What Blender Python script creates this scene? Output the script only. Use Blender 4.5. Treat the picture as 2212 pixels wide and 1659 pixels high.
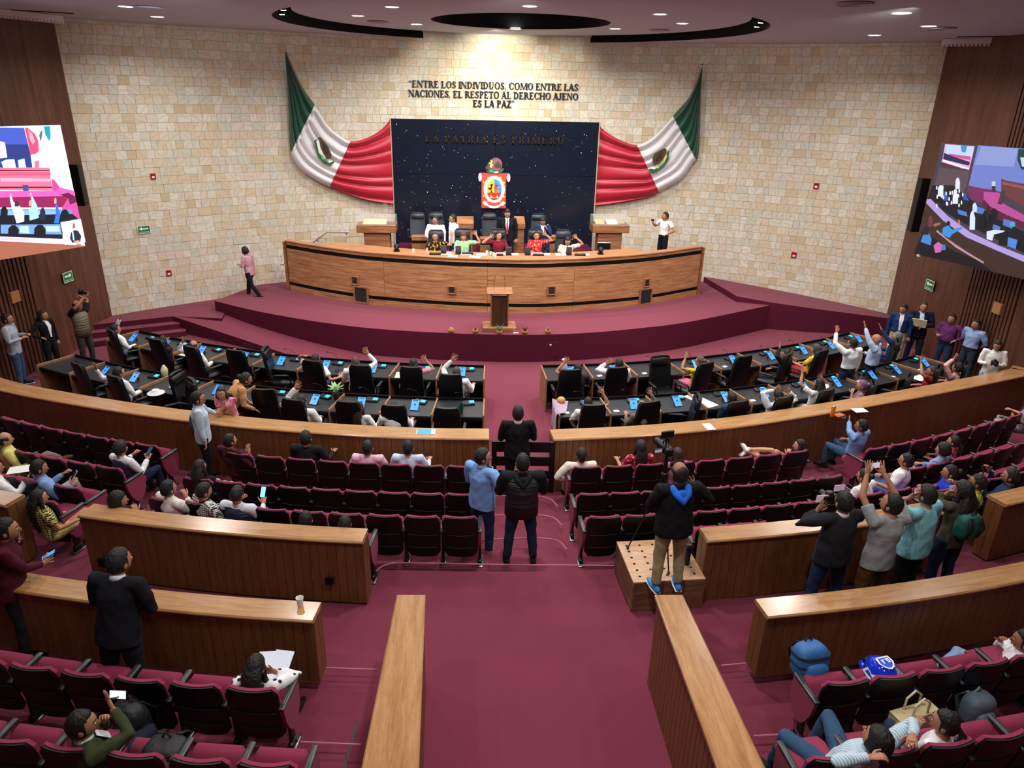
import bpy, math, random
import numpy as np
from math import sin, cos, pi, radians as rad
from mathutils import Matrix, Vector
random.seed(7); RNG = np.random.RandomState(7)
for o in list(bpy.data.objects): bpy.data.objects.remove(o)
COL = bpy.context.scene.collection
SC = bpy.context.scene
# ---------------------------------------------------------------- camera
FPX, CXP, CYP = 1550., 1106., 829.5
_D = np.array([1023-CXP, 4620-CYP, FPX]); _D /= np.linalg.norm(_D)
_A = np.array([1005-CXP, 195-CYP, FPX]); _A -= _A.dot(_D)*_D; _A /= np.linalg.norm(_A)
MW = np.array([np.cross(_A, -_D), _A, -_D])          # world = MW @ camera(x right, y down, z forward)
CAM = np.array([0., 0., 6.6])
def P(x, y, z):
    """the point of the horizontal plane at height z that is seen at pixel x, y of the photograph"""
    r = MW @ np.array([x-CXP, y-CYP, FPX]); return CAM + r*((z-CAM[2])/r[2])
def PY(x, y, Y):
    r = MW @ np.array([x-CXP, y-CYP, FPX]); return CAM + r*((Y-CAM[1])/r[1])
def PJ(p):
    v = MW.T @ (np.array(p, float)-CAM); return CXP+FPX*v[0]/v[2], CYP+FPX*v[1]/v[2], v[2]
cd = bpy.data.cameras.new('camera'); co = bpy.data.objects.new('camera', cd); COL.objects.link(co)
cd.sensor_width = 36; cd.lens = FPX/2212*36; cd.clip_end = 200
r_, d_, f_ = MW[:, 0], MW[:, 1], MW[:, 2]
co.matrix_world = Matrix(((r_[0], -d_[0], -f_[0], CAM[0]), (r_[1], -d_[1], -f_[1], CAM[1]), (r_[2], -d_[2], -f_[2], CAM[2]), (0, 0, 0, 1)))
SC.camera = co
SC.view_settings.view_transform = 'Standard'; SC.view_settings.look = 'None'
SC.view_settings.gamma = 1; SC.view_settings.use_curve_mapping = False
SC.view_settings.exposure = 0.38
# ---------------------------------------------------------------- world and lights
w = bpy.data.worlds.new('world'); SC.world = w; w.use_nodes = True
w.node_tree.nodes['Background'].inputs[0].default_value = (.62, .60, .66, 1)
w.node_tree.nodes['Background'].inputs[1].default_value = .0
def area(name, loc, power, size, col=(1, .95, .88), target=None, spread=180, shape='DISK'):
    l = bpy.data.lights.new(name, 'AREA'); l.energy = power; l.size = size; l.color = col; l.shape = shape; l.spread = rad(spread)
    o = bpy.data.objects.new(name, l); COL.objects.link(o); o.location = loc
    if target is not None:
        o.rotation_euler = (Vector(target)-Vector(loc)).to_track_quat('-Z', 'Y').to_euler()
    return o
def spot(name, loc, target, power, angle=60, blend=.6, size=.15, col=(1, .95, .86)):
    l = bpy.data.lights.new(name, 'SPOT'); l.energy = power; l.spot_size = rad(angle); l.spot_blend = blend; l.shadow_soft_size = size; l.color = col
    o = bpy.data.objects.new(name, l); COL.objects.link(o); o.location = loc
    o.rotation_euler = (Vector(target)-Vector(loc)).to_track_quat('-Z', 'Y').to_euler()
    return o
K = 1.0
# downlights over the stage and at its sides (the discs in the ceiling)
DOWN = [(x, y) for x, y in [(-2.58, 19.6), (-1.55, 17.3), (-1.30, 21.6), (1.41, 22.3), (1.32, 16.4), (4.04, 21.3), (4.22, 17.2), (5.28, 19.2)]]
DOWN2 = [(-6.9, 16.9), (-7.16, 19.2), (7.82, 14.0), (9.70, 16.2), (9.94, 18.8)]
for i, (x, y) in enumerate(DOWN): area('downlight_or_fill_lamp', (x, y, 8.17), 105*K, .3, (1, .97, .93), (x, y, 0), 150)
for i, (x, y) in enumerate(DOWN2): area('downlight_or_fill_lamp', (x, y, 7.99), 75*K, .3, (1, .97, .93), (x, y, 0), 150)
for x, y, e in [(-3.5, 13.2, 82), (1.2, 13.2, 88), (6, 13.2, 82), (-8, 12.5, 52), (10.5, 12.5, 52), (-4.5, 8.5, 48), (1, 9, 110), (6.5, 8.5, 48), (-9, 8, 16), (11, 8, 16),
                (1, 4.5, 100), (-3.2, 4.6, 34), (5.2, 4.6, 34), (-5.2, 1.5, 10), (6.5, 1.5, 10), (.8, .8, 40)]:
    area('downlight_or_fill_lamp', (x, y, 7.99), e*K, .3, (1, .97, .94), (x, y, 0), 140)  # unseen lamps added to brighten well and public seats, no discs built
# spots added to brighten stage front and desk; warm spots on the stone wall
spot('stage_fill_spot', (-2, 12.5, 7.9), (-1.6, 20.4, 1.5), 850*K, 42, .8)
spot('stage_fill_spot', (4.5, 12.5, 7.9), (3.9, 20.4, 1.5), 850*K, 42, .8)
spot('stage_fill_spot', (1.2, 13.0, 7.9), (1.1, 22.0, 2.6), 800*K, 44, .9)
spot('wall_spot', (.9, 22.6, 8.1), (1.0, 24.6, 7.0), 300*K, 95, .95, .1, (1, .93, .74))
spot('wall_spot', (-.6, 22.6, 8.1), (-.9, 24.6, 6.4), 90*K, 90, .9, .1, (1, .93, .74))
spot('wall_spot', (2.7, 22.6, 8.1), (3.0, 24.6, 6.4), 90*K, 90, .9, .1, (1, .93, .74))
for x, y, tx, ty, e in [(-5, 13, -6.5, 22.8, 420), (7.5, 13, 9.2, 22.4, 420), (1, 14, 1.2, 24.5, 300)]:
    spot('wall_fill_spot', (x, y, 7.9), (tx, ty, 4.0), e*K, 75, .9)  # unseen fill spots added to brighten the stone wall
# ---------------------------------------------------------------- geometry helpers
def unit(v):
    v = np.array(v, float); n = np.linalg.norm(v); return v/n if n > 1e-9 else v
class G:
    def __init__(s): s.v = []; s.f = []; s.m = []; s.u = []
    def add(s, vs, fs, mat=0, uv=None):
        b = len(s.v); s.v += [tuple(map(float, p)) for p in vs]
        for f in fs:
            s.f.append([i+b for i in f]); s.m.append(mat)
            s.u.append([uv[i] for i in f] if uv is not None else None)
        return s
    def box(s, c, d, rz=0, mat=0, rx=0, uv=None):
        x, y, z = d[0]/2, d[1]/2, d[2]/2
        vs = np.array([(-x, -y, -z), (x, -y, -z), (x, y, -z), (-x, y, -z), (-x, -y, z), (x, -y, z), (x, y, z), (-x, y, z)])
        R = np.array(Matrix.Rotation(rz, 3, 'Z') @ Matrix.Rotation(rx, 3, 'X')); vs = vs @ R.T + np.array(c)
        return s.add(vs, [(0, 3, 2, 1), (4, 5, 6, 7), (0, 1, 5, 4), (1, 2, 6, 5), (2, 3, 7, 6), (3, 0, 4, 7)], mat, None if uv is None else [uv]*8)
    def rbox(s, c, d, r=.01, rz=0, rx=0, mat=0):
        x, y, z = d[0]/2, d[1]/2, d[2]/2; r = min(r, x*.9, y*.9, z*.9)
        def ring(k, zz): return [(-x+k, -y, zz), (x-k, -y, zz), (x, -y+k, zz), (x, y-k, zz), (x-k, y, zz), (-x+k, y, zz), (-x, y-k, zz), (-x, -y+k, zz)]
        def ins(k, zz): return [((abs(p[0])-k)*(1 if p[0] > 0 else -1), (abs(p[1])-k)*(1 if p[1] > 0 else -1), zz) for p in ring(r, zz)]
        vs = np.array(ins(r, -z)+ring(r, -z+r)+ring(r, z-r)+ins(r, z))
        R = np.array(Matrix.Rotation(rz, 3, 'Z') @ Matrix.Rotation(rx, 3, 'X')); vs = vs @ R.T + np.array(c)
        fs = [tuple(range(7, -1, -1)), tuple(range(24, 32))]
        for k in range(3):
            for i in range(8): fs.append((k*8+i, k*8+(i+1) % 8, k*8+8+(i+1) % 8, k*8+8+i))
        return s.add(vs, fs, mat)
    def tube(s, pts, rad_, side=None, n=10, dome=True, mat=0, closed_caps=True):
        pts = [np.array(p, float) for p in pts]; R = [(r, r) if not hasattr(r, '__len__') else r for r in rad_]
        K_ = len(pts); vs = []; prev = None; rows = []
        def frame(t, prev):
            if side is not None: a = np.array(side, float)
            elif prev is not None: a = prev
            else: a = np.array((1., 0, 0)) if abs(t[0]) < .8 else np.array((0, 1., 0))
            a = a - a.dot(t)*t; a = unit(a); return a, np.cross(t, a)
        for k in range(K_):
            t = unit(pts[min(k+1, K_-1)]-pts[max(k-1, 0)])
            a, b = frame(t, prev); prev = a
            def row(c, f): rows.append([c+a*cos(q)*R[k][0]*f+b*sin(q)*R[k][1]*f for q in np.linspace(0, 2*pi, n, endpoint=False)])
            if k == 0 and dome:
                m = min(R[0]); row(pts[0]-t*m*.85, .45); row(pts[0]-t*m*.5, .82)
            row(pts[k], 1.)
            if k == K_-1 and dome:
                m = min(R[k]); row(pts[k]+t*m*.5, .82); row(pts[k]+t*m*.85, .45)
        vs = [p for r in rows for p in r]; fs = []
        for k in range(len(rows)-1):
            for i in range(n): fs.append((k*n+i, k*n+(i+1) % n, (k+1)*n+(i+1) % n, (k+1)*n+i))
        if closed_caps: fs += [tuple(range(n-1, -1, -1)), tuple(range((len(rows)-1)*n, len(rows)*n))]
        return s.add(vs, fs, mat)
    def ell(s, c, r, nu=12, nv=8, R=None, mat=0, vmin=0., vmax=1., fn=None):
        vs = []; fs = []
        for j in range(nv+1):
            ph = pi*(vmin+(vmax-vmin)*j/nv)
            for i in range(nu):
                th = 2*pi*i/nu; p = np.array([r[0]*sin(ph)*cos(th), r[1]*sin(ph)*sin(th), r[2]*cos(ph)])
                if fn: p = fn(p)
                vs.append(p)
        vs = np.array(vs)
        if R is not None: vs = vs @ np.array(R).T
        vs = vs+np.array(c)
        for j in range(nv):
            for i in range(nu): fs.append((j*nu+i, (j+1)*nu+i, (j+1)*nu+(i+1) % nu, j*nu+(i+1) % nu))
        return s.add(vs, fs, mat)
    def prism(s, poly, z0, z1, mat=0, M=None):
        n = len(poly); z0 = z0 if hasattr(z0, '__len__') else [z0]*n; z1 = z1 if hasattr(z1, '__len__') else [z1]*n
        vs = [(p[0], p[1], z0[i]) for i, p in enumerate(poly)]+[(p[0], p[1], z1[i]) for i, p in enumerate(poly)]
        if M is not None: vs = [M @ Vector(p) for p in vs]
        return s.add(vs, [tuple(range(n-1, -1, -1)), tuple(range(n, 2*n))]+[(i, (i+1) % n, n+(i+1) % n, n+i) for i in range(n)], mat)
    def lathe(s, prof, c=(0, 0, 0), n=16, mat=0):
        vs = [(c[0]+r*cos(2*pi*i/n), c[1]+r*sin(2*pi*i/n), c[2]+z) for r, z in prof for i in range(n)]
        fs = [(k*n+i, k*n+(i+1) % n, (k+1)*n+(i+1) % n, (k+1)*n+i) for k in range(len(prof)-1) for i in range(n)]
        if prof[0][0] > 1e-4: fs.append(tuple(range(n-1, -1, -1)))
        if prof[-1][0] > 1e-4: fs.append(tuple(range((len(prof)-1)*n, len(prof)*n)))
        return s.add(vs, fs, mat)
    def sweep(s, prof, path, mat=0, caps=True, closed=True):
        """prof: (across, up) pairs; path: list of (x,y) or (x,y,z); uv.x = metres along"""
        path = [np.array([p[0], p[1], p[2] if len(p) > 2 else 0.]) for p in path]; n = len(prof); vs = []; uv = []; L = 0; W = [0]
        for k in range(1, n+1): W.append(W[-1]+math.hypot(prof[k % n][0]-prof[k-1][0], prof[k % n][1]-prof[k-1][1]))
        for k, p in enumerate(path):
            t = unit((path[min(k+1, len(path)-1)]-path[max(k-1, 0)])[:2]); nn = np.array([t[1], -t[0]])
            if k: L += np.linalg.norm(p-path[k-1])
            for j, (a, b) in enumerate(prof): vs.append((p[0]+nn[0]*a, p[1]+nn[1]*a, p[2]+b)); uv.append((L, W[j]))
        fs = []
        for k in range(len(path)-1):
            for j in range(n if closed else n-1): fs.append((k*n+j, k*n+(j+1) % n, (k+1)*n+(j+1) % n, (k+1)*n+j))
        if caps and closed: fs += [tuple(range(n-1, -1, -1)), tuple(range((len(path)-1)*n, len(path)*n))]
        return s.add(vs, fs, mat, uv)
    def grid(s, pts, mat=0, uvf=None):
        """pts[k][j] surface"""
        n = len(pts[0]); vs = [p for r in pts for p in r]; uv = [(k/(len(pts)-1), j/(n-1)) for k in range(len(pts)) for j in range(n)]
        return s.add(vs, [(k*n+j, k*n+j+1, (k+1)*n+j+1, (k+1)*n+j) for k in range(len(pts)-1) for j in range(n-1)], mat, uv)
    def xf(s, M, start=0):
        for i in range(start, len(s.v)): s.v[i] = tuple(M @ Vector(s.v[i]))
        return s
    def mesh(s, name, mats, smooth=35):
        me = bpy.data.meshes.new(name); me.from_pydata(s.v, [], s.f)
        for m in (mats if isinstance(mats, (list, tuple)) else [mats]): me.materials.append(m)
        me.polygons.foreach_set('material_index', s.m)
        if any(u is not None for u in s.u):
            ul = me.uv_layers.new(name='UVMap'); a = []
            for u, f in zip(s.u, s.f): a += [c for q in (u or [(0, 0)]*len(f)) for c in q]
            ul.data.foreach_set('uv', np.array(a, dtype=np.float32))
        if smooth:
            me.polygons.foreach_set('use_smooth', [True]*len(s.f))
            if smooth < 180: me.set_sharp_from_angle(angle=rad(smooth))
        me.update(); return me
def link(name, me, parent=None, loc=(0, 0, 0), rz=0):
    o = bpy.data.objects.new(name, me); COL.objects.link(o); o.location = loc; o.rotation_euler = (0, 0, rz)
    if parent is not None: o.parent = parent
    return o
def obj(name, g, mats, parent=None, loc=(0, 0, 0), rz=0, smooth=35): return link(name, g.mesh(name, mats, smooth), parent, loc, rz)
def thing(name, label, cat, loc=(0, 0, 0), rz=0, group=None):
    o = bpy.data.objects.new(name, None); COL.objects.link(o); o.empty_display_size = .1; o.location = loc; o.rotation_euler = (0, 0, rz)
    return tag(o, label, cat, group)
def tag(o, label, cat=None, group=None, kind=None):
    if label: o['label'] = label
    if cat: o['category'] = cat
    if group: o['group'] = group
    if kind: o['kind'] = kind
    return o
def struct(o): o['kind'] = 'structure'; return o
CH = {}
def kids(o):
    if o.name not in CH: CH[o.name] = list(o.children)
    return CH[o.name]
def dup(root, loc, rz, label, group=None):
    r = root.copy(); COL.objects.link(r); r.location = loc; r.rotation_euler = (0, 0, rz); r['label'] = label
    if group: r['group'] = group
    for c in kids(root):
        d = c.copy(); COL.objects.link(d); d.parent = r
        for e in kids(c): h = e.copy(); COL.objects.link(h); h.parent = d
    return r
def ordn(k): return ['first', 'second', 'third', 'fourth', 'fifth', 'sixth', 'seventh', 'eighth', 'ninth', 'tenth', 'eleventh', 'twelfth', 'thirteenth'][k]
# ---------------------------------------------------------------- materials
MATS = {}
def hexc(c):
    if isinstance(c, str):
        c = tuple(int(c[i:i+2], 16)/255 for i in (0, 2, 4)); c = tuple(x/12.92 if x < .04045 else ((x+.055)/1.055)**2.4 for x in c)
    return (c[0], c[1], c[2], 1)
def mat(name, col, rough=.6, metal=0., noise=0., nscale=30., bump=0., bscale=60., emit=0., spec=.5, alpha=1., coat=0., stretch=(1, 1, 1), sheen=0.):
    if name in MATS: return MATS[name]
    m = bpy.data.materials.new(name); m.use_nodes = True; nt = m.node_tree; b = nt.nodes['Principled BSDF']; c = hexc(col)
    b.inputs['Base Color'].default_value = c; b.inputs['Roughness'].default_value = rough; b.inputs['Metallic'].default_value = metal
    b.inputs['Specular IOR Level'].default_value = spec; b.inputs['Coat Weight'].default_value = coat
    if sheen: b.inputs['Sheen Weight'].default_value = sheen
    if emit: b.inputs['Emission Color'].default_value = c; b.inputs['Emission Strength'].default_value = emit
    if noise or bump:
        tc = nt.nodes.new('ShaderNodeTexCoord'); mp = nt.nodes.new('ShaderNodeMapping'); mp.inputs['Scale'].default_value = stretch
        nt.links.new(tc.outputs['Object'], mp.inputs[0])
    if noise:
        n = nt.nodes.new('ShaderNodeTexNoise'); n.inputs['Scale'].default_value = nscale; n.inputs['Detail'].default_value = 4
        mx = nt.nodes.new('ShaderNodeMix'); mx.data_type = 'RGBA'
        mx.inputs[6].default_value = tuple(x*(1-noise) for x in c[:3])+(1,); mx.inputs[7].default_value = tuple(min(1, x*(1+noise)) for x in c[:3])+(1,)
        nt.links.new(mp.outputs[0], n.inputs['Vector']); nt.links.new(n.outputs['Fac'], mx.inputs[0]); nt.links.new(mx.outputs[2], b.inputs['Base Color'])
    if bump:
        n2 = nt.nodes.new('ShaderNodeTexNoise'); n2.inputs['Scale'].default_value = bscale; n2.inputs['Detail'].default_value = 3
        bp = nt.nodes.new('ShaderNodeBump'); bp.inputs['Strength'].default_value = min(1, bump); bp.inputs['Distance'].default_value = .02*max(1, bump)
        nt.links.new(mp.outputs[0], n2.inputs['Vector']); nt.links.new(n2.outputs['Fac'], bp.inputs['Height']); nt.links.new(bp.outputs[0], b.inputs['Normal'])
    MATS[name] = m; return m
def wood(name, c1, c2, coord='Object', stretch=(1, 1, 1), scale=6., rough=.35, coat=0., seed=0.):
    m = bpy.data.materials.new(name); m.use_nodes = True; nt = m.node_tree; b = nt.nodes['Principled BSDF']
    tc = nt.nodes.new('ShaderNodeTexCoord'); mp = nt.nodes.new('ShaderNodeMapping'); mp.inputs['Scale'].default_value = stretch; mp.inputs['Location'].default_value = (seed, seed, seed)
    oi = nt.nodes.new('ShaderNodeObjectInfo'); ad = nt.nodes.new('ShaderNodeVectorMath'); ad.operation = 'ADD'; ml = nt.nodes.new('ShaderNodeMath'); ml.operation = 'MULTIPLY'; ml.inputs[1].default_value = 17.
    nt.links.new(oi.outputs['Random'], ml.inputs[0]); nt.links.new(tc.outputs[coord], mp.inputs[0]); nt.links.new(mp.outputs[0], ad.inputs[0]); nt.links.new(ml.outputs[0], ad.inputs[1])
    n = nt.nodes.new('ShaderNodeTexNoise'); n.inputs['Scale'].default_value = scale; n.inputs['Detail'].default_value = 6; n.inputs['Distortion'].default_value = .6
    n2 = nt.nodes.new('ShaderNodeTexNoise'); n2.inputs['Scale'].default_value = scale*7; n2.inputs['Detail'].default_value = 3
    cr = nt.nodes.new('ShaderNodeValToRGB'); cr.color_ramp.elements[0].position = .32; cr.color_ramp.elements[1].position = .68
    cr.color_ramp.elements[0].color = hexc(c2); cr.color_ramp.elements[1].color = hexc(c1)
    mx = nt.nodes.new('ShaderNodeMix'); mx.inputs[0].default_value = .35
    nt.links.new(ad.outputs[0], n.inputs['Vector']); nt.links.new(ad.outputs[0], n2.inputs['Vector'])
    nt.links.new(n.outputs['Fac'], mx.inputs[2]); nt.links.new(n2.outputs['Fac'], mx.inputs[3]); nt.links.new(mx.outputs[0], cr.inputs[0])
    nt.links.new(cr.outputs[0], b.inputs['Base Color']); b.inputs['Roughness'].default_value = rough; b.inputs['Coat Weight'].default_value = coat; b.inputs['Coat Roughness'].default_value = .2
    MATS[name] = m; return m
def colmat(name='printed_colours', emit=0., rough=.5):
    """flat print or a lit screen: the colour of every printed patch is stored on the mesh"""
    if name in MATS: return MATS[name]
    m = bpy.data.materials.new(name); m.use_nodes = True; nt = m.node_tree; b = nt.nodes['Principled BSDF']
    a = nt.nodes.new('ShaderNodeAttribute'); a.attribute_name = 'Col'; b.inputs['Roughness'].default_value = rough
    nt.links.new(a.outputs['Color'], b.inputs['Base Color'])
    if emit:
        b.inputs['Base Color'].default_value = (0, 0, 0, 1); nt.links.remove(b.inputs['Base Color'].links[0])
        nt.links.new(a.outputs['Color'], b.inputs['Emission Color']); b.inputs['Emission Strength'].default_value = emit
    MATS[name] = m; return m
def decal(name, polys, M, parent=None, m=None, step=.0006, thick=0., loc=(0, 0, 0)):
    """polys: list of (colour, [(x, y)...]) in the plane of M (x right, y up, z out), later ones on top"""
    vs = []; fs = []; cols = []
    for k, (c, pl) in enumerate(polys):
        b = len(vs); z = step*(k+1); vs += [tuple(M @ Vector((p[0], p[1], z))) for p in pl]; fs.append(tuple(range(b, b+len(pl)))); cols.append(hexc(c))
    me = bpy.data.meshes.new(name); me.from_pydata(vs, [], fs); me.materials.append(m or colmat())
    ca = me.color_attributes.new('Col', 'FLOAT_COLOR', 'CORNER'); a = []
    for c, f in zip(cols, fs): a += list(c)*len(f)
    ca.data.foreach_set('color', a); me.update()
    return link(name, me, parent, loc)
def rect(x0, y0, x1, y1): return [(x0, y0), (x1, y0), (x1, y1), (x0, y1)]
def oval(x, y, a, b, n=16, a0=0, a1=360): return [(x+a*cos(rad(a0+(a1-a0)*i/(n if a1-a0 == 360 else n-1))), y+b*sin(rad(a0+(a1-a0)*i/(n if a1-a0 == 360 else n-1)))) for i in range(n)]
carpet = mat('carpet', '732d3f', .95, noise=.18, nscale=90, bump=.25, bscale=400, spec=.1, sheen=.15)
black_mat = mat('black_plastic', '0a0a0c', .42, spec=.4)
matte_black = mat('matte_black', '070708', .7, spec=.2)
leather = mat('black_leather', '0c0d0f', .42, bump=.1, bscale=90, spec=.45)
leather2 = mat('grey_black_leather', '2a2f38', .4, bump=.1, bscale=90, spec=.5)
burg = mat('burgundy_upholstery', '8f3651', .9, noise=.12, nscale=160, bump=.15, bscale=500, spec=.15, sheen=.04)
chrome = mat('brushed_metal', 'b9bcc0', .3, 1.)
white_m = mat('white_paint', 'e9e7e6', .6)
paper_m = mat('paper', 'eceae2', .7)
cream_m = mat('cream_paper', 'dcd3ae', .7)
def clothm(hexcol, rough=.85): return mat('cloth_'+hexcol, hexcol, rough, noise=.14, nscale=14, bump=.55, bscale=11, spec=.2)
# ================================================================ the room
capwood = wood('oak_cap', 'bd9163', '98693c', 'UV', (.9, 9, 1), 2.2, .22, .35)
capwood_o = wood('oak_cap_objects', 'bd9163', '98693c', 'Object', (9, .9, 1), 2.2, .22, .35)
plankw = wood('walnut_plank', '80522f', '5f3a1d', 'Object', (8, 8, .8), 2.5, .38)
darkpl = mat('plank_groove', '33200f', .8)
wallw = wood('dark_walnut_wall', '6f4535', '452518', 'Object', (5, 5, .35), 1.6, .45)
deskw = wood('teak_desk', 'c99468', '7a4729', 'UV', (1.0, 16, 1), 1.5, .4)
deskw2 = wood('teak_desk_sides', 'b37d55', '6b3f25', 'Object', (.9, .9, 12), 1.6, .4)
lightw = wood('light_oak_edge', 'ad7d56', '7d5334', 'Object', (3, 3, 3), 4, .5)
ceilm = mat('ceiling_paint', 'b9bccb', .8, noise=.03, nscale=2)
O2 = np.array([1.1, 30.])
def ring(th, R0, flat=4.5e-4):
    R = R0+flat*th*th; a = rad(th); return np.array([O2[0]+R*sin(a), O2[1]-R*cos(a)]), a
def smooth_path(pts, n=60):
    """Catmull-Rom through points"""
    p = [np.array(q, float) for q in pts]; p = [2*p[0]-p[1]]+p+[2*p[-1]-p[-2]]; out = []
    m = len(p)-3
    for i in range(m):
        k = max(2, n//m)
        for j in range(k):
            t = j/k; a, b, c, d = p[i:i+4]
            out.append(.5*((2*b)+(-a+c)*t+(2*a-5*b+4*c-d)*t*t+(-a+3*b-3*c+d)*t**3))
    out.append(p[-2]); return out
# floor of the well
g = G(); g.add([(-16, -6, -.001), (18, -6, -.001), (18, 24, -.001), (-16, 24, -.001)], [(0, 1, 2, 3)])
struct(obj('floor', g, carpet))
# audience tiers: rings of carpet behind the barrier
def tier(name, th0, th1, R0, R1, z, flat=4.5e-4, n=24):
    a = [ring(th0+(th1-th0)*i/n, R0, flat)[0] for i in range(n+1)]; b = [ring(th1+(th0-th1)*i/n, R1, flat)[0] for i in range(n+1)]
    g = G(); g.prism(a+b, z-.35 if z > .36 else 0, z)
    return struct(obj(name, g, carpet, smooth=30))
TZ = [.13, .26, .39, .52]
for i, (r0, z) in enumerate([(19.32, .13), (20.33, .26), (21.2, .39), (21.93, .52)]):
    tier('floor', -38, 38, r0, 23.05, z)
# landing and the steps beside the parapets
tier('floor', -38, 38, 22.72, 26.4, .55)
tier('floor', -38, -5.2, 24.55, 33, .68); tier('floor', 2.6, 38, 24.55, 33, .68)
tier('floor', -38, -5.2, 25.5, 33, .81); tier('floor', 2.6, 38, 25.5, 33, .81)
g = G(); g.prism([(-1.2, -4), (2.9, -4), (2.9, 6.2), (-1.2, 6.2)], 0, .549); struct(obj('floor', g, carpet))
nosm = mat('pale_nosing', 'b0637c', .9)  # paler burgundy strips added so the step edges stand out
def nosing(pts, n=40):
    g = G(); g.tube(smooth_path(pts, n), [.011]*(len(smooth_path(pts, n))), n=6, dome=False); struct(obj('trim_%d' % (10+nosing.k), g, nosm)); nosing.k += 1
nosing.k = 0
for y0, yr, z, xl, xr in [(1072, 1094, .26, 1002, 1205), (1114, 1136, .39, 998, 1215), (1164, 1188, .52, 1040, 1225)]:
    nosing([tuple(P(x, y, z)+np.array([0, 0, .003])) for x, y in [(xl, y0+3), (xl+60, y0), (xr-60, y0-1), (xr-20, y0+5), (xr, yr)]])
nosing([tuple(P(x, y, .553)) for x, y in [(797, 1290), (800, 1262), (812, 1235), (835, 1220), (880, 1216), (1100, 1220), (1335, 1222)]])
nosing([tuple(P(x, y, .686)) for x, y in [(704, 1443), (815, 1447)]]); nosing([tuple(P(x, y, .686)) for x, y in [(1558, 1438), (1612, 1433)]])
nosing([tuple(P(x, y, .815)) for x, y in [(650, 1603), (780, 1609)]]); nosing([tuple(P(x, y, .815)) for x, y in [(1628, 1590), (1690, 1587)]])
# stage block
SF = smooth_path([P(x, y, .75)[:2] for x, y in [(463, 650), (560, 673), (700, 697), (850, 713), (1078, 723), (1250, 720), (1400, 707), (1500, 693), (1661, 660)]], 48)
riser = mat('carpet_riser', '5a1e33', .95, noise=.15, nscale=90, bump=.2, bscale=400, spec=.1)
g = G(); back = [(9.6, 22.9), (5, 25.2), (-3, 25.2), (-6.2, 23.6)]
poly = [tuple(p) for p in SF]+back
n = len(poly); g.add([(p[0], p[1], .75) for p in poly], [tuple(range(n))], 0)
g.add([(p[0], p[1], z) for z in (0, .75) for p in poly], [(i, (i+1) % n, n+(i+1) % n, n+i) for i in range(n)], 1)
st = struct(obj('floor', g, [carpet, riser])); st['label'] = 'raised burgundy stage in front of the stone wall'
for x0, x1 in [(1085, 1118), (1130, 1163), (1172, 1205)]:      # three service hatches in the stage front
    a, b = PY(x0, 750, 17.72), PY(x1, 750, 17.72); m_ = (a+b)/2
    h = thing('service_hatch', 'carpeted service hatch in the stage front, '+{1085: 'leftmost', 1130: 'middle', 1172: 'rightmost'}[x0]+' of the three', 'hatch', (m_[0], m_[1]-.03, .1), 0, 'hatches in the stage front')
    g = G(); g.rbox((0, -.005+.035*(0), .24), (b[0]-a[0], .03, .40), .006); obj('panel', g, riser, h)
    g = G(); g.rbox((0, -.03, .36), (.05, .02, .035), .004); obj('latch', g, white_m, h)
# left landing, steps and ramp
g = G(); zl = .45
Lw = [P(232, 665, .45), P(300, 655, .45), P(370, 645, .47), P(440, 630, .6), P(500, 618, .75), P(600, 604, .75)]
pl = [Lw[0], P(236, 703, .45), P(376, 683, .45), P(463, 668, .45), SF[0]]
top = [tuple(p) for p in [P(232, 665, .45)+np.array([-.3, .3, 0]), P(236, 703, .45)+np.array([-.6, 0, 0]), P(375, 683, .45), np.array([SF[0][0]+.4, SF[0][1]-.75, .45]), np.array([SF[0][0]+.3, SF[0][1], .45]), np.array([-6.6, 23.4, .45])]]
g = G(); g.prism([p[:2] for p in top], 0, .45); n = len(top)
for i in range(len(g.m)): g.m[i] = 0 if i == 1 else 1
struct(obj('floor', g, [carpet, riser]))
a, b = P(236, 703, .45)[:2]+np.array([-.6, 0]), P(375, 683, .45)[:2]
dn = np.array([(b-a)[1], -(b-a)[0]]); dn = dn/np.linalg.norm(dn)
for k, z in [(1, .3), (2, .15)]:
    q = dn*.3*k; sft = (b-a)/np.linalg.norm(b-a)*.12*k
    g = G(); g.prism([a, a+q, b+q+sft, b+sft], 0, z)
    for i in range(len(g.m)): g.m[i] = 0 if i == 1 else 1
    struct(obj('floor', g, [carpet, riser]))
r0, r1, r2 = P(375, 683, .45), P(600, 776, 0), P(470, 668, .45)          # ramp running down along the stage
tip = np.array([SF[14][0]-.6, SF[14][1]-.95, 0.]); p0 = np.array([b[0], b[1]-.02, .45])
g = G(); s1 = np.array([SF[0][0], SF[0][1], .45]); s2 = np.array([SF[16][0], SF[16][1], 0.])
g.add([p0, tip+np.array([0, 0, .005]), s2, s1, (p0[0], p0[1], 0), (tip[0], tip[1], 0), (s2[0], s2[1], -.05), (s1[0], s1[1], 0)], [(0, 1, 2, 3)], 0)
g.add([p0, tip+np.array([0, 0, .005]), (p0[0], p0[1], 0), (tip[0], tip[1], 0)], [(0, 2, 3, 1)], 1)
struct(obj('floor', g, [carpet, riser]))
# right hand platform
rp = [P(1592, 640, .93), P(1664, 653, .84), P(1760, 667, .74), (12.9, 19.75, .52)]
g = G(); g.prism([tuple(p[:2]) for p in rp]+[(13.2, 20.9), (9, 23.3), (8.0, 23.3)], 0, [.93, .84, .74, .52, .52, .84, .93])
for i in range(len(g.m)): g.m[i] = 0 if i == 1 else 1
struct(obj('floor', g, [carpet, riser]))
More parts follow.
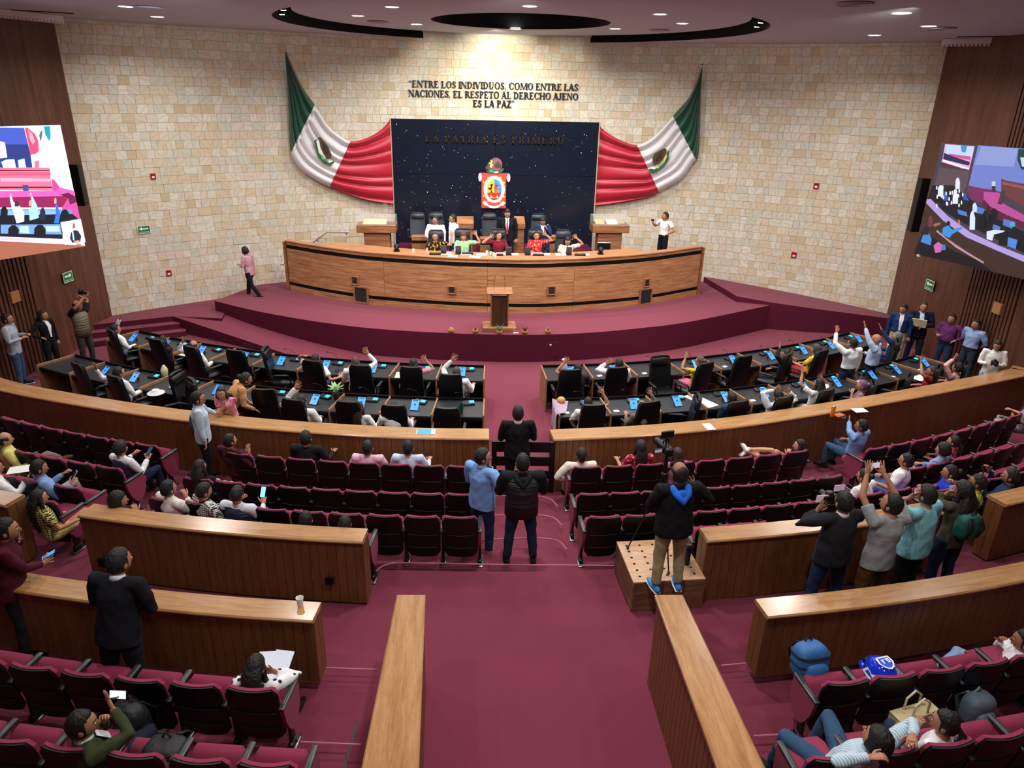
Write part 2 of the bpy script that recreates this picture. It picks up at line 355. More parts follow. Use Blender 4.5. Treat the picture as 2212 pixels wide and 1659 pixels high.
# ---------------------------------------------------------------- stone wall of tiles
WC = np.array([1.45, 7.4]); WR = 17.25
def wallpt(ang, off=0): a = rad(ang); return np.array([WC[0]+(WR-off)*sin(a), WC[1]+(WR-off)*cos(a)])
A0, A1 = -42.0, 41.4
g = G(); na = 60
pts = [wallpt(A0+(A1-A0)*i/na, 0) for i in range(na+1)]; pts2 = [wallpt(A1-(A1-A0)*i/na, -.3) for i in range(na+1)]
g.prism(pts+pts2, 0, 8.9); grout = mat('grout', '8d8266', .9, noise=.1, nscale=8)
wall = struct(obj('wall_back', g, grout))
m = bpy.data.materials.new('sandstone_tile'); m.use_nodes = True; nt = m.node_tree; bs = nt.nodes['Principled BSDF']; bs.inputs['Roughness'].default_value = .55
uvn = nt.nodes.new('ShaderNodeUVMap'); sp = nt.nodes.new('ShaderNodeSeparateXYZ'); nt.links.new(uvn.outputs[0], sp.inputs[0])
cr = nt.nodes.new('ShaderNodeValToRGB'); cr.color_ramp.interpolation = 'LINEAR'
for p_, c_ in [(0, 'd9ccb4'), (.15, 'd6c5a8'), (.3, 'dccfc0'), (.5, 'ccccbc'), (.7, 'e2dccd'), (.85, 'dbd2be'), (1., 'c9b795')]:
    e = cr.color_ramp.elements.new(p_) if p_ not in (0, 1.) else cr.color_ramp.elements[0 if p_ == 0 else -1]; e.color = hexc(c_)
nt.links.new(sp.outputs[0], cr.inputs[0])
tc = nt.nodes.new('ShaderNodeTexCoord'); cmb = nt.nodes.new('ShaderNodeCombineXYZ'); mu = nt.nodes.new('ShaderNodeVectorMath'); mu.operation = 'MULTIPLY_ADD'; mu.inputs[1].default_value = (37, 91, 53)
nt.links.new(uvn.outputs[0], mu.inputs[0]); nt.links.new(tc.outputs['Object'], mu.inputs[2])
vr = nt.nodes.new('ShaderNodeVectorRotate'); vr.rotation_type = 'Y_AXIS'; an = nt.nodes.new('ShaderNodeMath'); an.operation = 'MULTIPLY'; an.inputs[1].default_value = 6.28
nt.links.new(sp.outputs[1], an.inputs[0]); nt.links.new(mu.outputs[0], vr.inputs['Vector']); nt.links.new(an.outputs[0], vr.inputs['Angle'])
wv = nt.nodes.new('ShaderNodeTexWave'); wv.inputs['Scale'].default_value = 2.2; wv.inputs['Distortion'].default_value = 7; wv.inputs['Detail'].default_value = 2; wv.inputs['Detail Scale'].default_value = 1.2
nt.links.new(vr.outputs[0], wv.inputs['Vector'])
mr = nt.nodes.new('ShaderNodeMapRange'); mr.inputs[1].default_value = .55; mr.inputs[2].default_value = 1.; mr.inputs[3].default_value = 0; mr.inputs[4].default_value = .32
nt.links.new(wv.outputs['Fac'], mr.inputs[0])
mx = nt.nodes.new('ShaderNodeMix'); mx.data_type = 'RGBA'; mx.inputs[7].default_value = hexc('bfa880'); nt.links.new(mr.outputs[0], mx.inputs[0]); nt.links.new(cr.outputs[0], mx.inputs[6])
nt.links.new(mx.outputs[2], bs.inputs['Base Color']); tile_m = m
def tileg(g, s0, s1, z0, z1, t, uv):
    k = math.degrees(1/WR); a0, a1 = A0+s0*k, A0+s1*k; i0, i1 = wallpt(a0, -.002), wallpt(a1, -.002); o0, o1 = wallpt(a0, t), wallpt(a1, t)
    g.add([(i0[0], i0[1], z0), (i1[0], i1[1], z0), (i1[0], i1[1], z1), (i0[0], i0[1], z1), (o0[0], o0[1], z0), (o1[0], o1[1], z0), (o1[0], o1[1], z1), (o0[0], o0[1], z1)],
          [(4, 5, 6, 7), (0, 1, 5, 4), (1, 2, 6, 5), (2, 3, 7, 6), (3, 0, 4, 7)], 0, [uv]*8)
L = rad(A1-A0)*WR; tiles = []; z = .42; H_ = .235; row = 0
while z < 8.3:
    s = -random.random()*.2
    while s < L:
        wd = random.choice([.16, .2, .24, .24, .24, .28, .3, .36]); s1 = min(s+wd, L)
        if s1-max(s, 0) > .05: tiles.append((max(s, 0)+.003, s1-.003, z+.003, z+H_-.003, .012+random.random()*.014, (random.random(), random.random())))
        s = s1
        if s >= L: break
    z += H_; row += 1
def tkey(t):
    k = math.degrees(1/WR); c = wallpt(A0+(t[0]+t[1])/2*k); zz = (t[2]+t[3])/2; x, y, dd = PJ((c[0], c[1], zz))
    vis = 0 < x < 2212 and 45 < y < 640 and not (-2.6 < c[0] < 4.8 and zz < 5.8) and not (-6 < c[0] < 8 and zz < 2.4)
    return -(t[1]-t[0])*(t[3]-t[2])/dd**2 if vis else 0
tiles.sort(key=tkey); G_rest = G()
for i, t in enumerate(tiles):
    if i < 300: g = G(); tileg(g, *t); obj('tile', g, tile_m, wall, smooth=0)
    else: tileg(G_rest, *t)
o = obj('tile', G_rest, tile_m, wall, smooth=0); o['kind'] = 'stuff'
# ---------------------------------------------------------------- side walls of walnut panels
def side_wall(name, pts, slat_from, slat_to, sgn):
    g = G(); pp = [np.array(p, float) for p in pts]
    outer = [p+np.array([sgn*.3, 0]) for p in pp][::-1]
    g.prism([tuple(p) for p in pp+outer], 0, 8.9); w_ = struct(obj(name, g, darkpl))
    def at(d):
        for a, b in zip(pp, pp[1:]):
            l = np.linalg.norm(b-a)
            if d <= l: return a+(b-a)*d/l, (b-a)/l
            d -= l
        return pp[-1], (pp[-1]-pp[-2])/np.linalg.norm(pp[-1]-pp[-2])
    tot = sum(np.linalg.norm(b-a) for a, b in zip(pp, pp[1:])); d = 0
    while d < tot-.05:
        slat = slat_from <= d < slat_to; wd = .085 if slat else min(1.22, tot-d, (slat_from-d) if d < slat_from else 9); c, t = at(d+wd/2); rz = math.atan2(t[1], t[0]); nn = np.array([-sgn, 0.])
        nn = np.array([t[1], -t[0]]); nn = nn if nn[0]*sgn < 0 else -nn
        g = G(); th = .05 if slat else .03
        g.rbox((0, 0, 4.45), (wd-(.0 if slat else .006), th, 8.9), .004)
        p = c+nn*(th/2); obj('slat' if slat else 'panel', g, wallw, w_, (p[0], p[1], 0), rz)
        d += wd+(.045 if slat else 0)
    return w_, at
wl, atL = side_wall('wall_left', [(-10.06, 20.24), (-10.75, 15.9), (-13.5, 11), (-15, 4), (-15, -5)], 2.65, 6.2, -1)
wr, atR = side_wall('wall_right', [(12.83, 20.33), (12.7, 15.2), (15.2, 10), (17, 4), (17, -5)], 3.25, 5.0, 1)
g = G(); g.box((1, -5.5, 4.4), (33, .3, 8.9)); struct(obj('wall_front', g, wallw))
# ---------------------------------------------------------------- ceiling with the recessed round disc
CC = (1.35, 19.3); CR_ = 5.75; ZC = 8.03
g = G(); n = 96; circ = [(CC[0]+CR_*cos(2*pi*i/n), CC[1]+CR_*sin(2*pi*i/n)) for i in range(n)]
def sq(i):
    a = 2*pi*i/n; c, s_ = cos(a), sin(a); k = min(18/abs(c) if abs(c) > 1e-6 else 1e9, (7.5 if s_ > 0 else 26)/abs(s_) if abs(s_) > 1e-6 else 1e9); return (CC[0]+k*c, CC[1]+k*s_)
out = [sq(i) for i in range(n)]
vs = [(x, y, ZC) for x, y in circ]+[(x, y, ZC) for x, y in out]+[(x, y, 9.2) for x, y in circ]
g.add(vs, [(i, n+i, n+(i+1) % n, (i+1) % n) for i in range(n)], 0)
g.add(vs, [(i, (i+1) % n, 2*n+(i+1) % n, 2*n+i) for i in range(n)], 1)
struct(obj('ceiling', g, [ceilm, matte_black], smooth=30))
g = G(); g.add([(-17, -7, 9.2), (19, -7, 9.2), (19, 27, 9.2), (-17, 27, 9.2)], [(3, 2, 1, 0)]); struct(obj('ceiling', g, matte_black))
g = G(); ri = CR_-.42; ro = 2.25; OC = (1.4, 20.1)
c1 = [(CC[0]+ri*cos(2*pi*i/n), CC[1]+ri*sin(2*pi*i/n)) for i in range(n)]; c2 = [(OC[0]+ro*cos(2*pi*i/n), OC[1]+ro*sin(2*pi*i/n)) for i in range(n)]
vs = [(x, y, 8.2) for x, y in c1]+[(x, y, 8.2) for x, y in c2]+[(x, y, 8.5) for x, y in c1]+[(x, y, 8.75) for x, y in c2]
g.add(vs, [(i, (i+1) % n, n+(i+1) % n, n+i) for i in range(n)], 0); g.add(vs, [(i, 2*n+i, 2*n+(i+1) % n, (i+1) % n) for i in range(n)], 0); g.add(vs, [(n+i, n+(i+1) % n, 3*n+(i+1) % n, 3*n+i) for i in range(n)], 1)
g.add([(x, y, 8.76) for x, y in c2], [tuple(range(n))], 1)
struct(obj('ceiling', g, [ceilm, matte_black], smooth=30))
lampm = mat('lamp_disc', 'ffffff', .5, emit=14)
def downlight(x, y, z, lab):
    h = thing('ceiling_light', lab, 'ceiling light', (x, y, z), 0, 'round downlights')
    g = G(); g.lathe([(.135, -.002), (.175, -.012), (.18, .01), (.13, .01)]); obj('rim', g, white_m, h)
    g = G(); g.lathe([(.0, -.006), (.135, -.006), (.135, .02)]); obj('diffuser', g, lampm, h)
for k, (x, y) in enumerate(DOWN): downlight(x, y, 8.2, ['outer left lit downlight in the round ceiling disc', 'near left lit downlight in the round ceiling disc', 'far left lit downlight in the round ceiling disc next to the wall', 'far middle lit downlight behind the dark oculus', 'near middle lit downlight in front of the dark oculus', 'far right lit downlight in the round ceiling disc next to the wall', 'near right lit downlight in the round ceiling disc', 'outer right lit downlight in the round ceiling disc'][k])
for k, (x, y) in enumerate(DOWN2): downlight(x, y, ZC, ['lit downlight over the left seats, cut by the top of the photo', 'lit downlight near the stone wall at upper left', 'nearest of the three lit downlights at upper right', 'middle one of the three lit downlights at upper right', 'farthest of the three lit downlights at upper right'][k])
for k, (px, py, zz) in enumerate([(320, 15, ZC), (817, 46, 8.2), (1424, 64, 8.2), (1847, 6, ZC), (2035, 60, ZC)]):   # air outlets
    p = P(px, py, zz); h = thing('air_vent', 'round ceiling air outlet '+['beside the two downlights at upper left', 'on the left half of the round disc', 'on the right half of the round disc', 'at upper right, largest in the photo', 'beside the right hand white curtain box'][k], 'vent', (p[0], p[1], zz), 0, 'ceiling air outlets')
    g = G()
    for r in (.28, .2, .12): g.lathe([(r-.035, -.01), (r, -.035), (r+.01, -.01), (r-.03, -.005)])
    obj('cone', g, ceilm, h)
# track spotlights in the slot
for k, (a, lab) in enumerate([(200, 'left end of the dark ring slot'), (216, 'left near part of the ring slot'), (300, 'right near part of the ring slot'), (338, 'right end of the dark ring slot'), (349, 'far right tip of the dark ring slot'), (189, 'far left tip of the dark ring slot')]):
    x, y = CC[0]+(CR_-.2)*cos(rad(a)), CC[1]+(CR_-.2)*sin(rad(a)); h = thing('track_spotlight', 'black track spotlight at the '+lab, 'spotlight', (x, y, 8.3), 0, 'track spotlights in the ring slot')
    g = G(); g.tube([(0, 0, .02), (0, .05, -.2)], [.06, .07], dome=False); obj('housing', g, black_mat, h); g = G(); g.tube([(0, .0505, -.2), (0, .053, -.215)], [.055, .055], dome=False); obj('lens', g, lampm, h)
# white slatted curtain boxes
for lab, p, q in [('left', PY(135, 45, 19.6)[:2], PY(-60, 42, 17.6)[:2]), ('right', PY(2035, 90, 19.3)[:2], PY(2300, 96, 17.6)[:2])]:
    h = thing('pelmet', 'white scalloped pelmet under the ceiling at upper '+lab, 'pelmet', (p[0], p[1], 0))
    v = np.array(q)-np.array(p); l = np.linalg.norm(v); a = math.atan2(v[1], v[0]); g = G(); g.rbox((l/2, 0, 7.96), (l, .12, .13), .01); obj('box', g, white_m, h, rz=a)
    g = G()
    for i in range(int(l/.09)): g.box((.045+i*.09, 0, 7.87), (.05, .12, .05))
    o = obj('scallop', g, white_m, h, rz=a); o['kind'] = 'stuff'
for k, (cx_, y0, x1, y1) in enumerate([(-14.5, 16.5, -8.9, 18.9), (16.5, 15.6, 11.9, 18.6)]):      # dark light slots in the ceiling by the walls
    v = np.array([x1-cx_, y1-y0]); l = np.linalg.norm(v); g = G(); g.box((0, 0, ZC-.005), (l, .1, .02)); o = obj('trim_%d' % (k+1), g, matte_black, loc=((cx_+x1)/2, (y0+y1)/2, 0), rz=math.atan2(v[1], v[0])); struct(o)
# ---------------------------------------------------------------- wooden barriers
def barrier(name, label, pts, z0, z1, wid, cat='barrier', planks=True, pw=.112, ends=(True, True), capo=.03):
    """pts: camera-side line of the cap from left to right; the cap lies on the far side of it"""
    path = smooth_path(pts, 48) if len(pts) > 2 else [np.array(pts[0])+(np.array(pts[1])-np.array(pts[0]))*i/8 for i in range(9)]
    o = thing(name, label, cat, (path[0][0], path[0][1], z0)); off = np.array([path[0][0], path[0][1], z0])
    path = [np.array([p[0], p[1], 0]) for p in path]; ct = .045
    g = G(); r = .015; g.sweep([(0-r, z1-ct), (0, z1-ct+r), (0, z1-r), (-r, z1), (-wid+r, z1), (-wid, z1-r), (-wid, z1-ct)][::-1], path); g.v = [tuple(np.array(v)-off) for v in g.v]; obj('cap', g, capwood, o, smooth=30)
    a, b = -capo, -wid+capo; g = G(); g.sweep([(a-.012, z0), (a-.012, z1-ct), (b+.012, z1-ct), (b+.012, z0)][::-1], path, 0); g.v = [tuple(np.array(v)-off) for v in g.v]; obj('core', g, darkpl, o, smooth=30)
    if planks:
        hgt = z1-ct-z0; g = G(); g.rbox((0, 0, hgt/2), (pw-.005, .016, hgt), .002); me = g.mesh('plank', plankw, 0)
        def run(path, side):
            S = [0]
            for k in range(1, len(path)): S.append(S[-1]+np.linalg.norm(path[k]-path[k-1]))
            n = int(S[-1]/pw)
            for i in range(n):
                s = (i+.5)*S[-1]/n; k = max(0, np.searchsorted(S, s)-1); t = unit(path[k+1]-path[k]); c = path[k]+t*(s-S[k]); nn = np.array([t[1], -t[0], 0])
                c = c+nn*side; q = link('plank', me, o, (c[0]-off[0], c[1]-off[1], 0), math.atan2(t[1], t[0])); q.scale = (S[-1]/n/pw, 1, 1)
        run(path, a-.006)
        for e, (p, q) in zip(ends, ((0, 1), (-1, -2))):
            if e:
                t = unit(path[p]-path[q]); nn = np.array([t[1], -t[0], 0])*(1 if p else -1)
                A = path[p]+nn*a-t*.004; B = path[p]+nn*b-t*.004; run([A, B], .002) if p else run([B, A], .002)
    return o
bl = [P(x, y, 1.05)[:2] for x, y in [(0, 843), (250, 888), (500, 920), (700, 936), (900, 946), (1056, 948)]]
br = [P(x, y, 1.05)[:2] for x, y in [(1197, 950), (1400, 940), (1600, 921), (1800, 890), (2000, 855), (2212, 812)]]
bl = [bl[0]+np.array([-1.6, 1.0])]+bl; br = br+[br[-1]+np.array([.5, .35])]
BL = barrier('barrier', 'long curved wooden barrier left of the black gate', bl, .0, 1.05, .42, ends=(False, True))
BR = barrier('barrier', 'long curved wooden barrier right of the black gate', br, .0, 1.05, .42, ends=(True, False))
ringp = lambda R, a0, a1, n=9, fl=0: [ring(a0+(a1-a0)*i/(n-1), R, fl)[0] for i in range(n)]
barrier('partition', 'curved wooden partition behind the left middle seats, with two black sockets', ringp(22.7, -15.45, -6.0), .55, 1.49, .31)
barrier('partition', 'curved wooden partition behind the right middle seats, people standing against it', ringp(22.76, 4.75, 13.4), .55, 1.49, .31)
barrier('partition', 'wooden partition end cut off by the left edge of the photo', ringp(22.75, -26, -18.15), .55, 1.49, .31)
barrier('partition', 'wooden partition end cut off by the right edge of the photo', ringp(22.85, 15.95, 25), .55, 1.49, .31)
barrier('partition', 'curved wooden partition at lower left, a white paper cup on its top', ringp(24.15, -24, -6.4), .68, 1.52, .31)
barrier('partition', 'curved wooden partition at lower right, facing the blue bag and the blue helmet', ringp(24.2, 4.9, 22), .68, 1.52, .31)
pa = [P(x, y, 1.73)[:2] for x, y in [(857, 1283), (919, 1283), (905, 1659), (780, 1659)]]; pb = [P(x, y, 1.73)[:2] for x, y in [(1414, 1283), (1475, 1283), (1655, 1659), (1550, 1659)]]
def parapet(label, q, inner):
    """tapering wall from the landing towards the camera; q = far left, far right, near right, near left"""
    q = [np.array(p) for p in q]; ext = 1.5; q[2] = q[2]+(q[2]-q[1])*ext; q[3] = q[3]+(q[3]-q[0])*ext
    o = thing('parapet', label, 'parapet', (q[0][0], q[0][1], .55)); z0, z1 = 0., 1.18; r = np.array([q[0][0], q[0][1]])
    c = sum(q)/4-r; g = G(); top = [p-r for p in q]
    def inset(k): return [top[i]+unit(unit(top[(i+1) % 4]-top[i])+unit(top[i-1]-top[i]))*k*1.4 for i in range(4)]
    rows = [(inset(.0), z1-.045), (inset(0), z1-.012), (inset(.015), z1)]
    vs = [(p[0], p[1], z) for pp, z in rows for p in pp]; g.add(vs, [(4*k+i, 4*k+(i+1) % 4, 4*k+4+(i+1) % 4, 4*k+4+i) for k in range(2) for i in range(4)]+[(8, 9, 10, 11), (3, 2, 1, 0)]); 
    obj('cap', g, capwood_o, o, smooth=0)
    ib = inset(.035); g = G(); g.prism([tuple(p) for p in ib], z0, z1-.045); obj('core', g, darkpl, o, smooth=0)
    pw = .1; hg = z1-.045; g = G(); g.rbox((0, 0, hg/2), (pw-.007, .014, hg), .003); me = g.mesh('plank', plankw, 0)
    for i in range(4):
        if i == 2: continue
        a, b = ib[i], ib[(i+1) % 4]; l = np.linalg.norm(b-a); t = (b-a)/l; n = int(l/pw); nn = np.array([t[1], -t[0]]); 
        if nn.dot((a+b)/2-c) < 0: nn = -nn
        for k in range(n):
            p = a+t*(k+.5)*l/n+nn*.006; s = link('plank', me, o, (p[0], p[1], 0), math.atan2(t[1], t[0])); s.scale = (l/n/pw, 1, 1)
    return o
parapet('wooden parapet left of the central carpeted entrance', pa, 1); parapet('wooden parapet right of the central carpeted entrance', pb, 1)
# black gate between the two barriers
ga, gb = np.array([.43, 11.08]), np.array([1.53, 11.02]); v = gb-ga; gw = np.linalg.norm(v)
h = thing('gate', 'low black gate with four open slots between the two barriers', 'gate', (ga[0], ga[1], 0), math.atan2(v[1], v[0]))
for i, (x0, x1) in enumerate([(0, .09), (gw-.09, gw)]): g = G(); g.rbox(((x0+x1)/2, .0, .5), (x1-x0, .05, 1.0), .004); obj('post', g, black_mat, h)
for z0, z1 in [(.80, 1.0), (.53, .71), (.28, .44), (.0, .19)]: g = G(); g.rbox((gw/2, 0, (z0+z1)/2), (gw-.18, .045, z1-z0), .004); obj('rail', g, black_mat, h)
# ================================================================ seats
def slab(W_, z0, z1, prof, thick, nx=8, nz=8, corner=.06, wtop=1., wbot=1., curve=.03):
    """curved slab standing up; prof(z) -> y of its rear face"""
    g = G(); F = []; B = []
    for k in range(nz+1):
        t = k/nz; z = z0+(z1-z0)*t; e = min(t, 1-t)*(z1-z0); hw = W_/2*(wbot+(wtop-wbot)*t)
        if e < corner: hw -= corner*(1-math.sqrt(max(0, 1-(1-e/corner)**2)))
        f = []; b = []
        for j in range(nx+1):
            u = 2*j/nx-1; x = u*hw; y = prof(z)-curve*(1-u*u)*-1 if False else prof(z)+curve*(u*u)
            b.append((x, y, z)); f.append((x, y+thick, z))
        F.append(f); B.append(b)
    n = nx+1; vs = [p for r in B for p in r]+[p for r in F for p in r]; o = len(vs)//2; fs = []
    for k in range(nz):
        for j in range(nx):
            a = k*n+j; fs.append((a, a+1, a+n+1, a+n)); fs.append((o+a, o+a+n, o+a+n+1, o+a+1))
        fs.append((k*n, (k+1)*n, o+(k+1)*n, o+k*n)); fs.append((k*n+nx, o+k*n+nx, o+(k+1)*n+nx, (k+1)*n+nx))
    for j in range(nx): fs.append((j, o+j, o+j+1, j+1)); a = nz*n+j; fs.append((a, a+1, o+a+1, o+a))
    return g.add(vs, fs)
bprof = lambda z: .13*(.86-z)/.7
PARTS = {}
PARTS['shell'] = slab(.50, .15, .86, bprof, .022, corner=.055, wbot=.93, curve=.03).mesh('backrest_shell', black_mat, 40)
for z, n_ in ((.56, 'ridge'), (.33, 'ridge2')):
    g = G(); g.tube([(-.19, bprof(z)+.006, z), (0, bprof(z)-.012, z-.004), (.19, bprof(z)+.006, z)], [.006]*3, n=6)
    PARTS[n_] = g.mesh('ridge', mat('plastic_ridge', '2c2d31', .3), 40)
PARTS['cushion'] = slab(.485, .42, .866, lambda z: bprof(z)+.018, .034, corner=.05, curve=.035).mesh('back_cushion', burg, 40)
def seatmesh(fold):
    g = G(); W_ = .44; T = .11; D_ = .42; sec = []
    prof = [(0, 0), (.02, .04), (.06, .1), (.2, .115), (.36, .115), (.41, .09), (.43, .045), (.41, .01), (.3, -.01), (.1, -.01)]
    vs = []; ang = rad(73) if fold else rad(4)
    for x, k in ((-W_/2, .8), (-W_/2+.03, 1), (W_/2-.03, 1), (W_/2, .8)):
        for a, b in prof:
            a2 = .215+(a-.215)*k; b2 = .05+(b-.05)*k; ca, sa = cos(ang), sin(ang)
            if fold: y = .30+a2*ca-b2*sa; z = .22+a2*sa+b2*ca
            else: y = .17+a2*ca-b2*sa; z = .36+a2*sa+b2*ca
            vs.append((x, y, z))
    n = len(prof); fs = [(k*n+i, k*n+(i+1) % n, (k+1)*n+(i+1) % n, (k+1)*n+i) for k in range(3) for i in range(n)]+[tuple(range(n-1, -1, -1)), tuple(range(3*n, 4*n))]
    return g.add(vs, fs).mesh('seat_cushion', burg, 50)
PARTS['fold'] = seatmesh(True); PARTS['open'] = seatmesh(False)
g = G(); g.rbox((0, .24, .63), (.055, .40, .03), .008); g.box((0, .24, .61), (.035, .36, .02)); PARTS['arm'] = g.mesh('armrest', mat('armrest_plastic', '35373b', .33), 40)
g = G(); g.rbox((0, .2, .33), (.035, .09, .52), .008); g.rbox((0, .2, .05), (.05, .14, .1), .01); PARTS['leg'] = g.mesh('pedestal', black_mat, 40)
g = G(); g.rbox((.0, .20, .012), (.085, .22, .024), .004); g.box((.028, .28, .03), (.01, .1, .05)); PARTS['foot'] = g.mesh('foot_bracket', mat('foot_metal', '7b7d80', .35, .9), 40)
g = G(); pts = [(.43, .60), (.44, .45), (.42, .34), (.36, .25), (.28, .2), (.2, .22), (.13, .32), (.08, .45), (.05, .60)]
g.prism([(a, b) for a, b in pts], -.02, .02, M=Matrix(((0, 0, 1, 0), (1, 0, 0, 0), (0, 1, 0, 0), (0, 0, 0, 1)))); PARTS['panel'] = g.mesh('side_panel', burg, 30)
PROTO = {}
def proto_seat(fold, end):
    """end: 0 none, -1 row end on the left hand side, 1 on the right"""
    key = (fold, end)
    if key in PROTO: return PROTO[key]
    t = thing('auditorium_seat', 'x', 'seat', (0, 0, -50), 0)
    sh = link('backrest_shell', PARTS['shell'], t); link('ridge', PARTS['ridge'], sh); link('ridge', PARTS['ridge2'], sh); link('back_cushion', PARTS['cushion'], t); link('seat_cushion', PARTS['fold' if fold else 'open'], t)
    xs = [.265 if end != -1 else -.265] if end == 0 or True else []
    a = link('armrest', PARTS['arm'], t, (.265, 0, 0)); l = link('pedestal', PARTS['leg'], t, (.265, 0, 0)); link('foot_bracket', PARTS['foot'], l)
    if end == -1: link('armrest', PARTS['arm'], t, (-.265, 0, 0)); l = link('pedestal', PARTS['leg'], t, (-.265, 0, 0)); link('foot_bracket', PARTS['foot'], l); link('side_panel', PARTS['panel'], t, (-.265, 0, 0))
    if end == 1: link('side_panel', PARTS['panel'], t, (.265, 0, 0))
    PROTO[key] = t; return t
SEAT = {}
def row(key, R0, z, th0, dth, n, name, endk=None, end=0, occ=(), flat=0., scale=None, frm='the aisle'):
    for k in range(n):
        th = th0+dth*k; p, a = ring(th, R0, flat); e = end if k == endk else 0
        lab = ('taken' if k in occ else 'empty')+' burgundy folding seat, '+ordn(k)+' from '+frm+' in the '+name
        o = dup(proto_seat(k not in occ, e), (p[0], p[1], z), a, lab, 'folding seats in the '+name)
        SEAT[key, k] = (p[0], p[1], z, a)
row('CL1', 19.87, .13, -3.42, -1.53, 8, 'first middle row left', 0, 1, (2, 3, 5, 7), 3e-4)
row('CR1', 19.93, .13, 2.42, 1.54, 8, 'first middle row right', 0, -1, (0, 2, 3, 7), 3e-4)
row('CL2', 20.95, .26, -3.25, -1.37, 9, 'second middle row left', 0, 1, (8,), 3e-4)
row('CR2', 20.97, .26, 2.12, 1.31, 9, 'second middle row right', 0, -1, (8,), 5e-4)
row('CL3', 21.76, .39, -3.15, -1.37, 9, 'third middle row left', 0, 1, (8, 7, 6), 3e-4)
row('CR3', 21.79, .39, 2.05, 1.34, 10, 'third middle row right', 0, -1, (9,), 2e-4)
row('CL4', 22.35, .52, -6.75, -1.37, 7, 'hidden fourth middle row left', 0, 1, (0, 1, 6), 0, frm='the partition end')
row('CR4', 22.35, .52, 5.5, 1.37, 2, 'hidden fourth middle row right', 0, -1, (), 0, frm='the partition end')
row('LO1', 19.93, .13, -18.9, -1.42, 8, 'front row at far left', 0, 1, (), 3.2e-4)
row('LO2', 20.98, .26, -18.35, -1.45, 6, 'second row at far left', 0, 1, (0, 4), 2e-4)
row('LO3', 21.8, .39, -18.15, -1.45, 4, 'third row at far left', 0, 1, (1, 3), 2e-4)
row('LO4', 22.42, .52, -17.75, -1.45, 1, 'fourth row at far left', 0, 1, (0,), 0)
row('RO1', 20.18, .13, 17.35, 1.5, 8, 'front row at far right', 0, -1, (0, 6, 7), 3e-4)
row('RO2', 21.15, .26, 16.8, 1.42, 6, 'second row at far right', 0, -1, (0, 1, 2), 2e-4)
row('RO3', 21.85, .39, 15.3, 1.42, 6, 'third row at far right', 0, -1, (2,), 2e-4)
row('RO4', 22.18, .52, 15.2, 1.42, 5, 'fourth row at far right', 0, -1, (1, 3), 0)
row('L1', 25.14, .68, -7.02, -1.22, 7, 'lower left front row', 0, 1, (0,), 0)
row('L2', 26.0, .81, -5.95, -1.2, 6, 'lower left second row', 0, 1, (3,), 0)
row('R1', 25.2, .68, 5.6, 1.18, 6, 'lower right front row', 0, -1, (4,), 2e-4)
row('R2', 26.06, .81, 4.15, 1.13, 5, 'lower right second row', 0, -1, (0, 1), 2e-4)
for t in list(PROTO.values()):
    for c in list(kids(t)):
        for e in list(kids(c)): bpy.data.objects.remove(e)
        bpy.data.objects.remove(c)
    bpy.data.objects.remove(t)
CH.clear()
# ================================================================ deputies' desks
SA_L = [(310, 712), (375, 726), (447, 737), (520, 748), (603, 758), (686, 769), (775, 774), (864, 782), (955, 786), (1047, 790)]
SA_R = [(1169, 789), (1260, 787), (1349, 785), (1440, 779), (1518, 774), (1595, 764), (1670, 756), (1743, 748), (1808, 738), (1869, 727)]
SB_L = [(165, 765), (230, 781), (304, 795), (369, 810), (466, 820), (553, 832), (648, 840), (745, 849), (845, 853), (945, 860), (1046, 861)]
SB_R = [(1195, 862), (1298, 862), (1395, 855), (1491, 852), (1580, 843), (1667, 835), (1750, 825), (1827, 816), (1894, 803), (1958, 792), (2012, 777)]
deskm = mat('black_desk_leather', '25282c', .36, bump=.06, bscale=150, spec=.5)
scr_b = mat('tablet_screen', '3f88e0', .2, emit=.65); scr_c = mat('console_screen', '35b8dc', .2, emit=.75)
DESK = {}
chair_sp = []
tabP = None
